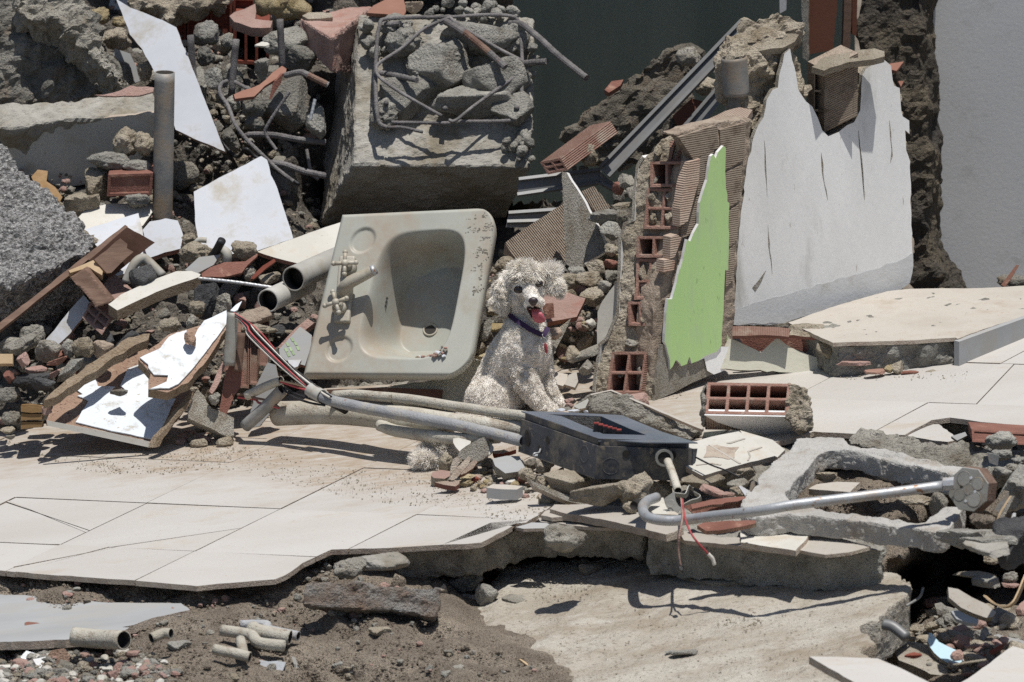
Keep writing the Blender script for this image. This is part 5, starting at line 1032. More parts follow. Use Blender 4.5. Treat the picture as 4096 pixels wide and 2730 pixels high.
for i in range(6): Fq.append((hi[i], hi[(i + 1) % 6], hi[(i + 1) % 6] + n_, hi[i] + n_))
mesh_obj('lid', T_ + Bm, Fq, 'box_top', box)
for i, mt in ((5, 'rust'), (4, 'box_top'), (3, 'box_top')):
    a_, b_ = I_[i], I_[(i + 1) % 6]; panel('opening_wall', [a_, b_, b_ - Vector((0, 0, .045)), a_ - Vector((0, 0, .045))], .002, 'dirty_concrete' if mt == 'rust' else mt, Vector((0, .2, 0)).normalized())
for k_ in range(6):
    c = e2(955 + k_ * 52, 462 + k_ * 15, -.86 - k_ * .004); V, F = boxVF(c, .0062, .008, .010, (Vector((1, 0, 0)), Vector((0, 1, 0)), upv)); br_ = mesh_obj('breaker', V, F, 'wire_black', box)
    V, F = boxVF(c + upv * .011, .0058, .0065, .0015, (Vector((1, 0, 0)), Vector((0, 1, 0)), upv)); mesh_obj('breaker_cap', V, F, 'breaker_red', br_)
nl_ = (CBb - CBt).cross(LBt - CBt).normalized(); nf_ = (RBt - CBt).cross(CBb - CBt).normalized()
if nl_.y > 0: nl_ = -nl_
if nf_.y > 0: nf_ = -nf_
def onp(x, y, p, n): return hitplane(*q('E2', (x, y))[0], p, n)
for (x, y, rx, ry, side) in ((172, 582, 30, 95, 0), (405, 603, 20, 48, 0), (313, 705, 19, 48, 0), (1298, 760, 42, 45, 1), (1828, 775, 40, 45, 1)):
    p_, n_2 = (LBt, nl_) if side == 0 else (CBt, nf_); c = onp(x, y, p_, n_2)
    a_ = onp(x + rx, y + (rx * .36 if side == 0 else 0), p_, n_2) - c; b2__ = onp(x, y + ry, p_, n_2) - c
    V = [c + a_ * math.cos(k * .2094) + b2__ * math.sin(k * .2094) + n_2 * .0012 for k in range(30)]; V2 = [v - n_2 * .004 for v in V]
    mesh_obj('knockout_shade_disc', V + V2, [list(range(30)), list(range(59, 29, -1))] + [(k, k + 30, (k + 1) % 30 + 30, (k + 1) % 30) for k in range(30)], 'hole_shade', box)  # black disc proud of the side, painting the dark of a hole
for (x, y, r) in ((1480, 800, .019), (1945, 775, .013), (1660, 920, .022), (1120, 900, .020), (820, 760, .02)):
    p_, n_2 = (CBt, nf_) if x > 960 else (LBt, nl_); V, F = torus(onp(x, y, p_, n_2), n_2, r, .0007, 30, 6); mesh_obj('knockout_ring', V, F, 'box_black', box, smooth=True)
c = onp(1725, 780, CBt, nf_); V, F, fm = tube_geo([c + nf_ * .022, c + nf_ * .01, c], .0215, 24, hollow=.006, deep=.02); mesh_obj('conduit_fitting', V, F, ['galvanised', 'hole_shade'], box, fmat=fm, smooth=False)
tube('hook_wire', 'bent bit of pale wire hanging from a hole of the black box', 'wire', [(*q('E2', (318, 705))[0], -.78), (*q('E2', (300, 745))[0], -.80), (*q('E2', (250, 755))[0], -.81), (*q('E2', (240, 780))[0], -.81), (*q('E2', (290, 775))[0], -.81)], .0022, 'zinc', seg=8)
tube('conduit_stub', 'short crusty conduit hanging down from the black box', 'pipe', [(*q('E1', (445, 380))[0], -1.0), (*q('E1', (500, 520))[0], -1.06), (*q('E1', (555, 690))[0], -1.15)], .0098, 'pvc_muddy', seg=20, hollow=.002)
cl = empty('metal_clamp', P(*q('E1', (560, 850))[0], -1.06), 'torn galvanised sheet fitting under the short crusty conduit', 'metal fitting')
plate('sheet', None, None, 'E1', [(405, 775), (515, 695), (530, 800), (560, 850), (590, 865), (560, 910), (520, 955), (440, 870)], (480, 800, -1.20), (-.3, -.9, .3), .002, 'galvanised', jag=.001, parent=cl)
for pts_ in ([(520, 705, -1.19), (590, 712, -1.19), (630, 710, -1.18), (665, 630, -1.16), (700, 650, -1.15), (720, 690, -1.14)], [(720, 690, -1.14), (790, 735, -1.14), (760, 770, -1.16), (690, 790, -1.18), (615, 830, -1.2)]):
    W = smooth_path([P(*q('E1', p[:2])[0], p[2]) for p in pts_], 5); k = len(W); off = Vector((.004, .03, -.018))
    mesh_obj('sheet_strip', W + [p + off for p in W], [(i, i + 1, i + 1 + k, i + k) for i in range(k - 1)], 'galvanised', cl).modifiers.new('s', 'SOLIDIFY').thickness = .002
V, F = torus(P(*q('E1', (478, 820))[0], -1.21), Vector((-.3, -.9, .3)), .0085, .0007); mesh_obj('knockout_ring', V, F, 'galvanised', cl)
wire('pale red wire hanging straight down from the torn clamp', [('E1', 585, 770, -1.23), ('E1', 598, 880, -1.42), ('E1', 600, 980, -1.52), ('E1', 570, 1150, -1.56), ('E1', 558, 1300, -1.56), ('E1', 582, 1480, -1.56)], 'wire_red' if False else 'pink_brick', .0024)
wire('red wire hanging from the clamp towards the lower right', [('E1', 600, 780, -1.23), ('E1', 610, 880, -1.43), ('E1', 640, 1020, -1.53), ('E1', 720, 1180, -1.57), ('E1', 870, 1350, -1.57)], 'wire_red', .0026)
wire('cream frayed end of the red hanging wire', [('E1', 870, 1350, -1.57), ('E1', 915, 1400, -1.57), ('E1', 935, 1465, -1.57)], 'wire_white', .0045)
R('tape_lump', 'black tape end of the straight hanging wire', 'E1', 590, 1510, 22, 50, -1.56, 'ang', 'wire_black', cat='tape')
zc = [('E1', 330, 760, -1.15), ('E1', 230, 800, -1.20), ('E1', 185, 870, -1.30), ('E1', 230, 960, -1.42), ('E1', 400, 1000, -1.46), ('E1', 620, 995, -1.48), ('E1', 900, 958, -1.54), ('E1', 1400, 900, -1.66), ('B4', 300, 430, -1.68), ('B4', 800, 368, -1.67), ('B4', 1240, 310, -1.66)]
tube('steel_conduit', 'long bent zinc conduit running over the concrete frame to the octagonal box', 'pipe', [(*q(c, (x, y))[0], Y) for c, x, y, Y in zc], .0122, 'zinc', seg=22, hollow=.0015)
ob = empty('junction_box', P(3880, 1990, -1.66), 'rusty octagonal metal junction box at the end of the zinc conduit', 'junction box')
on_ = N3(-.50, -.84, .20); oc = P(*q('R2', (920, 880))[0], -1.66); ou = Vector((0, 0, 1)); ou = (ou - on_ * ou.dot(on_)).normalized(); ow_ = on_.cross(ou)
V = []
for dd, rr_ in ((0, .052), (-.003, .0535), (-.045, .054)):
    for k in range(8): V.append(oc + (ou * math.cos(.3927 + k * math.pi / 4) + ow_ * math.sin(.3927 + k * math.pi / 4)) * rr_ + on_ * dd)
F = [list(range(8))] + [(k, k + 8, (k + 1) % 8 + 8, (k + 1) % 8) for k in range(8)] + [(8 + k, k + 16, (k + 1) % 8 + 16, (k + 1) % 8 + 8) for k in range(8)] + [list(range(23, 15, -1))]
mesh_obj('housing', V, F, ['galvanised', 'rust'], ob, fmat=[0] + [0] * 8 + [1] * 9)
for (x, y, r) in ((872, 758, .017), (1028, 815, .0145), (925, 878, .0135), (822, 940, .014), (985, 990, .018)):
    c = hitplane(*q('R2', (x, y))[0], oc, on_); V, F = torus(c, on_, r, .0010, 30, 6); mesh_obj('knockout_ring', V, F, 'steel', ob, smooth=True)
    V, F = disc(c - on_ * .001, on_, r * .93, .0018); mesh_obj('knockout_disc', V, F, 'galvanised', ob)
for (x, y, mt) in ((952, 748, 'plastic_clear'), (842, 850, 'hole_shade'), (998, 905, 'plastic_clear'), (893, 1012, 'plastic_clear')):
    c = hitplane(*q('R2', (x, y))[0], oc, on_); V, F = disc(c, on_, .0035, .001, 14); mesh_obj('screw_hole', V, F, mt, ob)
V, F = cyl(P(*q('R2', (640, 820))[0], -1.66), P(*q('R2', (765, 812))[0], -1.665), .0155, seg=8); mesh_obj('coupling', V, F, 'zinc', ob)
# ================================================================ right: the broken brick wall
wy = G(2602, 1603).y
WN = N3(.60, -.79, .06)              # the long plastered face
EN = N3(-.42, -.86, .30)             # the broken end that shows the cells
wp0 = G(2602, 1603)
wall = empty('brick_wall', wp0, 'broken hollow brick wall with a torn green plaster face and its cells showing at the end', 'wall')
endpts = [(2640, 566), (2654, 557), (2660, 610), (2680, 560), (2740, 545), (2800, 560), (2775, 640), (2756, 660), (2740, 760), (2717, 830), (2714, 920), (2690, 960), (2679, 1027), (2660, 1080), (2644, 1117), (2640, 1180), (2620, 1231), (2612, 1330), (2606, 1423), (2612, 1520), (2602, 1612),
          (2500, 1618), (2395, 1622), (2378, 1564), (2390, 1470), (2403, 1377), (2430, 1358), (2455, 1300), (2476, 1254), (2478, 1160), (2482, 1080), (2484, 962), (2503, 897), (2537, 882), (2540, 800), (2545, 729), (2553, 671), (2580, 625), (2604, 614)]
face = [(2612, 1610), (2606, 1423), (2615, 1231), (2648, 1117), (2684, 1027), (2718, 920), (2722, 824), (2760, 660), (2775, 620), (2745, 560), (2702, 541), (2801, 499), (2900, 480), (3000, 470), (3012, 560), (2985, 700), (2965, 850), (2950, 1000), (2940, 1296), (2935, 1375), (2850, 1440), (2732, 1540)]
chunk('ribbed_face', None, None, 'P', face, (2602, 1603, wy), WN, .07, 'brick_tan', vox=.009, amp=.004, lumps=.002, taper=1, jag=.003, parent=wall)
cs = [((2765, 650), (2855, 600), (2860, 750), (2745, 800)), ((2745, 808), (2858, 758), (2862, 900), (2722, 955)), ((2880, 520), (2985, 490), (2975, 640), (2885, 690)), ((2885, 700), (2970, 660), (2960, 800), (2890, 850)), ((2890, 860), (2955, 820), (2950, 960), (2893, 1010)), ((2893, 1020), (2940, 980), (2935, 1120), (2895, 1160)), ((2715, 550), (2868, 500), (2874, 592), (2775, 640))]
for i, c in enumerate(cs):
    A, B, C_, D_ = [hitplane(x, y, wp0 + WN * .006, WN) for x, y in (c[3], c[2], c[1], c[0])]
    U = B - A; Wv = D_ - A; V = [A, B, C_, D_]; V2 = [p - WN * .03 for p in V]
    mesh_obj('brick', V + V2, [(0, 1, 2, 3), (7, 6, 5, 4), (0, 4, 5, 1), (1, 5, 6, 2), (2, 6, 7, 3), (3, 7, 4, 0)], 'brick_tan', wall,
             loc=[((p - A).z, (p - A).xy.length, 0) for p in V + V2])
plate('top_slab', None, None, 'P', [(2700, 542), (2760, 515), (2830, 478), (2900, 445), (2960, 430), (3010, 440), (2990, 470), (2900, 495), (2830, 553), (2815, 548)], (2800, 510, wy + .30), (-.05, -.35, .93), .02, 'brick_dusty', jag=.003, parent=wall)
def wb(lab, bl, br, tl, nx, nz, code='W1', off=.020, fill=(), web=.0075, mt='brick_clay', inner='brick_web'):
    A, B, T = [hitplane(*q(code, p)[0], wp0 + EN * off, EN) for p in (bl, br, tl)]
    V, F, fm, loc = brick_geo(A, B - A, T - A, Vector((.12, .19, -.03)), nx, nz, web, .20, (B - A).length, (T - A).length, fill)
    o = mesh_obj('brick', V, F, [mt, inner, 'mortar'], wall, fmat=fm, loc=loc); b_ = o.modifiers.new('b', 'BEVEL'); b_.width = .002; b_.segments = 2; b_.limit_method = 'ANGLE'; return o
WBS = [(((655, 705), (995, 700), (655, 440)), 'W1'), (((508, 1440), (862, 1440), (515, 1220)), 'W1'), (((615, 420), (865, 400), (640, 215)), 'W2'), (((560, 690), (812, 690), (550, 440)), 'W2'), (((325, 1405), (690, 1405), (385, 965)), 'W2')]
rc_ = []
for pts_, c_ in WBS:
    A, B, T = [hitplane(*q(c_, p)[0], wp0, EN) for p in pts_]; rc_.append((wp0, EN, [A, B, B + T - A, T], Vector((.075, .12, -.02)) * 1.5))
RECESS[0] = rc_
chunk('mortar_core', None, None, 'P', endpts, (2602, 1603, wy), EN, .14, 'mortar', vox=.005, amp=.005, lumps=.0035, lfreq=45, taper=1, jag=.004, parent=wall, down=(.50, .80, -.10))
RECESS[0] = None
wb('', (655, 705), (995, 700), (655, 440), 2, 1)
wb('', (588, 1140), (950, 1145), (625, 715), 2, 2, fill=((0, 0), (1, 0), (0, 1), (1, 1)), off=.014)
wb('', (508, 1440), (862, 1440), (515, 1220), 2, 1)
wb('', (505, 1740), (800, 1745), (510, 1450), 2, 1, fill=((0, 0), (1, 0)), off=.014)
wb('', (615, 420), (865, 400), (640, 215), 2, 1, code='W2', fill=((0, 0),))
wb('', (560, 690), (812, 690), (550, 440), 2, 1, code='W2', fill=())
wb('', (325, 1405), (690, 1405), (385, 965), 2, 2, code='W2')
for lst in ([(1060, 445), (1178, 405), (1165, 640), (1120, 800), (1085, 930), (1050, 1060), (965, 1115), (968, 930), (1005, 700)], [(868, 1225), (940, 1200), (985, 1235), (915, 1430), (862, 1460)], [(800, 1470), (862, 1460), (915, 1470), (905, 1568), (795, 1600)]):
    W = [hitplane(*q('W1', p)[0], wp0 + WN * .014, WN) for p in lst]; k = len(W)
    if sum(((W[i] - W[0]).cross(W[(i + 1) % k] - W[0]) for i in range(k)), Vector()).dot(WN) < 0: W = W[::-1]
    mesh_obj('brick', W + [p - WN * .03 for p in W], [list(range(k)), list(range(2 * k - 1, k - 1, -1))] + [[i, i + k, (i + 1) % k + k, (i + 1) % k] for i in range(k)], 'brick_dusty', wall, loc=[((p - W[0]).z, (p - W[0]).xy.length, 0) for p in W + W])
for pts_ in ([(842, 430), (870, 220), (925, 200), (900, 300), (870, 430)], [(905, 405), (1010, 215), (1110, 190), (1075, 240), (1000, 330), (930, 412)], [(1075, 235), (1190, 225), (1205, 340), (1180, 380), (1115, 395), (1095, 300)], [(840, 432), (905, 410), (1120, 392), (1170, 398), (1060, 440), (850, 450)]):
    plate('brick_shard', None, None, 'W1', pts_, (900, 430, wy + .16), (-.2, -.85, .45), .012, 'brick_clay', 'brick_red', jag=.002, parent=wall)
for i, (c, x, y, rx, ry, mt) in enumerate([('W1', 745, 310, 50, 60, 'mortar'), ('W1', 720, 620, 30, 45, 'mortar_grey'), ('W1', 700, 800, 62, 75, 'mortar'), ('W1', 860, 800, 62, 75, 'mortar'), ('W1', 700, 1020, 55, 75, 'mortar'), ('W1', 860, 1020, 58, 75, 'mortar'), ('W1', 590, 1590, 60, 120, 'mortar'), ('W1', 735, 1590, 60, 120, 'mortar'), ('W2', 575, 560, 30, 75, 'concrete'), ('W2', 735, 590, 34, 45, 'mortar'), ('W2', 610, 860, 90, 45, 'mortar_grey'), ('W2', 490, 1190, 50, 20, 'concrete'), ('W2', 680, 1150, 30, 50, 'mortar_grey'), ('W2', 640, 330, 40, 60, 'mortar')]):
    s_ = ZOOM[c][2] / SPX; p = hitplane(*q(c, (x, y))[0], wp0 - EN * .001, EN)
    o = rock('mortar_lump', None, None, p, (rx * s_ * 1.0, .024, ry * s_ * 1.0), 'lump' if i % 3 else 'ang', mt, rot=(.25, 0, -.3), sub=4, parent=wall); o.parent = wall; o.location = Vector(o.location) - WLOC[wall.name]
def onw(name, lst, off, th, mt, edge, jag, code='P'):
    return plate(name, None, None, code, lst, (q('P', (2602, 1603))[0][0], 1603, wy) if code == 'P' else None, WN, th, mt, edge, jag=jag, parent=wall, lift=off)
gr = q('W1', (1370, 262), (1395, 285), (1392, 600), (1410, 845), (1432, 860), (1424, 1000), (1420, 1560)) + q('W2', (1518, 100), (1508, 300), (1492, 620), (1482, 880), (1430, 950), (1300, 1000), (1235, 1045), (1165, 1072), (1152, 1010), (1140, 1008), (1120, 1078), (1060, 1102), (1050, 1075), (1015, 1040), (1000, 1040), (972, 1100), (945, 1135), (938, 1030), (912, 930), (903, 885), (885, 850), (898, 640), (920, 400), (962, 400), (1010, 230), (1050, 50)) + \
     q('W1', (915, 1560), (960, 1380), (990, 1240), (1022, 1262), (1060, 1170), (1110, 1080), (1112, 960), (1122, 860), (1165, 720), (1200, 620), (1218, 480), (1240, 370), (1265, 350), (1288, 395), (1312, 330))
plate('green_plaster', None, None, 'P', [p[:2] for p in gr], (2602, 1603, wy), WN, .010, 'green_paint', 'plaster_white', jag=.0018, parent=wall, lift=.020)
lo = q('W2', (790, 1480), (800, 1300), (850, 1050), (870, 880), (905, 880), (940, 1040), (950, 1130), (1000, 1045), (1130, 1010), (1300, 1000), (1330, 1120), (1410, 1190), (1300, 1235), (1130, 1312), (1010, 1380), (900, 1425))
plate('base_render', None, None, 'P', [p[:2] for p in lo], (2602, 1603, wy), WN, .010, 'plaster_raw', jag=.003, parent=wall, lift=.012)
lo = q('W2', (1165, 1078), (1300, 1000), (1485, 900), (1600, 900), (1600, 1110), (1480, 1165), (1410, 1190), (1340, 1150), (1310, 1020))
plate('white_render', None, None, 'P', [p[:2] for p in lo], (2602, 1603, wy), WN, .010, 'plaster_white', 'plaster_raw', jag=.003, parent=wall, lift=.016)
plate('green_plaster', None, None, 'W2', [(1492, 610), (1530, 700), (1590, 770), (1610, 830), (1580, 930), (1555, 942), (1510, 930), (1482, 890)], (1500, 800, wy + .16), (-.1, -.98, .15), .006, 'green_paint', 'plaster_white', jag=.001, parent=wall)
sk = [(2578, 632), (2555, 668), (2547, 729), (2542, 800), (2538, 885), (2506, 900), (2487, 962), (2484, 1080), (2480, 1160), (2478, 1254), (2456, 1300), (2432, 1358), (2405, 1380), (2392, 1470), (2380, 1570), (2368, 1570), (2380, 1470), (2394, 1376), (2422, 1352), (2446, 1296), (2466, 1250), (2468, 1160), (2472, 1080), (2474, 960), (2494, 892), (2527, 876), (2531, 800), (2536, 726), (2545, 662), (2568, 624)]
plate('plaster_edge', None, None, 'P', sk, (2602, 1603, wy), EN, .10, 'plaster_raw', 'plaster_white', jag=.0012, parent=wall, lift=.002, down=(.45, .80, -.10))
R('brick_fragment', 'pink broken brick bit at the foot of the wall cells', 'M3', 870, 1170, 62, 34, wy - .06, 'ang', 'pink_brick')
R('brick_fragment', 'small pink brick bit right of the other at the wall foot', 'M3', 905, 1190, 34, 30, wy - .08, 'ang', 'pink_brick')
p3 = P(2930, 1292, wy + .33); W3 = N3(.52, -.84, .085)
ww = empty('brick_wall', p3, 'leaning brick wall with jagged white plaster, standing behind the green piece', 'wall')
wout = [(2925, 1298), (2935, 1100), (2955, 850), (2975, 700), (3000, 570), (3022, 505), (3045, 470), (3058, 400), (3082, 358), (3103, 350), (3108, 300), (3128, 215), (3152, 195), (3160, 240), (3176, 300), (3185, 360), (3215, 405), (3240, 425), (3262, 470), (3280, 520), (3305, 545), (3345, 528), (3380, 500), (3408, 488), (3432, 440), (3436, 380), (3440, 300), (3455, 275), (3475, 262), (3500, 245), (3530, 240), (3555, 262), (3562, 320), (3568, 342), (3590, 352), (3596, 440), (3602, 465), (3628, 482), (3629, 535), (3612, 520), (3616, 600), (3632, 645), (3636, 900), (3644, 1060), (3630, 1130), (3590, 1160), (3480, 1195), (3400, 1215), (3270, 1250), (3130, 1292), (3060, 1300)]
plate('white_plaster', None, None, 'P', wout, (2930, 1292, wy + .33), W3, .014, 'plaster_white', 'plaster_raw', jag=.0028, parent=ww, lift=.010)
chunk('wall_core', None, None, 'P', [(2890, 1310), (2905, 1000), (2925, 800), (2960, 600), (2990, 480), (3000, 440), (2965, 410), (2960, 250), (3000, 165), (3060, 150), (3150, 135), (3190, 180), (3215, 260), (3262, 370), (3270, 480), (3285, 520), (3320, 540), (3400, 500), (3420, 420), (3430, 300), (3560, 250), (3600, 350), (3640, 500), (3650, 1100), (3500, 1190), (3200, 1275), (3000, 1305)],
      (2930, 1292, wy + .33), W3, .10, 'mortar', vox=.009, amp=.012, lumps=.012, lfreq=26, taper=1, jag=.006, parent=ww, lift=-.022)
A, B, T = [P(*q('Z4', p)[0], wy + .53) for p in ((510, 915), (740, 800), (515, 482))]
V, F, fm, loc = brick_geo(A, B - A, T - A, Vector((-.04, .10, 0)), 1, 1, .01, .001, .08, .155); mesh_obj('brick', V, F, ['brick_tan', 'brick_tan', 'brick_tan'], ww, fmat=fm, loc=[(l[0] * .0 + l[2], l[1], 0) for l in loc])
V, F, fm, loc = brick_geo(P(*q('Z4', (438, 900))[0], wy + .56), P(*q('Z4', (508, 905))[0], wy + .535) - P(*q('Z4', (438, 900))[0], wy + .56), Vector((0, 0, .155)), Vector((.02, .1, 0)), 1, 3, .004, .09, .045, .155)
mesh_obj('brick', V, F, ['brick_tan', 'brick_tan', 'mortar'], ww, fmat=fm, loc=loc)
plate('top_slab', None, None, 'Z4', [(425, 462), (480, 410), (600, 375), (760, 345), (860, 335), (925, 355), (928, 390), (850, 410), (720, 425), (620, 450), (512, 488)], (700, 400, wy + .53), (.05, -.35, .93), .018, 'mortar', jag=.004, parent=ww)
plate('top_slab', None, None, 'Z3', [(1660, 340), (1750, 290), (1895, 245), (2010, 232), (2060, 240), (2030, 290), (1950, 330), (1800, 350), (1700, 370)], (1850, 290, wy + .49), (0, -.5, .86), .02, 'mortar', jag=.004, parent=ww)
for pts_ in ([(3048, 560), (3053, 700), (3060, 790), (3055, 700), (3052, 640)], [(3276, 610), (3284, 690), (3297, 760), (3302, 800), (3290, 745), (3279, 690)], [(3425, 520), (3434, 600), (3445, 700), (3449, 800), (3441, 700), (3430, 600)], [(3548, 480), (3556, 560), (3562, 620), (3552, 650), (3557, 600), (3551, 540)],
             [(3063, 900), (3070, 1000), (3080, 1098), (3072, 1030), (3064, 980)], [(3000, 1150), (3030, 1115), (3055, 1080), (3034, 1130), (3012, 1165)]):
    plate('crack', None, None, 'P', pts_, (2930, 1292, wy + .33), W3, .002, 'plaster_raw', 'plaster_raw', jag=.0028, parent=ww, lift=.0108)
plate('skirting_stain', None, None, 'P', [(2926, 1298), (2928, 1235), (3060, 1195), (3200, 1155), (3400, 1100), (3570, 1050), (3642, 1010), (3644, 1060), (3630, 1130), (3590, 1160), (3480, 1195), (3270, 1250), (3130, 1292)], (2930, 1292, wy + .33), W3, .0005, 'plaster_dim', 'plaster_dim', jag=.004, parent=ww, lift=.0112)
plate('plaster_fragment', 'wavy cream plaster skirting piece between the green wall and the raised step', 'plaster', 'P', q('M3', (1362, 985), (1400, 860), (1432, 790), (1470, 800), (1540, 832), (1600, 860), (1640, 882)) + q('M4', (70, 878), (120, 830), (172, 785), (260, 850), (385, 900), (480, 930), (600, 960), (745, 1018), (580, 1022), (300, 1012), (0, 992)),
      (3000, 1480, .09), (.05, -.93, .35), .022, 'plaster_cream', 'mortar', jag=.003)
hb = empty('brick', P(3150, 1380, .1), 'broken open red clay brick lying behind the cream plaster skirting', 'brick')
plate('shell', None, None, 'M4', [(-110, 715), (20, 715), (250, 728), (245, 782), (100, 770), (-110, 775)], (100, 750, .10), (0, -.45, .9), .010, 'brick_clay', 'brick_red', jag=.002, parent=hb)
plate('shell', None, None, 'M4', [(-80, 770), (150, 768), (440, 772), (438, 880), (340, 875), (200, 830), (80, 880), (-30, 850)], (200, 830, .14), (0, -.99, .1), .010, 'brick_red', 'brick_red', jag=.002, parent=hb)
plate('shell', None, None, 'M4', [(240, 772), (260, 735), (440, 765), (440, 785)], (350, 770, .11), (0, -.5, .85), .010, 'mortar', 'brick_red', jag=.002, parent=hb)
for (c, x, y, rx, ry, Y, kd, mt, nm, lab) in [('M4', 370, 735, 110, 40, .16, 'lump', 'mortar', 'mortar_lump', 'mortar lump at the back left corner of the raised step'), ('M4', 490, 860, 55, 60, .06, 'ang', 'mortar', 'mortar_lump', 'tan mortar piece touching the left end of the raised step'),
        ('M4', 650, 945, 90, 30, .0, 'slab', 'pink_brick', 'brick_fragment', 'rosy clay sliver lying below the raised step, left one'), ('M4', 800, 1000, 60, 24, -.04, 'slab', 'brick_clay', 'brick_fragment', 'flat clay sliver at the tip of the cream skirting'),
        ('M4', 930, 985, 30, 50, -.03, 'ang', 'mortar', 'mortar_lump', 'upright mortar sliver in front of the raised step'), ('M4', 1010, 1005, 55, 16, -.04, 'slab', 'brick_red', 'brick_fragment', 'dark red sliver in front of the raised step'), ('M4', 1150, 1010, 70, 22, -.04, 'lump', 'mortar', 'mortar_lump', 'sandy crumb heap below the corner of the raised step'),
        ('M4', 870, 985, 24, 26, -.03, 'ang', 'mortar_yellow', 'mortar_lump', 'yellowish crumb in front of the raised step'), ('M4', 1540, 500, 60, 30, .9, 'lump', 'mortar', 'mortar_lump', 'lump on the far edge of the raised step'), ('M4', 1205, 486, 26, 16, .9, 'lump', 'mortar', 'mortar_lump', 'tiny lump on the far edge of the raised step'), ('M4', 1650, 440, 120, 60, 1.3, 'lump', 'concrete_dark', 'concrete_chunk', 'dark rubble lump below the pale grey wall')]:
    R(nm, lab, c, x, y, rx, ry, Y, kd, mt)
plate('clay_shard', 'thin orange clay splinter standing by the pale grey wall', 'tile', 'M4', [(1575, 455), (1610, 410), (1670, 330), (1688, 332), (1650, 400), (1600, 470)], (1620, 420, 1.2), (0, -.9, .4), .008, 'terracotta')
plate('clay_shard', 'orange clay splinter stuck right of the white plaster top, upper one', 'tile', 'Z4', [(960, 440), (1060, 425), (1010, 490), (970, 480)], (1000, 450, 1.3), (0, -.6, .8), .01, 'terracotta')
plate('clay_shard', 'orange clay splinter stuck right of the white plaster top, lower one', 'tile', 'Z4', [(1020, 560), (1060, 560), (1040, 600)], (1040, 570, 1.3), (0, -.6, .8), .01, 'terracotta')
df_ = empty('door_frame', P(3300, 100, 1.5), 'rust red wooden door frame standing behind the brick walls', 'door frame')
plate('board', None, None, 'Z4', [(392, -300), (610, -300), (600, 60), (572, 345), (402, 380), (392, 0)], (480, 200, 1.45), (.1, -.99, 0), .03, 'door_red', jag=.001, parent=df_)
plate('jamb', None, None, 'Z4', [(352, -300), (394, -300), (396, 420), (362, 400)], (370, 200, 1.42), (-.2, -.97, 0), .03, 'plaster_raw', jag=.002, parent=df_)
plate('jamb', None, None, 'Z4', [(660, -300), (712, -300), (700, 60), (690, 330), (640, 340)], (680, 200, 1.46), (.1, -.99, 0), .03, 'wood_brown', jag=.001, parent=df_)
plate('board', None, None, 'Z4', [(706, -300), (745, -300), (735, 250), (704, 240)], (720, 200, 1.5), (.1, -.99, 0), .03, 'door_red', parent=df_)
plate('wooden_post', 'pale beam standing behind the wall top next to the door frame', 'post', 'Z4', [(200, -300), (262, -300), (250, 70), (205, 95)], (230, 50, 1.75), (0, -1, 0), .04, 'wall_grey')
chunk('brick_wall_piece', 'crumbled ribbed brick course on top of the wall beside the steel bar', 'brickwork', 'Z3', [(1640, 170), (1720, 150), (1800, 130), (1850, 95), (1910, 80), (2080, 150), (2080, 260), (1900, 250), (1700, 300), (1630, 330)], (1850, 200, wy + .65), (-.1, -.85, .5), .12, 'mortar', vox=.009, amp=.014, lumps=.012)
chunk('concrete_slab_piece', 'large slanting broken slab behind the diagonal metal bar', 'concrete slab', 'Z3', [(400, 960), (480, 900), (580, 830), (700, 745), (760, 660), (860, 590), (930, 510), (1050, 405), (1200, 322), (1300, 312), (1372, 345), (1390, 430), (1300, 620), (1200, 900), (1050, 1100), (800, 1140), (600, 1130)],
      (900, 800, 1.05), (-.15, -.96, .20), .12, 'slab_brown', vox=.010, amp=.020, lumps=.006, taper=.95)
plate('clay_shard', 'red clay bit on the rim of the large slanting slab', 'tile', 'Z3', [(720, 620), (770, 560), (850, 550), (830, 590), (750, 640)], (780, 600, .98), (0, -.7, .7), .02, 'brick_red')
R('mortar_lump', 'crumbly lump high on the large slanting slab', 'Z3', 1290, 400, 100, 80, .95, 'lump', 'mortar_grey')
R('mortar_lump', 'crumbly lump between the two slanting metal bars', 'Z3', 1440, 590, 110, 60, 1.0, 'lump', 'mortar')
plate('clay_brick_face', 'orange brown brick face between the two slanting metal bars', 'brick', 'Z3', [(1190, 800), (1320, 680), (1400, 700), (1390, 740), (1240, 900)], (1300, 780, .98), (0, -.95, .3), .04, 'door_red')
def metalbar(lab, code, pts, anchor, n, lipc):
    b = empty('metal_bar', P(*q(code, anchor[:2])[0], anchor[2]), lab, 'metal bar')
    plate('web', None, None, code, pts, anchor, n, .004, 'aluminium', parent=b)
    for a_, c_ in lipc:
        p0_ = P(*q(code, anchor[:2])[0], anchor[2]); n2 = Vector(n).normalized(); A = hitplane(*q(code, a_)[0], p0_, n2); B = hitplane(*q(code, c_)[0], p0_, n2)
        V, F, _ = tube_geo([A + n2 * .006, A.lerp(B, .5) + n2 * .006, B + n2 * .006], .0062, 4); mesh_obj('flange', V, F, 'aluminium', b)
    return b
metalbar('long slanting grey metal frame bar in front of the large slab', 'Z3', [(690, 1160), (1180, 650), (1660, 150), (1718, 165), (1640, 270), (1500, 450), (1100, 880), (750, 1225)], (1180, 700, .86), (-.1, -.85, .5), [((690, 1160), (1665, 148)), ((750, 1222), (1640, 285))])
metalbar('short slanting grey metal bar behind the rusty pipe stub', 'Z3', [(1255, 895), (1400, 720), (1525, 580), (1530, 690), (1430, 830), (1330, 900)], (1400, 780, .95), (-.1, -.9, .4), [((1255, 895), (1525, 580))])
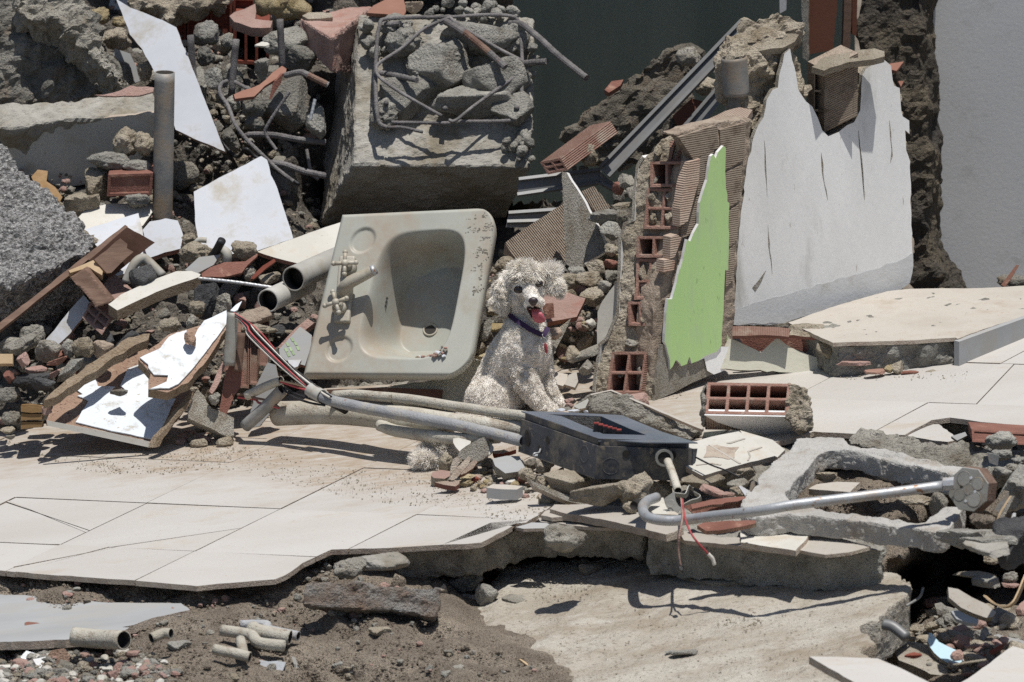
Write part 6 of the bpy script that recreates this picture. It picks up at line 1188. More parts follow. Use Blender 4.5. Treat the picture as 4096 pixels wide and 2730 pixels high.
metalbar('horizontal grey metal frame bar at the foot of the slanting one', 'Z3', [(130, 1240), (430, 1195), (660, 1165), (700, 1180), (690, 1260), (560, 1290), (300, 1310), (120, 1345)], (400, 1250, .80), (0, -.95, .3), [((130, 1240), (690, 1172)), ((120, 1345), (680, 1262))])
metalbar('dark metal frame bar running down right of the frame corner', 'Z3', [(690, 1180), (740, 1230), (830, 1290), (820, 1330), (690, 1262)], (750, 1250, .79), (.2, -.95, .2), [((690, 1262), (820, 1330))])
metalbar('low grey metal rail in the dark gap behind the standing board', 'Z3', [(60, 1470), (250, 1460), (420, 1440), (420, 1568), (40, 1568)], (200, 1500, .72), (0, -.97, .2), [((60, 1470), (420, 1445)), ((50, 1530), (400, 1520))])
tube('pipe_stub', 'short rusty brown pipe stub on top of the brick wall', 'pipe', [(*q('Z3', (1612, 395))[0], wy + .44), (*q('Z3', (1622, 520))[0], wy + .44), (*q('Z3', (1628, 655))[0], wy + .44)], .0335, 'steel', hollow=.003, seg=28)
tube('pipe_stub', 'narrow grey pipe below the rusty pipe stub', 'pipe', [(*q('Z3', (1625, 640))[0], wy + .45), (*q('Z3', (1625, 750))[0], wy + .45)], .020, 'aluminium', seg=24)
brick('brick', 'tipped hollow red brick with mortar stuck to it, left of the metal bars', 'brick', 'Z3', (330, 1205, .74), (470, 1175, .70), (275, 1120, .76), (.13, .06, .085), 2, 2, web=.008, hdepth=.1, mt='brick_clay')
R('mortar_lump', 'mortar stuck on the right end of the tipped red brick', 'Z3', 615, 1080, 75, 95, .76, 'lump', 'mortar')
for (c, x, y, rx, ry, Y, kd, mt, nm, lab, tv) in [
        ('Z3', 870, 1260, 60, 80, .5, 'ang', 'mortar_grey', 'mortar_lump', 'tall grey lump beside the top of the wall plaster edge', .5),
        ('Z3', 815, 1300, 40, 40, .5, 'ang', 'brick_red', 'brick_fragment', 'orange red brick bit beside the tall grey lump', 0),
        ('Z3', 915, 1330, 35, 60, .46, 'ang', 'mortar_grey', 'mortar_lump', 'thin grey shard leaning on the wall plaster edge', .3),
        ('Z3', 850, 1420, 60, 40, .42, 'slab', 'mortar', 'mortar_lump', 'flat brown piece leaning on the wall', .2),
        ('Z3', 720, 1500, 110, 70, .40, 'ang', 'concrete', 'concrete_chunk', 'blue grey concrete block right of the standing board', 0),
        ('Z3', 840, 1510, 50, 80, .38, 'lump', 'mortar_grey', 'mortar_lump', 'crumbly lump between blue grey block and wall', 0),
        ('M3', 700, 110, 80, 60, .36, 'ang', 'concrete', 'concrete_chunk', 'grey block low behind the standing board', 0),
        ('M3', 700, 240, 45, 45, .30, 'lump', 'mortar', 'mortar_lump', 'dark tan lump above the rounded stones', 0),
        ('M3', 690, 320, 40, 26, .28, 'ang', 'brick_red', 'brick_fragment', 'red brick chip against the wall above the rounded stones', 0),
        ('M3', 605, 335, 58, 42, .26, 'ang', 'mortar', 'stone', 'angular tan stone, top one of the rounded pile by the wall', 0),
        ('M3', 575, 425, 75, 55, .24, 'ang', 'mortar', 'stone', 'big rounded speckled stone beside the tile standing at the wall', 0),
        ('M3', 652, 468, 36, 34, .21, 'ang', 'concrete_smooth', 'stone', 'small blue grey stone below the big rounded one', 0),
        ('M3', 575, 535, 60, 62, .21, 'ang', 'mortar', 'stone', 'square tan stone under the big rounded one', 0),
        ('M3', 700, 400, 40, 50, .25, 'ang', 'mortar_grey', 'stone', 'brownish stone jammed against the wall edge', 0),
        ('M3', 480, 380, 60, 50, .28, 'lump', 'concrete', 'concrete_chunk', 'grey white lump right of the ear of the dog', 0),
        ('M3', 560, 330, 40, 22, .28, 'lump', 'mortar_grey', 'mortar_lump', 'light crumb above the grey white lump', 0),
        ('M3', 430, 430, 70, 60, .25, 'lump', 'mortar', 'mortar_lump', 'tan lump just right of the ear of the dog', 0),
        ('M3', 460, 900, 40, 90, .08, 'slab', 'mortar', 'mortar_lump', 'long tan splinter standing in the dark gap behind the front legs', -.5),
        ('M3', 560, 880, 90, 45, .08, 'slab', 'mortar_grey', 'mortar_lump', 'tan slab piece at the dark gap near the wall', .4),
        ('M3', 550, 980, 45, 50, .03, 'ang', 'mortar_grey', 'mortar_lump', 'grey lump at the mouth of the dark gap', 0),
        ('M3', 35, 320, 65, 50, .35, 'lump', 'mortar', 'mortar_lump', 'brown lump between the basin and the head of the dog', 0),
        ('M2', 1560, 690, 85, 45, .25, 'slab', 'mortar', 'mortar_lump', 'flat layered lump left of the neck of the dog', .3),
        ('M2', 1530, 800, 75, 30, .22, 'slab', 'mortar_yellow', 'mortar_lump', 'olive flat piece below the layered lump', .2),
        ('M2', 1470, 830, 30, 80, .2, 'ang', 'mortar_grey', 'mortar_lump', 'upright pale lump beside the basin rim', -.2),
        ('M2', 1410, 940, 50, 60, .18, 'ang', 'mortar', 'mortar_lump', 'brown stone tucked under the basin rim', 0),
        ('M2', 1490, 930, 60, 40, .2, 'ang', 'mortar', 'mortar_lump', 'tan stone left of the back of the dog', 0),
        ('M2', 1450, 985, 45, 20, .16, 'ang', 'mortar_yellow', 'mortar_lump', 'sunlit yellowish stone on the cream panel', 0)]:
    R(nm, lab, c, x, y, rx, ry, Y, kd, mt, tiltv=tv)
plate('standing_board', 'pale stained board standing upright behind the dog', 'board', 'P', [(2248, 688), (2266, 690), (2300, 745), (2340, 810), (2390, 905), (2424, 985), (2424, 1005), (2306, 1076), (2280, 1068), (2262, 1055), (2255, 860)], (2300, 1000, .42), (-.35, -.88, .3), .02, 'plaster_raw', 'plaster_white', jag=.002)
plate('clay_block_face', 'ribbed grey brown hollow block leaning behind the head of the dog', 'brick', 'P', [(2020, 972), (2110, 908), (2215, 838), (2256, 815), (2262, 1058), (2170, 1065), (2065, 1045)], (2150, 950, .56), (.05, -.85, .5), .09, 'brick_tan', 'brick_dusty', jag=.001)
plate('clay_block_face', 'purple grey ribbed block top above the standing board', 'brick', 'Z3', [(560, 1320), (645, 1283), (740, 1400), (790, 1490), (690, 1500), (640, 1440)], (680, 1400, .52), (.1, -.8, .6), .06, 'brick_tan', 'brick_dusty', jag=.002)
plate('wall_tile', 'dusty rose tile with a clay corner just right of the tongue of the dog', 'tile', 'M3', [(235, 480), (330, 478), (430, 505), (536, 540), (482, 655), (395, 672), (290, 692), (230, 640)], (400, 600, .14), (.02, -.55, .83), .016, 'pink_brick', 'brick_red', jag=.0015)
plate('clay_corner', 'red clay corner piece standing on the dusty rose tile', 'brick', 'M3', [(270, 575), (335, 570), (342, 660), (285, 672)], (300, 620, .08), (.1, -.97, .2), .02, 'brick_red', jag=.001)
plate('wooden_plank', 'pale wooden plank leaning under the rose tile beside the chest of the dog', 'wooden board', 'M3', [(360, 735), (445, 665), (410, 745), (300, 965), (285, 880), (330, 790)], (370, 790, .08), (.3, -.85, .4), .03, 'plaster_raw', 'wood_pale', jag=.001)
R('brick_fragment', 'rounded clay bit beside the collar tag of the dog', 'M3', 330, 765, 45, 38, .05, 'ang', 'brick_dusty')
plate('wall_tile', 'narrow tan tile standing against the left side of the brick wall', 'tile', 'M3', [(612, 625), (640, 560), (690, 490), (742, 425), (748, 432), (746, 640), (700, 730), (650, 820), (608, 840)], (680, 700, .12), (-.2, -.95, .2), .02, 'tile_cream', 'mortar', jag=.0015)
plate('wall_tile', 'cream tile shard lying behind the front paws of the dog', 'tile', 'M3', [(310, 1000), (425, 1015), (420, 1060), (395, 1090), (310, 1065)], (370, 1040, .05), (0, -.4, .9), .01, 'tile_dusty', 'biscuit', jag=.001)
plate('wall_tile', 'greyish tile shard leaning next to the cream shard', 'tile', 'M3', [(430, 1020), (480, 1000), (490, 1060), (470, 1100), (405, 1080)], (450, 1050, .03), (-.1, -.5, .85), .01, 'tile_dusty', 'biscuit', jag=.001)
# ================================================================ front right
for (c, x, y, rx, ry, Y, kd, mt, nm, lab, tv) in [
        ('E2', 590, 1090, 200, 135, -.90, 'ang', 'mortar', 'mortar_lump', 'sharp topped tan mortar lump under the left side of the black box', -.2),
        ('E2', 960, 1225, 280, 145, -1.10, 'ang', 'mortar', 'mortar_lump', 'big cracked tan mortar lump under the near corner of the black box', .2),
        ('E2', 1370, 1210, 200, 200, -1.12, 'lump', 'mortar', 'mortar_lump', 'knobbly mortar lump with a hanging tip under the black box', 0),
        ('E2', 1345, 1370, 75, 75, -1.16, 'lump', 'mortar', 'mortar_lump', 'hanging tip stone below the knobbly lump', 0),
        ('E2', 1680, 1160, 150, 110, -.92, 'ang', 'mortar', 'mortar_lump', 'shaded mortar lump behind the short crusty conduit', 0),
        ('E2', 345, 910, 105, 95, -.74, 'lump', 'mortar', 'stone', 'porous grey stone touching the lower left edge of the black box', -.3),
        ('E2', 375, 1030, 48, 40, -.76, 'lump', 'mortar_grey', 'stone', 'small grey stone under the porous stone', 0),
        ('E2', 500, 970, 45, 32, -.74, 'ang', 'mortar', 'stone', 'small tan stone right of the porous stone', .3),
        ('E2', 562, 940, 32, 28, -.74, 'lump', 'mortar', 'stone', 'pea shaped stone at the edge of the black box', 0),
        ('E2', 150, 990, 90, 80, -.74, 'lump', 'mortar', 'stone', 'crumbly stone left of the porous stone', 0),
        ('E2', 280, 1060, 110, 60, -.78, 'ang', 'mortar', 'stone', 'brown sloping stone left of the sharp topped lump', -.3),
        ('E2', 1150, 1060, 120, 60, -.85, 'ang', 'mortar', 'mortar_lump', 'dark stone hidden between the two big lumps', 0),
        ('K1', 335, 385, 125, 150, -.62, 'lump', 'mortar', 'stone', 'round pitted stone at the left end of the small heap', 0),
        ('K1', 980, 400, 110, 95, -.66, 'lump', 'mortar_grey', 'stone', 'pale crumbly stone left of the flat grey plate', .3),
        ('K1', 1130, 530, 60, 60, -.68, 'ang', 'mortar', 'stone', 'tan stone under the left corner of the flat grey plate', 0),
        ('K1', 680, 620, 130, 42, -.70, 'lump', 'mortar_yellow', 'stone', 'yellowish long stone in front of the slate slivers', .1),
        ('K1', 640, 705, 110, 50, -.74, 'lump', 'mortar_yellow', 'stone', 'second yellowish stone below the long one', 0),
        ('K1', 770, 660, 75, 36, -.72, 'ang', 'brick_dark', 'brick_fragment', 'dark red brick chip beside the yellowish stones', .5),
        ('K1', 1530, 640, 70, 85, -.72, 'ang', 'brick_red', 'brick_fragment', 'small red brick chip below the flat grey plate', .3),
        ('K1', 1340, 695, 60, 34, -.74, 'ang', 'tile_cream', 'stone', 'whitish stone beside the small red brick chip', .2),
        ('K1', 1660, 430, 80, 90, -.70, 'ang', 'concrete_dark', 'stone', 'dark stone under the edge of the black box', 0),
        ('K1', 1840, 850, 45, 40, -.84, 'lump', 'mortar', 'stone', 'little stone on the floor right of the cream edged tile', 0),
        ('K1', 1120, 590, 55, 34, -.7, 'ang', 'concrete_dark', 'stone', 'dark pebble in the middle of the small heap', 0),
        ('K1', 1000, 640, 70, 45, -.72, 'lump', 'mortar', 'stone', 'sandy clod in front of the small heap', 0),
        ('K1', 880, 740, 60, 40, -.75, 'lump', 'mortar', 'stone', 'sandy clod at the foot of the yellowish stones', 0),
        ('E1', 1150, 500, 200, 95, -.93, 'ang', 'mortar', 'mortar_lump', 'long mortar block carrying the patterned tile', .45),
        ('E1', 800, 590, 170, 75, -.98, 'ang', 'mortar', 'mortar_lump', 'shaded mortar block under the left corner of the patterned tile', 0),
        ('E1', 1170, 630, 90, 55, -1.0, 'ang', 'mortar_grey', 'mortar_lump', 'grey lump in the gap right of the mortar block', 0),
        ('E1', 930, 700, 110, 70, -1.10, 'slab', 'pink_brick', 'brick_fragment', 'pinkish slab piece with tan face above the red clay tile', -.3),
        ('E1', 1060, 730, 70, 45, -1.12, 'slab', 'pink_brick', 'brick_fragment', 'small pinkish slab piece next to the larger one', 0),
        ('E1', 1180, 700, 60, 60, -1.08, 'ang', 'mortar', 'mortar_lump', 'brown stone left of the white shard', 0)]:
    R(nm, lab, c, x, y, rx, ry, ('g', ry * .2551 / SPX + .003) if c == 'K1' else Y, kd, mt, tiltv=tv, sub=5 if rx > 150 else 4)
plate('tile_shard', 'white curved shard standing behind the grey slate piece', 'tile', 'K1', [(442, 20), (520, 8), (620, 30), (720, 60), (700, 180), (540, 220), (480, 150), (440, 80)], (600, 120, -.56), (-.1, -.5, .85), .008, 'tile_cream', 'biscuit', jag=.002)
plate('slate_piece', 'grey brown flat stone standing on edge in the small heap', 'stone', 'K1', [(510, 290), (560, 200), (640, 140), (760, 70), (900, 0), (990, 0), (1008, 60), (1000, 280), (900, 350), (800, 390), (640, 350), (530, 350)], (760, 230, -.60), (.05, -.92, .4), .05, 'biscuit' if False else 'plaster_raw', 'concrete', jag=.003)
plate('tile_shard', 'white jagged shard right of the grey brown standing stone', 'tile', 'K1', [(1005, 90), (1060, 70), (1048, 110), (1078, 155), (1060, 230), (1000, 280)], (1040, 170, -.59), (0, -.8, .6), .008, 'tile_cream', 'biscuit', jag=.002)
plate('slate_piece', 'long brown slate sliver standing in the middle of the small heap', 'stone', 'K1', [(380, 660), (430, 560), (500, 470), (600, 380), (680, 295), (715, 330), (690, 420), (600, 520), (500, 640), (430, 680)], (550, 500, -.68), (.3, -.8, .5), .02, 'biscuit', 'mortar', jag=.003)
plate('slate_piece', 'brown slate sliver left of the longest one', 'stone', 'K1', [(390, 580), (400, 470), (440, 340), (510, 300), (560, 380), (500, 460), (430, 560)], (470, 430, -.66), (-.2, -.9, .35), .03, 'biscuit', 'mortar', jag=.003)
plate('clay_shard', 'red brown clay piece right of the slate slivers', 'tile', 'K1', [(600, 430), (680, 420), (780, 345), (822, 390), (760, 480), (640, 560), (560, 590)], (690, 470, -.67), (.2, -.75, .6), .02, 'brick_dusty', 'brick_red', jag=.003)
plate('flat_plate', 'flat pale grey mortar plate lying on the small heap', 'mortar', 'K1', [(1060, 350), (1130, 320), (1280, 290), (1480, 295), (1530, 400), (1582, 500), (1580, 520), (1440, 540), (1260, 565), (1100, 450)], (1300, 430, -.68), (0, -.42, .9), .022, 'tile_grey', 'mortar_grey', jag=.003)
plate('tile_shard', 'rosy topped tile piece at the left foot of the small heap', 'tile', 'K1', [(95, 600), (120, 545), (250, 512), (395, 530), (400, 600), (310, 650), (140, 640)], (250, 590, -.63), (0, -.25, .96), .022, 'pink_brick', 'mortar', jag=.003)
plate('brick_flake', 'thin brick flake lying in front of the small heap', 'brick fragment', 'K1', [(150, 705), (300, 685), (545, 680), (535, 730), (480, 770), (300, 745)], (350, 720, -.71), (0, -.15, .98), .012, 'brick_dusty', 'brick_red', jag=.003)
plate('tile_shard', 'cream edged square tile lying at the foot of the small heap', 'tile', 'K1', [(965, 790), (1060, 735), (1300, 742), (1535, 765), (1440, 820), (1200, 815)], (1200, 790, -.86), (0, -.15, .98), .026, 'tile_dusty', 'tile_grey', jag=.002, down=(0, 0, -1))
plate('tile_shard', 'mossy tan strip on the floor under the mortar lumps', 'tile', 'K1', [(1775, 920), (1800, 880), (1950, 905), (2045, 950), (1960, 990), (1800, 960)], (1900, 930, -.90), (0, -.3, .95), .016, 'biscuit', 'mortar', jag=.003)
plate('clay_tile', 'dark clay tile lying in the shade left of the black box', 'tile', 'K1', [(1060, 215), (1200, 200), (1420, 130), (1430, 190), (1200, 260), (1080, 262)], (1250, 220, -.5), (0, -.3, .95), .012, 'brick_dusty', 'brick_dark', jag=.002)
plate('stone_plate', 'brown plate lying under the mortar lumps with its tip on the floor', 'stone', 'E2', [(205, 1060), (330, 1110), (500, 1180), (700, 1250), (850, 1320), (870, 1340), (830, 1362), (600, 1290), (380, 1190), (240, 1130)], (600, 1240, -.94), (.1, -.75, .65), .02, 'plaster_raw', 'biscuit', jag=.003)
sp = chunk('concrete_slab_piece', 'long broken floor piece with thin tile on its back, behind the black box', 'concrete slab', 'E2',
      [(600, 250), (700, 200), (730, 130), (900, 80), (1120, 38), (1250, 90), (1700, 290), (2165, 478), (2115, 505), (2070, 605), (1900, 560), (1700, 470), (1450, 400), (1250, 320), (1100, 290), (950, 280), (860, 215), (800, 230), (700, 270)],
      (1250, 200, -.40), (-.02, -.75, .66), .06, 'mortar_grey', vox=.006, amp=.008, lumps=.008, taper=.95, down=(0, .8, -.6))
plate('tile', None, None, 'E2', [(880, 78), (1118, 28), (1140, 30), (1700, 262), (2180, 470), (2165, 482), (1700, 290), (1250, 90), (1120, 40), (900, 88)], (1250, 90, -.385), (-.02, -.60, .80), .010, 'tile_dusty', 'biscuit', parent=sp, jag=.001)
plate('tile_shard', 'small white shard leaning on the broken floor piece', 'tile', 'E2', [(690, 215), (858, 130), (870, 150), (830, 235), (760, 250)], (790, 200, -.47), (-.3, -.75, .6), .010, 'tile_cream', 'biscuit', jag=.001)
for (c, x, y, rx, ry, Y, kd, mt, nm, lab) in [('E2', 640, 165, 55, 42, -.30, 'lump', 'pink_brick', 'brick_fragment', 'pink brick bit in front of the dog paw, upper one'), ('E2', 640, 215, 42, 34, -.33, 'ang', 'pink_brick', 'brick_fragment', 'pink brick bit in front of the dog paw, lower one'),
        ('E2', 560, 262, 50, 16, -.5, 'ang', 'tile_white', 'stone', 'white chip beside the far corner of the black box'), ('E2', 690, 272, 55, 18, -.5, 'ang', 'tile_white', 'stone', 'second white chip beside the far corner of the black box'), ('E2', 620, 250, 45, 20, -.48, 'ang', 'mortar_grey', 'stone', 'grey chip between the two white chips'), ('E2', 840, 275, 26, 14, -.5, 'ang', 'tile_white', 'stone', 'tiny white chip at the edge of the broken floor piece')]:
    R(nm, lab, c, x, y, rx, ry, Y, kd, mt)
Yb = -.57
eb = empty('hollow_brick', P(3000, 1700, Yb), 'fallen clay brick showing eight square holes, mortar on its right end and white plaster below', 'brick')
A, B, T = P(2818, 1656, Yb), P(3152, 1662, Yb), P(2830, 1530, Yb + .050)
D_ = Vector((.03, .80, -.52)) * .13
V, F, fm, loc = brick_geo(A, B - A, T - A, D_, 4, 2, .0085, .11, (B - A).length, (T - A).length); o = mesh_obj('brick', V, F, ['brick_dusty', 'brick_web', 'mortar'], eb, fmat=fm, loc=loc)
b_ = o.modifiers.new('b', 'BEVEL'); b_.width = .0025; b_.segments = 2; b_.limit_method = 'ANGLE'
solid('mortar', [P(3150, 1528, Yb + .045), P(3215, 1545, Yb + .03), P(3238, 1640, Yb), P(3245, 1700, Yb - .0), P(3205, 1728, Yb - .005), P(3145, 1668, Yb - .005)] + [P(x, y, Yb + .10) for x, y in ((3150, 1545), (3225, 1560), (3250, 1640), (3253, 1700), (3210, 1730), (3150, 1690))],
      [(0, 1, 2, 3, 4, 5)[::-1], (6, 7, 8, 9, 10, 11)] + [(i, (i + 1) % 6, (i + 1) % 6 + 6, i + 6) for i in range(6)], 'mortar', .005, .008, parent=eb, lumps=.008, lfreq=34)
solid('mortar', [P(2806, 1560, Yb + .03), P(2826, 1530, Yb + .045), P(2822, 1660, Yb - .004), P(2806, 1690, Yb)] + [P(x, y, Yb + .08) for x, y in ((2806, 1570), (2826, 1545), (2822, 1690), (2815, 1720))], [(3, 2, 1, 0), (4, 5, 6, 7), (0, 1, 5, 4), (1, 2, 6, 5), (2, 3, 7, 6), (3, 0, 4, 7)], 'mortar_grey', .005, .005, parent=eb, lumps=.006, lfreq=34)
Q_ = [P(2818, 1662, Yb - .002), P(3150, 1668, Yb - .002), P(3205, 1736, Yb + .085), P(2880, 1668 + 45, Yb + .085)]
Q_[3] = P(2868, 1690, Yb + .04)
mesh_obj('plaster', Q_ + [P(2950, 1725, Yb + .07)] and [Q_[0], Q_[1], Q_[2], P(3060, 1738, Yb + .086), P(2950, 1716, Yb + .065), Q_[3]] + [p + Vector((0, .012, .012)) for p in [Q_[0], Q_[1], Q_[2], P(3060, 1738, Yb + .086), P(2950, 1716, Yb + .065), Q_[3]]],
         [(5, 4, 3, 2, 1, 0), (6, 7, 8, 9, 10, 11)] + [(i, (i + 1) % 6, (i + 1) % 6 + 6, i + 6) for i in range(6)], 'plaster_white', eb)
ft = plate('patterned_tile', 'cream floor tile printed with a brown star shape, lying right of the black box', 'tile', 'E1', [(560, 215), (700, 185), (900, 125), (1190, 68), (1380, 190), (1568, 308), (1568, 325), (1470, 350), (1200, 420), (808, 532), (720, 484), (640, 440)], (1000, 300, -.90), (0, -.26, .96), .014, 'tile_cream', 'biscuit', jag=.0012)
plate('printed_star', None, None, 'E1', [(852, 225), (915, 222), (960, 212), (1010, 228), (1100, 240), (1190, 236), (1150, 290), (1145, 348), (1080, 366), (1020, 350), (930, 340), (820, 345), (850, 290)], (1000, 300, -.90), (0, -.26, .96), .0008, 'brick_dusty' if False else 'biscuit', parent=ft, lift=.0012)
for pts_ in ([(868, 212), (900, 218), (1215, 405), (1195, 412)], [(1060, 195), (1240, 145), (1262, 150), (1100, 202)], [(1275, 380), (1300, 330), (1280, 280), (1420, 235), (1440, 240), (1300, 285), (1318, 330), (1295, 378)], [(740, 420), (900, 400), (1010, 420), (1000, 428), (900, 410), (745, 430)]):
    plate('printed_line', None, None, 'E1', pts_, (1000, 300, -.90), (0, -.26, .96), .0006, 'tile_dusty', parent=ft, lift=.0016)
plate('tile_shard', 'shaded plain tile behind the patterned one, half under the brick', 'tile', 'P', [(2960, 1722), (3090, 1760), (3140, 1800), (3110, 1830), (2990, 1770)], (3050, 1780, -.66), (0, -.2, .97), .012, 'tile_cream', 'biscuit')
wire('thin dark wire crossing the patterned tile', [('E1', 740, 340, -.98), ('E1', 900, 420, -1.02), ('E1', 1060, 480, -1.08), ('E1', 1200, 550, -1.10)], 'wire_black', .0022)
plate('clay_tile', 'dark red clay tile behind the zinc conduit', 'tile', 'E1', [(620, 850), (690, 830), (900, 790), (1240, 752), (1262, 768), (1235, 800), (1215, 872), (1000, 900), (720, 932)], (950, 850, -1.26), (.05, -.93, .35), .014, 'brick_red', 'brick_clay', jag=.002)
plate('clay_tile', 'rough upper edge of the dark red clay tile', 'tile', 'E1', [(688, 832), (900, 782), (1240, 748), (1262, 768), (1180, 800), (900, 835), (700, 880)], (950, 820, -1.28), (.05, -.6, .8), .010, 'brick_red', 'brick_clay', jag=.003)
plate('clay_tile', 'flat dark red clay tile lying below the zinc conduit', 'tile', 'E1', [(755, 1050), (830, 1020), (1100, 1000), (1370, 1000), (1365, 1030), (1230, 1062), (1100, 1085), (850, 1110), (800, 1080)], (1050, 1050, -1.44), (0, -.6, .8), .014, 'brick_red', 'brick_clay', jag=.002)
plate('tile_shard', 'white shard standing left of the concrete frame corner', 'tile', 'E1', [(1185, 640), (1210, 636), (1300, 690), (1295, 735), (1265, 752)], (1240, 690, -1.16), (0, -.8, .6), .008, 'tile_white', 'biscuit')
plate('wooden_chip', 'dark splinter stuck at the corner of the concrete frame', 'wood', 'E1', [(1318, 600), (1345, 580), (1350, 640), (1310, 700), (1300, 690)], (1330, 640, -1.5), (-.3, -.9, .3), .01, 'steel')
plate('tile_shard', 'cream tile piece under the torn clamp', 'tile', 'E1', [(320, 770), (400, 760), (430, 860), (560, 930), (600, 930), (590, 945), (300, 930), (240, 880)], (430, 880, ('g', .03)), FN, .012, 'tile_cream', 'biscuit')
plate('floor_tile_shard', 'long pointed floor tile shard lying below the mortar lumps', 'tile', 'B3', [(318, 458), (350, 430), (600, 430), (900, 450), (1160, 555), (1172, 575), (1120, 605), (1062, 622), (760, 548), (520, 500), (420, 488)], (700, 520, ('g', .022)), FN, .018, 'tile_dusty', 'biscuit', jag=.002)
plate('floor_tile_shard', 'small dusty floor tile piece with a chipped front, by the torn edge', 'tile', 'B3', [(262, 500), (290, 470), (320, 462), (415, 492), (412, 508), (330, 514), (300, 505)], (340, 490, ('g', .012)), FN, .010, 'tile_dusty', 'biscuit', jag=.002)
plate('floor_tile_shard', 'bluish tile remnant on the torn slab edge', 'tile', 'B3', [(100, 575), (200, 545), (300, 548), (335, 570), (300, 582), (150, 585)], (230, 565, ('g', -.004)), FN, .008, 'tile_grey', 'biscuit', jag=.002)
plate('floor_tile_shard', 'pale mortar bed showing on the torn slab edge', 'tile', 'B3', [(240, 515), (420, 512), (640, 535), (780, 578), (640, 580), (480, 566), (360, 548), (260, 540)], (500, 550, ('g', -.002)), FN, .008, 'tile_dusty', 'biscuit', jag=.002)
S2 = q('P', (2596, 2152), (2660, 2148), (2740, 2162), (2920, 2180), (3100, 2194), (3231, 2209), (3300, 2214), (3400, 2206), (3531, 2192), (3536, 2168), (3420, 2105), (3300, 2050), (3100, 1990), (2900, 1990), (2720, 2020), (2620, 2100))
W_ = [G(x, y, -.02) for x, y in S2]; W_ = jag_outline(W_, .004, .03, 12); k = len(W_); B_ = [p + Vector((0, .005, -.098)) for p in W_]
nn = sum(((W_[i] - W_[0]).cross(W_[(i + 1) % k] - W_[0]) for i in range(k)), Vector())
if nn.z < 0: W_ = W_[::-1]; B_ = B_[::-1]
s2 = solid('concrete_slab_piece', W_ + B_, [list(range(k)), list(range(2 * k - 1, k - 1, -1))] + [[i, i + k, (i + 1) % k + k, (i + 1) % k] for i in range(k)], 'concrete', .007, .006, 16,
           label='broken concrete slab block under the concrete frame, with tile remains on top', cat='concrete slab', lumps=.006, lfreq=24, seed=21)
for lst in ([(1105, 612), (1200, 600), (1400, 640), (1600, 640), (1776, 672), (1776, 718), (1500, 692), (1180, 660)],):
    plate('tile', None, None, 'B3', lst, (1500, 660, ('g', -.008)), FN, .010, 'tile_dusty', 'biscuit', jag=.002, parent=s2)
plate('tile', None, None, 'B4', [(-60, 560), (100, 570), (402, 602), (292, 726), (150, 705), (-60, 672)], (150, 650, ('g', .006)), FN, .014, 'tile_cream', 'biscuit', jag=.0015, parent=s2)
plate('tile', None, None, 'B4', [(410, 606), (560, 640), (772, 700), (640, 735), (482, 752), (318, 722), (330, 705)], (500, 700, ('g', -.004)), FN, .008, 'tile_dusty', 'biscuit', jag=.0015, parent=s2)
FRN = N3(-TILT, -.03, 1)
fr = [(3187, 1752), (3290, 1745), (3372, 1750), (3398, 1768), (3500, 1792), (3680, 1832), (3850, 1866), (3972, 1886), (3930, 1912), (3850, 1912), (3760, 1890), (3600, 1858), (3500, 1826), (3420, 1802), (3350, 1797), (3305, 1802), (3275, 1819), (3250, 1850), (3222, 1885), (3180, 1925), (3144, 1969), (3175, 2003), (3260, 2030), (3450, 2062), (3560, 2080), (3669, 2094), (3700, 2085), (3781, 2031), (3862, 2022), (3845, 2060), (3778, 2138), (3700, 2128), (3560, 2106), (3362, 2076), (3150, 2056), (3000, 2064), (2975, 2045), (2965, 2016), (2990, 1970), (3050, 1895), (3120, 1822)]
chunk('window_surround', 'pale C shaped concrete window frame piece lying on the rubble', 'concrete frame', 'P', fr, (3300, 1900, ('g', .065)), FRN, .050, 'frame_concrete', vox=.005, amp=.0035, freq=24, lumps=.0012, lfreq=50, taper=1, jag=.005, down=(0, .05, -1))
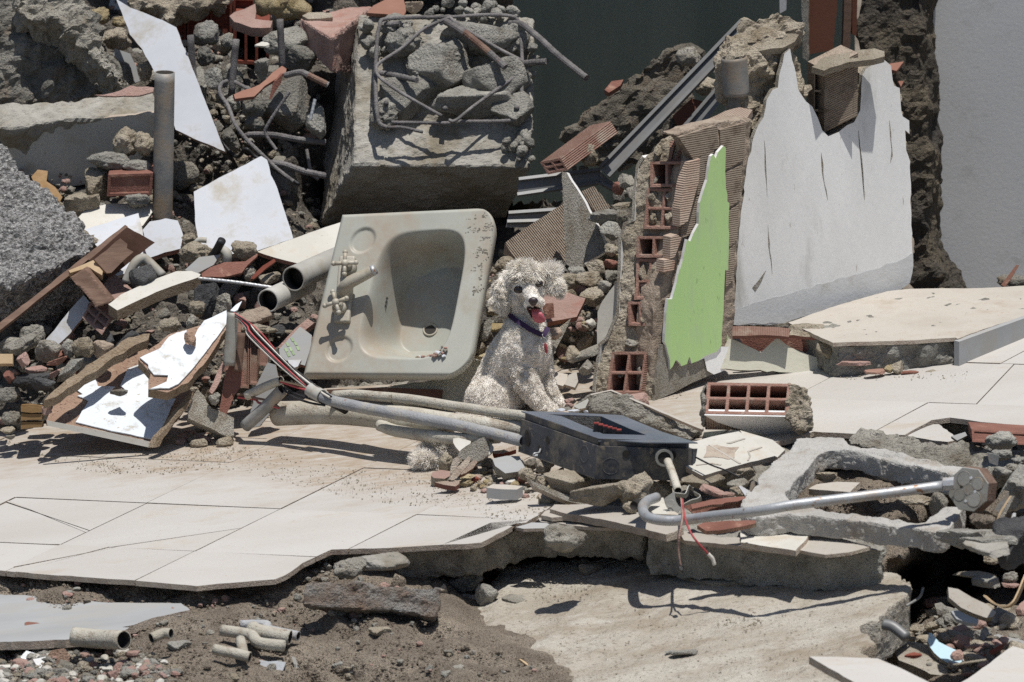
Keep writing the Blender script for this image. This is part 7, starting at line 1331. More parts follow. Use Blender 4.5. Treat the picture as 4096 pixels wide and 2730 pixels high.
for (c, x, y, rx, ry, Y, kd, mt, nm, lab) in [
        ('B4', 1330, 640, 130, 70, -1.86, 'ang', 'concrete', 'concrete_chunk', 'broken grey end of the frame below the junction box'), ('B4', 1540, 640, 150, 50, -1.88, 'slab', 'concrete', 'concrete_chunk', 'flat grey slab piece right of the frame end'), ('B4', 1520, 700, 150, 45, -1.92, 'slab', 'concrete_smooth', 'concrete_chunk', 'flat tan slab piece below the other at the frame end'),
        ('B4', 1700, 640, 120, 150, -1.86, 'ang', 'asphalt', 'asphalt_chunk', 'large black asphalt lump at the right edge'), ('B4', 1730, 330, 100, 150, -1.42, 'ang', 'concrete', 'concrete_chunk', 'big grey chunk at the right edge behind the junction box'), ('B4', 1600, 30, 110, 60, -.9, 'lump', 'concrete', 'concrete_chunk', 'grey rubble lump below the red brick at the right edge'),
        ('R2', 1300, 690, 90, 60, -1.25, 'ang', 'concrete', 'concrete_chunk', 'light grey chunk right above the junction box'), ('R2', 1450, 640, 90, 50, -1.18, 'lump', 'mortar_grey', 'concrete_chunk', 'pale lump at the right behind the junction box'), ('R2', 1500, 560, 90, 50, -1.1, 'lump', 'concrete', 'concrete_chunk', 'lump under the dark metal plate at the right'), ('R2', 1300, 480, 120, 60, -1.03, 'lump', 'concrete', 'concrete_chunk', 'grey lump beside the dark metal plate'),
        ('B4', 610, 660, 60, 60, -1.22, 'ang', 'mortar', 'stone', 'brown block propping up the concrete frame'), ('R2', 300, 1000, 200, 50, -1.36, 'lump', 'mortar', 'mortar_lump', 'pebbly earth heap inside the concrete frame'),
        ('R2', 570, 1060, 80, 130, -1.38, 'ang', 'plaster_raw', 'stone', 'upright brown stone wedge inside the concrete frame'), ('R2', 1130, 1100, 200, 120, -1.58, 'ang', 'dirt', 'dirt_clod', 'brown earth block right below the junction box'), ('R2', 1080, 1240, 150, 80, -1.70, 'lump', 'dirt', 'dirt_clod', 'dark earthy lump in front of the earth block'),
        ('B4', 480, 255, 60, 45, -1.0, 'ang', 'mortar', 'stone', 'brown stone inside the upper left corner of the frame'),
        ('R1', 700, 720, 80, 50, ('d',), 'ang', 'mortar', 'stone', 'grey brown stone at the top left of the lower right heap'), ('R1', 690, 780, 80, 30, ('d',), 'lump', 'mortar', 'stone', 'flat stone below the top left one of the heap'), ('R1', 650, 850, 90, 50, ('d',), 'ang', 'mortar', 'stone', 'reddish grey stone at the dark trench'),
        ('R1', 650, 1010, 110, 70, ('d',), 'lump', 'mortar', 'stone', 'knobbly tan stone above the blue foam piece'), ('R1', 480, 1030, 110, 60, ('d',), 'ang', 'mortar', 'stone', 'angular tan stone left of the blue foam piece'), ('R1', 440, 1120, 120, 30, ('d',), 'slab', 'mortar', 'stone', 'flat stone below the angular tan stone'),
        ('R1', 1000, 1120, 170, 60, ('d',), 'ang', 'mortar', 'stone', 'long yellowish stone behind the blue foam piece'), ('R1', 780, 1120, 100, 50, ('d',), 'lump', 'mortar', 'stone', 'crumbly stone left of the long yellowish one'), ('R1', 950, 960, 260, 130, ('d',), 'lump', 'concrete', 'concrete_chunk', 'big crumbly grey mass in the lower right heap'), ('R1', 1350, 960, 200, 120, ('d',), 'lump', 'concrete', 'concrete_chunk', 'crumbly grey mass reaching the right edge'),
        ('R1', 400, 1280, 75, 30, -2.3, 'ang', 'brick_dark', 'brick_fragment', 'small brown stone on the beige slab piece'), ('R1', 1045, 1300, 46, 40, ('d',), 'ang', 'concrete_smooth', 'stone', 'grey pebble touching the blue foam piece'), ('R1', 890, 1410, 34, 28, ('d',), 'ang', 'mortar', 'stone', 'small yellowish stone at the rim of the beige slab piece'),
        ('R1', 1200, 480, 150, 90, -1.6, 'slab', 'concrete', 'concrete_chunk', 'shaded slab stone in the dark hollow at the right'), ('R1', 1270, 250, 90, 50, -1.5, 'lump', 'mortar', 'stone', 'sunlit stone in the dark hollow at the right'), ('R1', 1080, 400, 180, 26, -1.55, 'slab', 'mortar', 'stone', 'thin shaded slab in the dark hollow at the right'), ('R1', 1470, 430, 70, 60, -1.6, 'lump', 'concrete', 'stone', 'grey stone behind the curved plastic strip'), ('R1', 1480, 520, 90, 36, -1.62, 'slab', 'pink_brick', 'brick_fragment', 'pink clay splinter inside the curved plastic strip'),
        ('R1', 1130, 1200, 110, 40, ('d',), 'slab', 'pink_brick', 'brick_fragment', 'flat pink brick piece right of the blue foam piece'), ('R1', 1200, 1190, 60, 30, ('d',), 'ang', 'pink_brick', 'brick_fragment', 'small pink brick piece beside the flat one'), ('R1', 1000, 1500, 60, 30, ('d',), 'ang', 'pink_brick', 'brick_fragment', 'pink brick bit at the bottom edge between the tiles')]:
    R(nm, lab, c, x, y, rx, ry, Y, kd, mt, sub=5 if rx > 150 else 4)
chunk('mortar_bed', 'long grey broken mortar bed running behind the concrete frame', 'mortar', 'M4', [(590, 1415), (680, 1378), (730, 1368), (870, 1385), (985, 1405), (1180, 1440), (1300, 1430), (1420, 1450), (1560, 1500), (1719, 1530), (1800, 1600), (1600, 1640), (1470, 1640), (1300, 1600), (1100, 1560), (950, 1510), (760, 1470)],
      (1000, 1450, ('g', .02)), (-.08, -.30, .95), .06, 'mortar_grey', vox=.007, amp=.010, lumps=.009, lfreq=32)
brick('brick', 'red clay brick lying at the right edge behind the mortar bed', 'brick', 'M4', (1395, 1440, -.86), (1760, 1462, -.86), (1390, 1362, -.84), (0, .15, -.02), 1, 1, web=.006, hdepth=.004, mt='brick_red', inner='brick_red')
plate('floor_tile_shard', 'pale broken floor tile corner left of the red brick at the right edge', 'tile', 'M4', [(985, 1402), (1060, 1365), (1150, 1330), (1185, 1330), (1280, 1402), (1310, 1425), (1240, 1440), (1150, 1432)], (1150, 1390, ('g', -.004)), FN, .012, 'tile_floor', 'biscuit', jag=.002)
plate('floor_tile_shard', 'small shard standing right of the broken floor tile corner', 'tile', 'M4', [(1262, 1405), (1350, 1378), (1362, 1400), (1300, 1432)], (1310, 1405, ('g', .015)), (0, -.6, .8), .008, 'tile_grey', 'biscuit', jag=.001)
plate('metal_plate', 'small dark metal plate standing in the rubble at the right', 'metal plate', 'R2', [(1135, 462), (1272, 490), (1258, 612), (1160, 575)], (1200, 530, -1.08), (-.1, -.98, .1), .006, 'steel')
plate('wooden_splinter', 'pale wooden splinter right of the junction box', 'wood', 'R2', [(1250, 1275), (1330, 1090), (1420, 950), (1455, 955), (1400, 1060), (1290, 1270)], (1350, 1100, -1.64), (.4, -.85, .3), .012, 'plaster_raw', 'wood_pale', jag=.002)
plate('wooden_board', 'dark board edge slanting right of the junction box', 'wooden board', 'R2', [(1160, 1230), (1210, 1120), (1300, 1000), (1385, 900), (1385, 960), (1280, 1150), (1230, 1265)], (1270, 1080, -1.60), (.5, -.85, .1), .02, 'steel', 'dirt', jag=.003)
plate('tile_shard', 'white shard standing at the right edge beside the asphalt', 'tile', 'R2', [(1405, 1250), (1440, 1150), (1465, 1152), (1460, 1220), (1430, 1260)], (1440, 1200, -1.68), (.2, -.95, .2), .008, 'plaster_white')
plate('tile_shard', 'cream tile lying inside the concrete frame at its upper left', 'tile', 'B4', [(375, 330), (430, 300), (560, 285), (705, 290), (640, 352), (500, 340)], (560, 320, ('g', .012)), FN, .014, 'tile_dusty', 'biscuit', jag=.002)
plate('beige_slab', 'beige broken pavement piece between the two bottom tiles', 'concrete slab', 'R1', [(140, 1160), (240, 1110), (420, 1130), (560, 1160), (640, 1280), (830, 1370), (860, 1450), (780, 1500), (600, 1480), (420, 1390), (260, 1330), (210, 1240)], (500, 1300, ('d', .055)), (.05, -.3, .95), .07, 'pavement', 'mortar', jag=.005)
plate('foam_piece', 'light blue crescent shaped foam piece', 'foam', 'R1', [(585, 1032), (620, 1045), (690, 1130), (800, 1185), (900, 1230), (1042, 1262), (1000, 1320), (930, 1350), (860, 1380), (820, 1376), (720, 1320), (640, 1250), (590, 1180), (568, 1110)], (800, 1240, ('d', .065)), (.05, -.5, .86), .012, 'foam_blue', 'plaster_raw', jag=.002)
plate('grey_shard', 'shaded grey blue curved shard in the lower right heap', 'tile', 'R1', [(820, 800), (900, 790), (1000, 840), (1120, 890), (1100, 930), (1000, 925), (880, 880)], (980, 870, -1.9), (0, -.5, .86), .01, 'tile_grey', jag=.002)
plate('grey_slab', 'grey brown thin slab leaning down in the lower right heap', 'concrete slab', 'R1', [(790, 540), (900, 560), (1050, 650), (1200, 720), (1310, 810), (1270, 865), (1200, 870), (1060, 820), (930, 760), (800, 650)], (1050, 720, -1.78), (.1, -.75, .65), .02, 'tile_dusty', 'mortar', jag=.003)
plate('grey_shard', 'bluish grey tile piece at the right edge of the lower heap', 'tile', 'R1', [(1220, 1080), (1330, 1045), (1611, 1120), (1700, 1150), (1700, 1210), (1500, 1180), (1400, 1120)], (1450, 1120, ('d', 0.02)), (0, -.4, .9), .012, 'tile_grey', 'biscuit', jag=.002)
plate('clay_tile', 'long dark brown clay strip beside the bottom right tile', 'tile', 'R1', [(1110, 1310), (1200, 1250), (1350, 1165), (1400, 1150), (1390, 1185), (1260, 1265), (1150, 1325)], (1260, 1240, ('d', 0.02)), (0, -.7, .7), .012, 'brick_dark', 'brick_red', jag=.002)
plate('bottom_tile', 'big plain floor tile lying at the bottom edge right of centre', 'tile', 'B4', [(378, 1402), (560, 1405), (820, 1416), (960, 1475), (1190, 1590), (1400, 1720), (900, 1760), (720, 1600), (460, 1450)], (800, 1480, -2.55), (.02, -.12, 1), .018, 'tile_floor', 'biscuit', jag=.001)
plate('bottom_tile', 'big plain floor tile lying in the bottom right corner', 'tile', 'R1', [(930, 1568), (1000, 1530), (1200, 1390), (1420, 1220), (1490, 1176), (1611, 1210), (1800, 1240), (1800, 1800), (900, 1800), (860, 1640)], (1400, 1450, ('d', .06)), (.02, -.14, 1), .018, 'tile_floor', 'biscuit', jag=.001)
W_ = smooth_path([P(*q('R1', p[:2])[0], p[2]) for p in ((1180, 620, -1.7), (1280, 700, -1.72), (1400, 735, -1.74), (1480, 690, -1.74), (1530, 600, -1.72), (1580, 480, -1.7), (1640, 330, -1.66))], 6)
k = len(W_); o = mesh_obj('plastic_strip', W_ + [p + Vector((.01, .06, -.02)) for p in W_], [(i, i + 1, i + 1 + k, i + k) for i in range(k - 1)], 'wood_pale'); o.modifiers.new('s', 'SOLIDIFY').thickness = .004
tag(o, 'curved tan plastic strip at the right edge above the lower heap', 'plastic strip')
tube('conduit_pipe', 'grey pipe end sticking out of the dark trench', 'pipe', [(*q('R1', (90, 940))[0], -1.90), (*q('R1', (200, 970))[0], -1.91), (*q('R1', (345, 1085))[0], -1.93)], .0125, 'aluminium', seg=18)
wire('thin pale stick lying beside the bottom right tile', [('R1', 850, 1380, -2.45), ('R1', 1000, 1355, -2.42), ('R1', 1200, 1325, -2.4)], 'mortar', .0028, name='stick')
tube('wire', 'thin cable hanging in the dark trench', 'wire', [(*q('R1', (340, 740))[0], -1.7), (*q('R1', (480, 650))[0], -1.65), (*q('R1', (520, 550))[0], -1.6)], .003, 'steel', seg=8)
chunk('concrete_slab_piece', 'long earth stained concrete block lying in the dirt at the front', 'concrete slab', 'B2', [(330, 1070), (345, 940), (400, 915), (600, 930), (900, 950), (1080, 965), (1222, 970), (1215, 1080), (1190, 1165), (1060, 1130), (900, 1100), (640, 1100), (480, 1090)],
      (800, 1020, -1.52), (.02, -.90, .42), .08, 'dirty_concrete', vox=.005, amp=.0035, lumps=.004, lfreq=40, taper=.95)
for (c, x, y, rx, ry, Y, kd, mt, nm, lab) in [
        ('B2', 590, 1125, 85, 34, ('d',), 'ang', 'concrete', 'stone', 'grey stone in the shade under the stained concrete block'), ('B2', 455, 1120, 50, 22, ('d',), 'ang', 'mortar', 'stone', 'smaller pale stone under the stained concrete block'), ('B2', 830, 1250, 60, 26, ('d',), 'ang', 'mortar', 'stone', 'single yellowish stone lying on the dirt at the front'),
        ('B2', 1400, 920, 110, 75, ('p', .03), 'ang', 'concrete', 'concrete_chunk', 'dark sloping chunk under the torn slab edge'), ('B2', 1510, 1010, 60, 60, ('p', .02), 'ang', 'concrete', 'concrete_chunk', 'grey stone at the far edge of the beige pavement'), ('B2', 850, 800, 120, 55, -1.28, 'ang', 'concrete_smooth', 'concrete_chunk', 'smooth grey chunk leaning in the torn slab edge'), ('B2', 650, 830, 110, 60, -1.32, 'lump', 'mortar_grey', 'mortar_lump', 'crumbly lump in the torn slab edge, left'),
        ('B2', 1250, 1060, 70, 24, ('p', .004), 'slab', 'pavement', 'stone', 'flat flake on the left rim of the beige pavement'), ('B2', 1700, 1040, 90, 26, ('p', .004), 'slab', 'mortar_grey', 'stone', 'pair of flat flakes on the beige pavement'), ('B3', 580, 840, 65, 36, ('p', .01), 'ang', 'mortar', 'stone', 'single stone on the beige pavement below the slab edge'), ('B3', 1200, 1375, 80, 26, ('p', .004), 'slab', 'concrete', 'stone', 'flat grey stone lying alone on the beige pavement'), ('B3', 1090, 1378, 28, 12, ('p', .003), 'ang', 'concrete', 'stone', 'tiny stone left of the flat grey stone'),
        ('B2', 1650, 850, 60, 22, ('p', .006), 'ang', 'mortar', 'stone', 'tan stone near the dark slot under the slab'), ('B3', 420, 650, 130, 90, -1.32, 'lump', 'mortar_grey', 'mortar_lump', 'big rounded lump bulging from the torn slab edge')]:
    R(nm, lab, c, x, y, rx, ry, Y, kd, mt)
plate('pavement_flake', 'thin lifted concrete layer at the back edge of the beige pavement', 'concrete', 'B4', [(-420, 900), (-100, 868), (150, 878), (385, 905), (330, 925), (0, 920), (-250, 935)], (0, 900, ('g', -.112)), (-.17, 0, 1), .012, 'pavement', 'mortar', jag=.005)
plate('stick', 'small bent twig of wood on the dirt at the bottom', 'wood', 'B3', [(118, 1416), (140, 1422), (215, 1475), (205, 1482)], (170, 1450, ('d', .006)), (0, -.4, .9), .006, 'wood_pale')
plate('clay_shard', 'orange clay chip lying on the dirt right of the grey tile', 'tile', 'B1', [(1530, 1190), (1570, 1165), (1620, 1170), (1615, 1190)], (1575, 1180, ('d', .006)), (0, -.3, .95), .01, 'terracotta', jag=.002)
tube('conduit_pipe', 'sandy pipe in the trench at the bottom, middle one of three', 'pipe', [(*q('B1', (1420, 1320))[0], ('d', 0.032)), (*q('B1', (1600, 1350))[0], ('d', 0.032)), (*q('B2', (60, 1400))[0], ('d', 0.032)), (*q('B2', (222, 1420))[0], ('d', 0.032))], .0135, 'pvc_muddy', hollow=.002, seg=20)
tube('conduit_pipe', 'sandy pipe in the trench at the bottom, uppermost of three', 'pipe', [(*q('B1', (1540, 1280))[0], ('d', 0.030)), (*q('B1', (1700, 1280))[0], ('d', 0.030)), (*q('B2', (120, 1310))[0], ('d', 0.030)), (*q('B2', (310, 1352))[0], ('d', 0.030))], .0115, 'conduit_blue', hollow=.002, seg=20)
tube('conduit_pipe', 'wider sandy pipe between the other two in the trench', 'pipe', [(*q('B1', (1620, 1320))[0], ('d', 0.036)), (*q('B2', (60, 1340))[0], ('d', 0.036)), (*q('B2', (258, 1378))[0], ('d', 0.036))], .0175, 'pvc_muddy', hollow=.0025, seg=22)
tube('conduit_pipe', 'short pipe end pointing right below the three pipes', 'pipe', [(*q('B1', (1370, 1440))[0], ('d', 0.031)), (*q('B1', (1500, 1465))[0], ('d', 0.031)), (*q('B1', (1600, 1490))[0], ('d', 0.031))], .0125, 'pvc_muddy', hollow=.002, seg=20)
tube('conduit_pipe', 'upright pipe stub under the middle sandy pipe', 'pipe', [(*q('B1', (1540, 1380))[0], ('d', 0.031)), (*q('B1', (1560, 1470))[0], ('d', 0.031))], .012, 'pvc_muddy', seg=16)
plate('white_fragment', 'crushed white plastic piece under the ends of the pipes', 'plastic', 'B2', [(60, 1425), (230, 1440), (200, 1520), (140, 1530), (70, 1500)], (140, 1480, ('d', .01)), (0, -.95, .3), .02, 'plastic_clear', jag=.003)
plate('white_fragment', 'split wooden sliver beside the crushed white plastic piece', 'wood', 'B2', [(265, 1400), (290, 1410), (322, 1500), (295, 1505)], (290, 1450, ('d', .01)), (0, -.95, .3), .01, 'tile_cream', jag=.002)
tube('drain_pipe', 'wide grey drain pipe with its dark open end, in the bottom left rubble', 'pipe', [(*q('L2', (915, 640))[0], ('d', 0.065)), (*q('L2', (1200, 670))[0], ('d', 0.065)), (*q('L2', (1560, 690))[0], ('d', 0.065))], .0225, 'pvc_muddy', hollow=.003, seg=28)
tube('drain_pipe', 'shorter brown pipe bend behind the wide drain pipe', 'pipe', [(*q('L2', (1900, 620))[0], ('d', 0.056)), (*q('L2', (2050, 560))[0], ('d', 0.056)), (*q('L2', (2150, 560))[0], ('d', 0.056))], .0125, 'pvc_muddy', hollow=.002, seg=20)
plate('clay_tile', 'large red clay tile piece lying in the bottom left rubble', 'tile', 'L2', [(308, 130), (350, 118), (560, 155), (850, 185), (865, 205), (640, 222), (500, 232), (420, 255), (330, 250)], (560, 190, ('d', .05)), (0, -.6, .8), .012, 'brick_red', 'pink_brick', jag=.003)
plate('clay_shard', 'orange clay splinter beside the teal scrap', 'tile', 'L2', [(1190, 268), (1250, 275), (1440, 320), (1455, 345), (1400, 352), (1260, 310)], (1320, 310, ('d', .05)), (0, -.5, .86), .01, 'terracotta', jag=.002)
plate('teal_scrap', 'small teal plastic scrap in the bottom left rubble', 'plastic', 'L2', [(1310, 355), (1360, 348), (1385, 400), (1350, 415), (1312, 385)], (1345, 380, ('d', .05)), (0, -.7, .7), .006, 'teal')
plate('white_fragment', 'crumpled clear plastic in the bottom left rubble', 'plastic', 'L2', [(255, 560), (330, 480), (460, 520), (440, 600), (320, 640)], (350, 560, ('d', .05)), (0, -.7, .7), .01, 'plastic_clear', jag=.004)
plate('white_fragment', 'bright white chip standing left of the wide drain pipe', 'plastic', 'L2', [(412, 590), (575, 556), (560, 620), (495, 725)], (500, 630, ('d', .05)), (.2, -.8, .6), .01, 'plaster_white', jag=.003)
plate('white_fragment', 'sheer plastic film lying along the red clay tile piece', 'plastic', 'L2', [(95, 340), (200, 370), (420, 300), (600, 265), (520, 330), (340, 380), (180, 420)], (300, 350, ('d', .05)), (0, -.6, .8), .003, 'plastic_clear', jag=.004)
plate('clay_shard', 'dark red clay end at the left edge of the bottom rubble', 'tile', 'L2', [(-40, 400), (60, 390), (100, 420), (60, 460), (-40, 455)], (30, 420, ('d', .05)), (0, -.8, .6), .02, 'brick_dark')
plate('clay_shard', 'pink clay shard in the middle of the bottom left rubble', 'tile', 'L2', [(395, 410), (560, 310), (600, 300), (560, 380), (450, 430)], (500, 370, ('d', .05)), (0, -.6, .8), .012, 'pink_brick', jag=.003)
plate('brown_flap', 'brown cardboard flap standing behind the wide drain pipe', 'cardboard', 'L2', [(580, 560), (640, 480), (800, 450), (880, 560), (840, 720), (700, 700), (600, 640)], (720, 580, ('d', .05)), (-.2, -.9, .4), .01, 'mdf', jag=.004)
plate('wall_tile', 'cream slab bit at the left edge of the bottom rubble', 'tile', 'L2', [(-40, 665), (130, 655), (130, 690), (-40, 705)], (50, 680, ('d', .05)), (0, -.6, .8), .012, 'tile_cream')
for (x, y, rx, ry, Y, kd, mt, lab) in [(300, 250, 130, 70, -2.2, 'lump', 'mortar', 'tan rubble lump under the large red clay tile piece'), (740, 290, 110, 60, -2.24, 'lump', 'mortar', 'olive grey lump below the large red clay tile piece'), (1240, 215, 70, 50, -2.15, 'lump', 'mortar_grey', 'lump above the orange splinter'), (1140, 280, 60, 50, -2.18, 'lump', 'mortar', 'brown lump left of the orange splinter'),
        (1210, 450, 50, 44, -2.36, 'lump', 'mortar_grey', 'pale egg shaped stone behind the wide drain pipe'), (1300, 430, 50, 40, -2.36, 'ang', 'tile_cream', 'whitish stone behind the wide drain pipe'), (1680, 550, 50, 34, -2.5, 'ang', 'mortar_grey', 'whitish stone right of the wide drain pipe'), (2060, 640, 50, 32, -2.66, 'ang', 'tile_cream', 'oval whitish stone below the pipe bend'),
        (2250, 440, 130, 60, -2.4, 'ang', 'concrete', 'grey ribbed chunk above the pipe bend'), (90, 830, 80, 50, -2.85, 'lump', 'concrete', 'rounded grey stone in the bottom left corner')]:
    R('stone', lab, 'L2', x, y, rx, ry, ('d',), kd, mt)
# ================================================================ loose rubble that fills the gaps
def inpoly(x, y, poly):
    c = False; k = len(poly)
    for i in range(k):
        (x1, y1), (x2, y2) = poly[i], poly[(i + 1) % k]
        if (y1 > y) != (y2 > y) and x < (x2 - x1) * (y - y1) / (y2 - y1) + x1: c = not c
    return c
def stuff_mesh(name, label, items, mats):
    V = []; F = []; fm = []
    for p, s in items:
        me = rock_mesh(RR.choice(('ang', 'lump')), RR.randrange(9), 1 if s < .011 else 2); co = np.empty(len(me.vertices) * 3); me.vertices.foreach_get('co', co); co = co.reshape(-1, 3) * (s, s * RR.uniform(.6, 1), s * RR.uniform(.45, .9))
        a = RR.uniform(0, 6.3); c_, s_ = math.cos(a), math.sin(a); co = np.stack([co[:, 0] * c_ - co[:, 1] * s_, co[:, 0] * s_ + co[:, 1] * c_, co[:, 2]], 1) + np.array(p)
        b = len(V); V += co.tolist(); m_ = RR.randrange(len(mats))
        for f in me.polygons: F.append([i + b for i in f.vertices]); fm.append(m_)
    return tag(mesh_obj(name, V, F, mats, fmat=fm, center=False), label, kind='stuff')
def moundpts(poly, n, s0, s1):
    xs = [p[0] for p in poly]; ys = [p[1] for p in poly]; X = []
    while len(X) < n:
        x, y = RR.uniform(min(xs), max(xs)), RR.uniform(min(ys), max(ys))
        if inpoly(x, y, poly): X.append((x, y))
    A = np.array(X); pts = mound_pts(A[:, 0], A[:, 1]); return [(pts[i] + (0, -.02 * RR.random(), .006), s0 + (s1 - s0) * RR.random() ** 2.5) for i in range(n)]
def scatter(name, label, group, poly, n, smin, smax, mats, mode, kinds=('ang', 'lump', 'ang'), lift=0.0, cat='rubble', sub=3, stuff=None):
    items = []
    xs = [p[0] for p in poly]; ys = [p[1] for p in poly]; c = 0
    while c < n:
        x, y = RR.uniform(min(xs), max(xs)), RR.uniform(min(ys), max(ys))
        if not inpoly(x, y, poly): continue
        s = smin + (smax - smin) * RR.random() ** 2.2
        if mode == 'mound': p = P(x, y, moundY(x, y) - s * .5 - lift)
        elif mode == 'floor': p = G(x, y, s * .35)
        else: p = groundP(x, y) + Vector((0, 0, s * .3))
        c += 1
        if stuff: items.append((p, s)); continue
        rock(name, label, cat, p, (s, s * RR.uniform(.6, 1), s * RR.uniform(.45, .9)), RR.choice(kinds), RR.choice(mats), sub=sub, group=group)
    if stuff: stuff_mesh(stuff, label, items, mats)
mx = ['mortar', 'mortar_grey', 'mortar', 'concrete', 'mortar_grey', 'concrete_dark', 'brick_red', 'pink_brick', 'asphalt']
gm = ['concrete', 'concrete_dark', 'concrete_dark', 'mortar_grey', 'concrete']
scatter('rubble_chunk', 'loose grey or reddish chunk in the lower left part of the pile', 'loose chunks in the lower left part of the pile', [(-20, 1340), (250, 1290), (500, 1330), (560, 1430), (420, 1560), (150, 1700), (-20, 1740)], 34, .014, .05, mx, 'mound', ('ang', 'slab', 'ang', 'shard', 'lump'))
scatter('rubble_chunk', 'loose chunk between the tile plank and the grey drain pipes', 'loose chunks between plank and drain pipes', [(480, 1180), (700, 1020), (1000, 1060), (1250, 1120), (1280, 1350), (1150, 1480), (950, 1400), (700, 1330), (560, 1300)], 60, .012, .042, mx, 'mound', ('ang', 'slab', 'ang', 'shard', 'lump'))
scatter('rubble_chunk', 'dark grey chunk in the hollow left of the column head', 'dark chunks left of the column head', [(560, 40), (1180, 60), (1290, 400), (1260, 880), (1000, 640), (900, 560), (760, 300)], 44, .018, .055, gm, 'mound', ('ang', 'slab', 'ang', 'lump'))
scatter('rubble_chunk', 'loose chunk on the slope behind the tiles near the upright post', 'loose chunks near the upright post', [(60, 620), (560, 480), (760, 600), (760, 900), (640, 1000), (420, 960), (300, 850)], 26, .015, .05, ['mortar', 'mortar', 'concrete', 'concrete_dark', 'mortar_grey'], 'mound')
scatter('rubble_chunk', 'loose tan chunk between the dog and the broken brick wall', 'loose chunks between dog and brick wall', [(2150, 1020), (2290, 1030), (2430, 960), (2400, 1250), (2360, 1450), (2340, 1600), (2180, 1590), (2260, 1350)], 60, .010, .036, ['mortar', 'mortar', 'mortar_grey', 'concrete', 'pink_brick', 'tile_cream'], 'mound', ('ang', 'slab', 'ang', 'shard', 'lump'))
scatter('rubble_chunk', 'loose tan chunk between the wash basin and the dog', 'loose chunks between basin and dog', [(1890, 1080), (2060, 1000), (2060, 1200), (2000, 1330), (1900, 1480), (1850, 1480)], 26, .012, .034, ['mortar', 'mortar_yellow', 'mortar_grey', 'mortar'], 'mound')
scatter('rubble_chunk', 'small chunk in the rubble under the metal frame bars', 'chunks under the metal bars', [(2120, 640), (2500, 640), (2560, 820), (2480, 980), (2330, 900)], 16, .015, .04, ['concrete', 'mortar_grey', 'concrete_dark'], 'mound')
hp = [(1780, 1900), (1850, 1850), (2100, 1850), (2200, 1900), (2320, 1960), (2300, 2010), (2150, 1990), (1960, 1970), (1840, 1940)]
scatter('rubble_chunk', 'small tan crumb of the heap left of the black box', 'crumbs of the small heap left of the black box', hp, 150, .003, .018, ['mortar', 'mortar', 'mortar_grey', 'pink_brick', 'mortar_yellow'], 'floor', stuff='crumbs')
scatter('rubble_chunk', 'small crumb on the floor at the foot of the left pile', 'crumbs at the foot of the left pile', [(690, 1720), (900, 1710), (940, 1760), (880, 1800), (740, 1790)], 60, .004, .022, ['mortar', 'mortar', 'mortar_grey', 'pink_brick'], 'floor', stuff='crumbs')
stuff_mesh('crumbs', 'mortar crumbs lying along the foot of the white plastered wall', [(P(2960 + t * 660, 1305 - t * 150 + RR.uniform(-6, 10), .40 + t * .30), RR.uniform(.004, .012)) for t in [RR.random() for _ in range(80)]], ['mortar', 'mortar_grey', 'pink_brick'])
stuff_mesh('crumbs', 'mortar crumbs lying in the lower corner of the wash basin', GRIT, ['mortar', 'mortar_grey', 'mortar', 'pink_brick', 'tile_white'])
scatter('rubble_chunk', 'small grey crumb in the rubble at the far right behind the frame', 'crumbs at the right behind the frame', [(3640, 1760), (4096, 1790), (4096, 2080), (3960, 2000), (3900, 1860), (3680, 1800)], 150, .006, .034, ['concrete', 'mortar_grey', 'concrete', 'mortar', 'asphalt'], 'ground', stuff='crumbs')
scatter('rubble_chunk', 'small stone in the lower right rubble heap', 'stones of the lower right heap', [(3740, 2400), (4096, 2450), (4096, 2620), (3880, 2700), (3600, 2640), (3560, 2560), (3700, 2480)], 170, .005, .034, ['mortar', 'mortar_grey', 'concrete', 'mortar', 'pink_brick'], 'ground', stuff='crumbs')
scatter('rubble_chunk', 'small stone in the bottom left rubble', 'stones of the bottom left rubble', [(-20, 2540), (80, 2500), (420, 2530), (520, 2580), (560, 2660), (700, 2700), (600, 2760), (-20, 2760)], 420, .004, .022, ['concrete', 'mortar_grey', 'concrete', 'mortar', 'pink_brick', 'tile_cream'], 'ground', stuff='crumbs')
scatter('rubble_chunk', 'small clod along the torn front edge of the slab', 'clods along the torn slab edge', [(1230, 2260), (1320, 2215), (1700, 2215), (1950, 2200), (1900, 2300), (1750, 2390), (1400, 2330), (1230, 2330)], 30, .008, .034, ['mortar_grey', 'mortar', 'concrete', 'dirt'], 'ground')
def groundpts(poly, n, s0, s1):
    out = []
    xs = [p[0] for p in poly]; ys = [p[1] for p in poly]; X = []
    while len(X) < n:
        x, y = RR.uniform(min(xs), max(xs)), RR.uniform(min(ys), max(ys))
        if inpoly(x, y, poly): X.append((x, y))
    A = np.array(X); pts = ground_pts(A[:, 0], A[:, 1]); return [(p + (0, 0, .004), s0 + (s1 - s0) * RR.random() ** 3) for p in pts]
stuff_mesh('crumbs', 'pale chips and clods strewn on the dirt at the front', groundpts([(-20, 2330), (1050, 2350), (1300, 2280), (1750, 2400), (1800, 2500), (2200, 2700), (-20, 2740)], 420, .003, .016), ['mortar', 'mortar_grey', 'dirt', 'dirt', 'concrete', 'pink_brick'])
stuff_mesh('crumbs', 'dense mixed rubble in the bottom left corner', [(p + Vector((0, 0, .004)), s) for p, s in [(Vector(a), b) for a, b in groundpts([(-20, 2560), (120, 2520), (450, 2540), (560, 2600), (700, 2690), (720, 2760), (-20, 2760)], 420, .004, .022)]], ['concrete', 'mortar_grey', 'concrete', 'mortar', 'pink_brick', 'tile_cream', 'concrete_dark'])
lp = [(-20, 600), (500, 480), (760, 300), (1250, 500), (1280, 900), (1250, 1500), (1000, 1640), (600, 1600), (-20, 1720)]
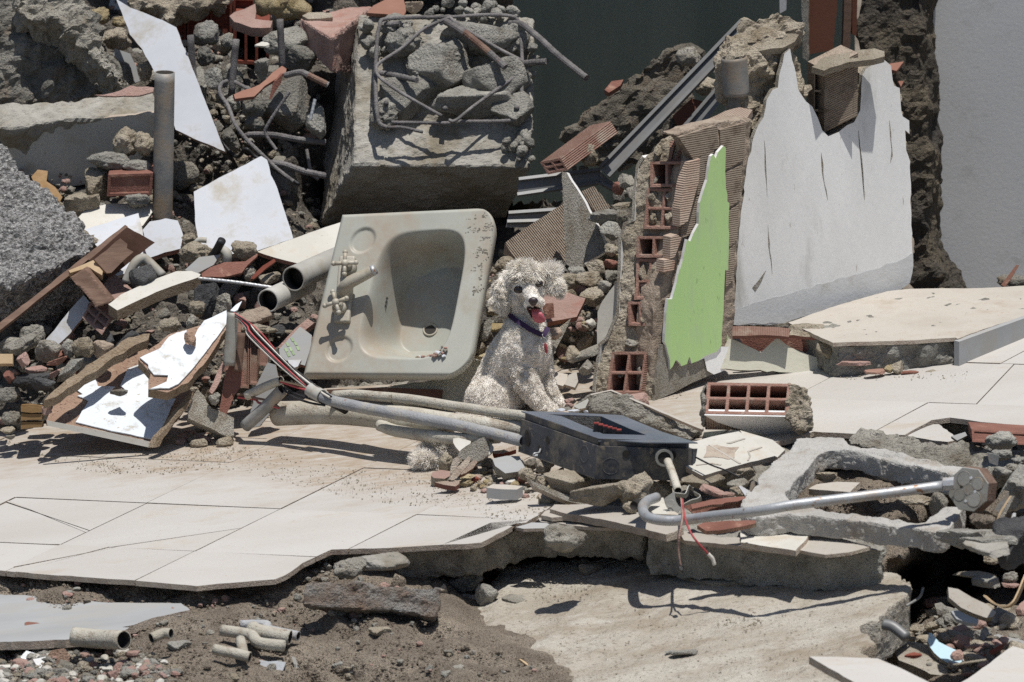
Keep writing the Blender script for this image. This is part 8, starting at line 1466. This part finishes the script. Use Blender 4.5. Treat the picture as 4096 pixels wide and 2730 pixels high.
stuff_mesh('crumbs', 'dusty crumbs and splinters filling the gaps of the left pile', moundpts(lp, 1500, .005, .020), ['mortar', 'mortar_grey', 'concrete', 'mortar', 'pink_brick', 'concrete_dark', 'mortar'])
stuff_mesh('crumbs', 'dusty crumbs filling the gaps around the dog', moundpts([(1880, 1050), (2480, 980), (2440, 1400), (2380, 1640), (1850, 1640), (1850, 1500)], 700, .004, .016), ['mortar', 'mortar_grey', 'mortar', 'mortar_yellow', 'pink_brick'])
stuff_mesh('crumbs', 'dark crumbs in the hollows at the top of the pile', moundpts([(-20, -20), (2000, -20), (1300, 100), (1280, 560), (700, 500), (-20, 560)], 700, .006, .024), ['concrete', 'concrete_dark', 'mortar_grey', 'brick_web'])
def gravel(name, label, polys, n, smin, smax, mt, mode):
    V = []; F = []
    octa = np.array([(1, 0, 0), (-1, 0, 0), (0, 1, 0), (0, -1, 0), (0, 0, 1), (0, 0, -1)], float); of = [(0, 2, 4), (2, 1, 4), (1, 3, 4), (3, 0, 4), (2, 0, 5), (1, 2, 5), (3, 1, 5), (0, 3, 5)]
    for poly, wgt in polys:
        xs = [p[0] for p in poly]; ys = [p[1] for p in poly]; m = int(n * wgt); cand = []
        while len(cand) < m:
            x, y = RR.uniform(min(xs), max(xs)), RR.uniform(min(ys), max(ys))
            if inpoly(x, y, poly) and vnoise(np.array([[x / 60, y / 30, 1.0]]))[0] > RR.uniform(-1.1, .6): cand.append((x, y))
        A = np.array(cand)
        if mode == 'floor': pts = np.array([tuple(G(x, y, .001)) for x, y in cand])
        elif mode == 'pave': pts = np.array([tuple(GP(x, y, .002)) for x, y in cand])
        else: pts = ground_pts(A[:, 0], A[:, 1])
        for p in pts:
            s = smin + (smax - smin) * RR.random() ** 3; b = len(V); R3 = _rng.normal(size=3) * .35 + 1
            th = RR.uniform(0, 3.14); c_, s_ = math.cos(th), math.sin(th)
            o = octa * R3 * (1, 1, .6) * s; o = np.stack([o[:, 0] * c_ - o[:, 1] * s_, o[:, 0] * s_ + o[:, 1] * c_, o[:, 2]], 1)
            V += (p + o + (0, 0, s * .2)).tolist(); F += [[i + b for i in f] for f in of]
    o = mesh_obj(name, V, F, mt, center=False); tag(o, label, kind='stuff'); return o
near = [(-50, 1740), (250, 1800), (620, 1800), (1000, 1790), (1500, 1890), (2000, 1960), (2100, 2060), (1500, 2010), (900, 1880), (400, 1900), (-50, 1800)]
gravel('grit', 'fine beige grit strewn on the floor tiles at the foot of the pile', [(near, .6), ([(700, 1760), (1000, 1790), (900, 1850), (600, 1830)], .1), ([(380, 1860), (760, 1870), (720, 1900), (500, 1895)], .05), ([(1900, 2050), (2200, 2020), (2150, 2080), (1990, 2085)], .05), ([(2600, 1610), (2900, 1400), (2950, 1420), (2700, 1600)], .06), ([(3250, 1480), (3900, 1480), (3850, 1530), (3400, 1520)], .06), ([(1500, 1880), (2100, 1900), (2300, 2010), (1900, 2000)], .15)], 4200, .0006, .0026, 'mortar', 'floor')
gravel('pebbles', 'crumbly dirt and pebbles in front of the broken floor', [([(-50, 2320), (1100, 2345), (1300, 2260), (1700, 2330), (1750, 2500), (2050, 2560), (2300, 2740), (-50, 2740)], .75), ([(3540, 2250), (4096, 2250), (4096, 2730), (3560, 2730)], .12), ([(3300, 1900), (3650, 1960), (3700, 2080), (3200, 2020)], .05), ([(3620, 1750), (4096, 1750), (4096, 2150), (3800, 2100)], .08)], 11000, .0012, .0048, 'dirt', 'ground')
gravel('grit', 'small pale chips in the rubble at the bottom left', [([(-50, 2500), (400, 2530), (560, 2600), (700, 2740), (-50, 2740)], .6), ([(1230, 2230), (1900, 2210), (1850, 2330), (1300, 2320)], .2), ([(3600, 2400), (4096, 2450), (4000, 2730), (3600, 2650)], .2)], 3600, .0018, .008, 'mortar_grey', 'ground')
gravel('grit', 'brown grit drifted on the beige pavement', [([(2050, 2260), (2700, 2260), (2600, 2360), (2300, 2420), (2050, 2400)], .45), ([(2500, 2280), (3300, 2290), (3350, 2340), (2500, 2340)], .15), ([(2850, 2470), (3050, 2470), (3050, 2530), (2850, 2530)], .1), ([(1900, 2440), (3400, 2440), (3400, 2720), (2200, 2720)], .3)], 2600, .0007, .0030, 'mortar', 'pave')
run_jobs()
# ================================================================ the dog
dog = empty('dog', P(2100, 1690, 0), 'white curly poodle with a purple collar sitting in the rubble, panting with its tongue out', 'dog')
DU = .4466 / SPX
def dp(x, y, Y): return P(*q('D', (x, y))[0], Y)
parts = []
X3 = (Vector((1, 0, 0)), Vector((0, CP, -SP)), Vector((0, SP, CP)))
def ell(x, y, Y, rx, ry, rz, tilt=0.0):
    b = X3
    if tilt:
        c, s = math.cos(tilt), math.sin(tilt); b = (X3[0] * c + X3[2] * s, X3[1], X3[2] * c - X3[0] * s)
    parts.append(ball(dp(x, y, Y), DU, (rx, rz, ry), b))
def limb(*pts):
    for i in range(len(pts) - 1):
        a, b = pts[i], pts[i + 1]; n = max(3, int(math.hypot(a[0] - b[0], a[1] - b[1]) / 16))
        for k in range(n + 1):
            t = k / n; r = a[3] + (b[3] - a[3]) * t
            parts.append(ball(dp(a[0] + (b[0] - a[0]) * t, a[1] + (b[1] - a[1]) * t, a[2] + (b[2] - a[2]) * t), DU * r, sub=2))
ell(722, 300, .0, 152, 165, 150); ell(712, 222, .0, 152, 112, 140); ell(640, 420, .0, 85, 100, 110); ell(800, 380, -.005, 95, 90, 100)
limb((745, 350, -.025, 78), (775, 410, -.055, 66), (792, 452, -.075, 55)); ell(752, 492, -.058, 46, 46, 60); ell(845, 470, -.056, 40, 46, 55)
limb((700, 480, .0, 75), (770, 560, -.02, 50), (815, 610, -.035, 40)); ell(700, 520, .0, 110, 80, 100)
limb((575, 230, .015, 62), (520, 330, .005, 80), (498, 430, .0, 86), (520, 500, .0, 50))
limb((870, 205, .015, 48), (935, 240, .01, 60), (980, 310, .0, 64), (1015, 365, .0, 42))
limb((700, 470, .03, 125), (735, 610, .02, 150), (715, 740, .01, 205)); ell(800, 700, .0, 105, 110, 100)
limb((715, 760, .01, 215), (705, 880, .01, 258), (650, 1000, .03, 285), (560, 1120, .05, 262)); ell(830, 840, .0, 125, 150, 150)
limb((560, 1120, .05, 262), (490, 1260, .06, 262), (405, 1400, .06, 255)); ell(430, 1340, .0, 245, 225, 210); ell(560, 1230, .01, 160, 220, 180)
limb((250, 1490, -.02, 100), (330, 1520, -.05, 75), (520, 1540, -.07, 62))
limb((690, 1060, -.02, 135), (735, 1200, -.045, 106), (800, 1310, -.055, 88), (880, 1395, -.065, 66), (950, 1432, -.075, 52))
for dx, dy in ((965, 1442), (985, 1430), (940, 1448)): ell(dx, dy, -.085, 26, 20, 34)
limb((850, 980, .02, 120), (885, 1120, .02, 82), (905, 1230, .01, 72), (960, 1320, .0, 70), (1010, 1375, -.01, 56), (1040, 1392, -.02, 42))
for dx, dy in ((1075, 1395), (1058, 1378), (1040, 1405)): ell(dx, dy, -.03, 24, 20, 32)
limb((830, 960, .0, 90), (800, 1060, .01, 80), (740, 1150, .02, 90))
V, F = joinVF(parts)
body = solid('body', V, F, 'fur_skin', .0045, .0018, 40, parent=dog, smooth_it=5, lumps=0)
run_jobs()
body.data.polygons.foreach_set('use_smooth', [True] * len(body.data.polygons))
parts = []
t0 = dp(160, 1545, .0); t1 = P(1740, 1800, -.33)
for k in range(14):
    t = k / 13; p = (t0 * (1 - t) ** 2 + P(1790, 1740, -.16) * 2 * t * (1 - t) + t1 * t * t); parts.append(ball(p, .014 + .004 * t, sub=2))
parts += [ball(P(1750, 1808, -.40), .030, (1.3, 1, .8), sub=3), ball(P(1705, 1840, -.46), .020, (1.5, 1, .7), sub=3), ball(P(1790, 1790, -.36), .030, sub=3)]
V, F = joinVF(parts); tail = solid('tail', V, F, 'fur_skin', .005, .002, 40, parent=dog, smooth_it=4, lumps=0)
run_jobs()
def bvh(o):
    me = o.data; base = WLOC[o.name]; return BVHTree.FromPolygons([Vector(v.co) + base for v in me.vertices], [tuple(p.vertices) for p in me.polygons])
bb_ = bvh(body)
def surf(x, y, code='D'):
    px_, py_ = q(code, (x, y))[0]; d = ray(px_, py_).normalized(); h = bb_.ray_cast(CAM, d); return (h[0], h[1]) if h[0] else (P(px_, py_, 0), Vector((0, -1, 0)))
def fur(name, o, n, lenf, dirf, mt, parent, width=.0015, seed=1, segs=3, seltest=None):
    me = o.data; me.calc_loop_triangles(); base = np.array(WLOC[o.name]); T = np.empty(len(me.loop_triangles) * 3, int); me.loop_triangles.foreach_get('vertices', T); T = T.reshape(-1, 3)
    co = np.empty(len(me.vertices) * 3); me.vertices.foreach_get('co', co); co = co.reshape(-1, 3) + base
    no = np.empty(len(me.vertices) * 3); me.vertices.foreach_get('normal', no); no = no.reshape(-1, 3)
    A, B, C = co[T[:, 0]], co[T[:, 1]], co[T[:, 2]]; ar = np.linalg.norm(np.cross(B - A, C - A), axis=1)
    cen = (A + B + C) / 3; keep = np.ones(len(ar)) if seltest is None else seltest(cen).astype(float); pr = ar * keep; pr /= pr.sum()
    rs = np.random.RandomState(seed); t = rs.choice(len(T), n, p=pr); r1, r2 = rs.rand(n), rs.rand(n); s_ = np.sqrt(r1)
    u = 1 - s_; v = s_ * (1 - r2); w_ = s_ * r2
    p = A[t] * u[:, None] + B[t] * v[:, None] + C[t] * w_[:, None]; nn = no[T[t, 0]] * u[:, None] + no[T[t, 1]] * v[:, None] + no[T[t, 2]] * w_[:, None]
    nn /= np.linalg.norm(nn, axis=1)[:, None] + 1e-9
    L_ = lenf(p) * rs.uniform(.65, 1.2, n); d = dirf(p, nn, rs); d /= np.linalg.norm(d, axis=1)[:, None]
    fl_ = np.stack([fbm(p, 95, 2, 31), fbm(p, 95, 2, 41), fbm(p, 95, 2, 51)], 1)
    side = np.cross(d, rs.normal(size=(n, 3))); side /= np.linalg.norm(side, axis=1)[:, None] + 1e-9
    pts = []; cur = p - nn * .001; dd = d.copy()
    for k in range(segs + 1):
        pts.append(cur); dd = dd + fl_ * .55 + rs.normal(size=(n, 3)) * .10; dd /= np.linalg.norm(dd, axis=1)[:, None]; cur = cur + dd * (L_ / segs)[:, None]
    Vs = []
    for k in range(segs + 1):
        wd = width * (1 - .75 * k / segs); Vs.append(pts[k] + side * wd / 2); Vs.append(pts[k] - side * wd / 2)
    Vs = np.stack(Vs, 1).reshape(-1, 3); m = 2 * (segs + 1)
    fb = np.array([[2 * k, 2 * k + 1, 2 * k + 3, 2 * k + 2] for k in range(segs)]); Fs = (np.arange(n)[:, None, None] * m + fb[None]).reshape(-1, 4)
    me2 = bpy.data.meshes.new(name); c = Vs.mean(0); me2.vertices.add(len(Vs)); me2.vertices.foreach_set('co', (Vs - c).ravel())
    me2.loops.add(len(Fs) * 4); me2.loops.foreach_set('vertex_index', Fs.ravel()); me2.polygons.add(len(Fs)); me2.polygons.foreach_set('loop_start', np.arange(len(Fs)) * 4)
    me2.update(); me2.validate(); me2.materials.append(M[mt]); o2 = bpy.data.objects.new(name, me2); COL.objects.link(o2); o2.parent = parent; o2.location = Vector(c) - WLOC[parent.name]; o2['kind'] = 'stuff'
    return o2
def dcoord(p):
    rel = p - np.array(CAM)[None]; f = rel @ np.array(FWD); px_ = 2048 + rel @ np.array(RIGHT) / f * DIST * SPX; py_ = 1365 - rel @ np.array(UP) / f * DIST * SPX
    return (px_ - 1780) / .4466, (py_ - 1000) / .4466
def zones(p):
    x, y = dcoord(p)
    muzz = ((x - 785) ** 2 / 105 ** 2 + (y - 440) ** 2 / 115 ** 2) < 1
    face = ((x - 725) ** 2 / 175 ** 2 + (y - 420) ** 2 / 165 ** 2) < 1
    earL = (x < 590) & (y < 600); earR = (x > 890) & (y < 430); top = (y < 285) & ~earL & ~earR
    return x, y, muzz, face, earL, earR, top
def lf(p):
    x, y, muzz, face, eL, eR, top = zones(p)
    L_ = np.full(len(p), .0056); L_[top] = .012; L_[eL | eR] = .018; L_[face & ~top] = .005; L_[muzz] = .0035
    L_[(y > 1050) & (x > 600)] = .0085
    for ex, ey in ((662, 356), (834, 301)):
        de = np.hypot((x - ex) / 1.25, y - ey - 2); L_ = np.where(de < 52, .0008, L_); L_ = np.where((np.abs(x - ex) < 75) & (y < ey) & (y > ey - 75), np.minimum(L_, .006), L_)
    L_[np.hypot(x - 790, y - 452) < 52] = .001
    return L_
def df(p, nn, rs):
    x, y, muzz, face, eL, eR, top = zones(p)
    d = nn + np.array([0, 0, -.35])[None] + rs.normal(size=nn.shape) * .28
    d[eL] = nn[eL] * .45 + np.array([-.12, -.1, -1.0]) + rs.normal(size=(eL.sum(), 3)) * .15
    d[eR] = nn[eR] * .5 + np.array([.55, -.1, -.7]) + rs.normal(size=(eR.sum(), 3)) * .2
    d[muzz] = nn[muzz] * .35 + np.array([-.1, .2, .3]) + rs.normal(size=(muzz.sum(), 3)) * .15
    return d
fur('fur', body, 130000, lf, df, 'fur', dog, seed=3)
fur('fur', body, 16000, lambda p: np.full(len(p), .017), df, 'fur_cream', dog, seed=8, seltest=lambda c: (lambda z: (z[4] | z[5] | z[6]))(zones(c)))
fur('fur', body, 1300, lambda p: np.full(len(p), .034), lambda p, nn, rs: nn * .3 + np.array([.55, 0, .75]) + rs.normal(size=nn.shape) * .3, 'fur', dog, seed=12, segs=5, width=.0010,
    seltest=lambda c: (lambda x, y: (x > 870) & (y < 235))(*dcoord(c)))
fur('fur', tail, 26000, lambda p: np.full(len(p), .022), lambda p, nn, rs: nn + rs.normal(size=nn.shape) * .4, 'fur', dog, seed=14)
for (x, y, sx, sy) in ((662, 356, 34, 22), (834, 301, 32, 21)):
    p, n_ = surf(x, y); f = (n_ + Vector((0, -1.2, .3))).normalized()
    V, F = ball(p + f * .003, DU, (sx + 12, 20, sy + 12), (RIGHT, -f, f.cross(RIGHT).normalized())); e_ = mesh_obj('eyelid', V, F, 'mouth', dog, smooth=True)
    V, F = ball(p + f * .0075, DU, (sx * .95, 20, sy * 1.25), (RIGHT, -f, f.cross(RIGHT).normalized())); mesh_obj('eye', V, F, 'eye', dog, smooth=True)
p, n_ = surf(790, 452); f = Vector((-.0, -.97, .05)).normalized(); nc = p + f * .008
pr_ = [ball(nc, DU, (44, 34, 34), (RIGHT, -f, Vector((0, 0, 1)))), ball(nc + Vector((0, .002, -.006)), DU, (30, 30, 30))]
V, F = joinVF(pr_); nose = mesh_obj('nose', V, F, 'nose', dog, smooth=True)
for sx in (-1, 1):
    V, F = ball(nc + f * .0085 + Vector((sx * .0055, 0, -.0022)), .0022, (1.1, .6, .9)); mesh_obj('nostril', V, F, 'hole_shade', nose, smooth=True)
mp, _ = surf(800, 540); my = min(mp.y, dp(800, 540, -.05).y)
V, F = ball(dp(798, 545, my + .006), DU, (50, 30, 42), X3); mesh_obj('mouth', V, F, 'mouth', dog, smooth=True)
for (a_, b_) in (((738, 525), (780, 600)), ((735, 520), (800, 515)), ((800, 512), (855, 520))):
    W = [surf(*a_)[0] + Vector((0, -.003, 0)), surf((a_[0] + b_[0]) / 2, (a_[1] + b_[1]) / 2)[0] + Vector((0, -.004, 0)), surf(*b_)[0] + Vector((0, -.003, 0))]
    V, F, _ = tube_geo(smooth_path(W, 5), .0026, 8); mesh_obj('lip', V, F, 'mouth', dog, smooth=True)
ty = my - .012
tp = [(808, 530, ty + .010, 34), (822, 560, ty - .004, 44), (836, 600, ty - .006, 54), (846, 632, ty - .004, 52), (850, 655, ty, 38)]
V = []; F = []; path = smooth_path([dp(x, y, Y) for x, y, Y, r in tp], 5); rad = [Vector((r, 0, 0)) for *_, r in tp]; rads = smooth_path(rad, 5); n = len(path); sg = 18
for i, (p, r) in enumerate(zip(path, rads)):
    w_ = r.x * DU; endf = 1.0 if i < n - 2 else .5
    for k in range(sg):
        a = 6.2832 * k / sg; gx = math.cos(a); gy = math.sin(a)
        V.append(p + RIGHT * gx * w_ * endf + Vector((0, 1, .1)) * (gy * .0042 + .0035 * (1 - min(1, abs(gx) * 2.2)) * (1 if gy < 0 else 0)))
for i in range(n - 1):
    for k in range(sg): F.append((i * sg + k, i * sg + (k + 1) % sg, (i + 1) * sg + (k + 1) % sg, (i + 1) * sg + k))
F += [list(range(sg))[::-1], [(n - 1) * sg + k for k in range(sg)]]
mesh_obj('tongue', V, F, 'tongue', dog, smooth=True)
W = []
for (x, y) in [(596, 598), (640, 640), (700, 680), (760, 716), (820, 748), (865, 768), (885, 735), (893, 706)]:
    p, n_ = surf(x, y); W.append(p + n_ * .0075)
path = smooth_path(W, 6); V = []; F = []
for i, p in enumerate(path):
    t = (path[min(i + 1, len(path) - 1)] - path[max(i - 1, 0)]).normalized(); ou_ = (CAM - p).normalized(); b = t.cross(ou_).normalized(); ou_ = b.cross(t)
    for (a, c) in ((-1, 0), (-1, 1), (1, 1), (1, 0)): V.append(p + b * a * .0062 + ou_ * c * .003)
for i in range(len(path) - 1):
    for k in range(4): F.append((i * 4 + k, i * 4 + (k + 1) % 4, (i + 1) * 4 + (k + 1) % 4, (i + 1) * 4 + k))
F += [(3, 2, 1, 0), tuple((len(path) - 1) * 4 + k for k in range(4))]
colr = mesh_obj('collar', V, F, 'collar', dog)
cp_, cn = surf(872, 770)
rc = dp(882, 815, cp_.y - .014)
V, F = torus(rc, Vector((.2, -1, .2)), .0078, .0011, 28, 8); mesh_obj('ring', V, F, 'zinc', colr, smooth=True)
V, F = torus(dp(878, 770, cp_.y - .012), Vector((1, -.3, .2)), .004, .001, 20, 6); mesh_obj('ring', V, F, 'zinc', colr, smooth=True)
a_, b_ = dp(897, 832, cp_.y - .017), dp(912, 930, cp_.y - .017)
V, F = ball((a_ + b_) / 2, 1, (.0045, .004, .0145), ((b_ - a_).cross(Vector((0, 1, 0))).normalized(), Vector((0, 1, 0)), (b_ - a_).normalized())); mesh_obj('tag', V, F, 'tag_red', colr, smooth=True)
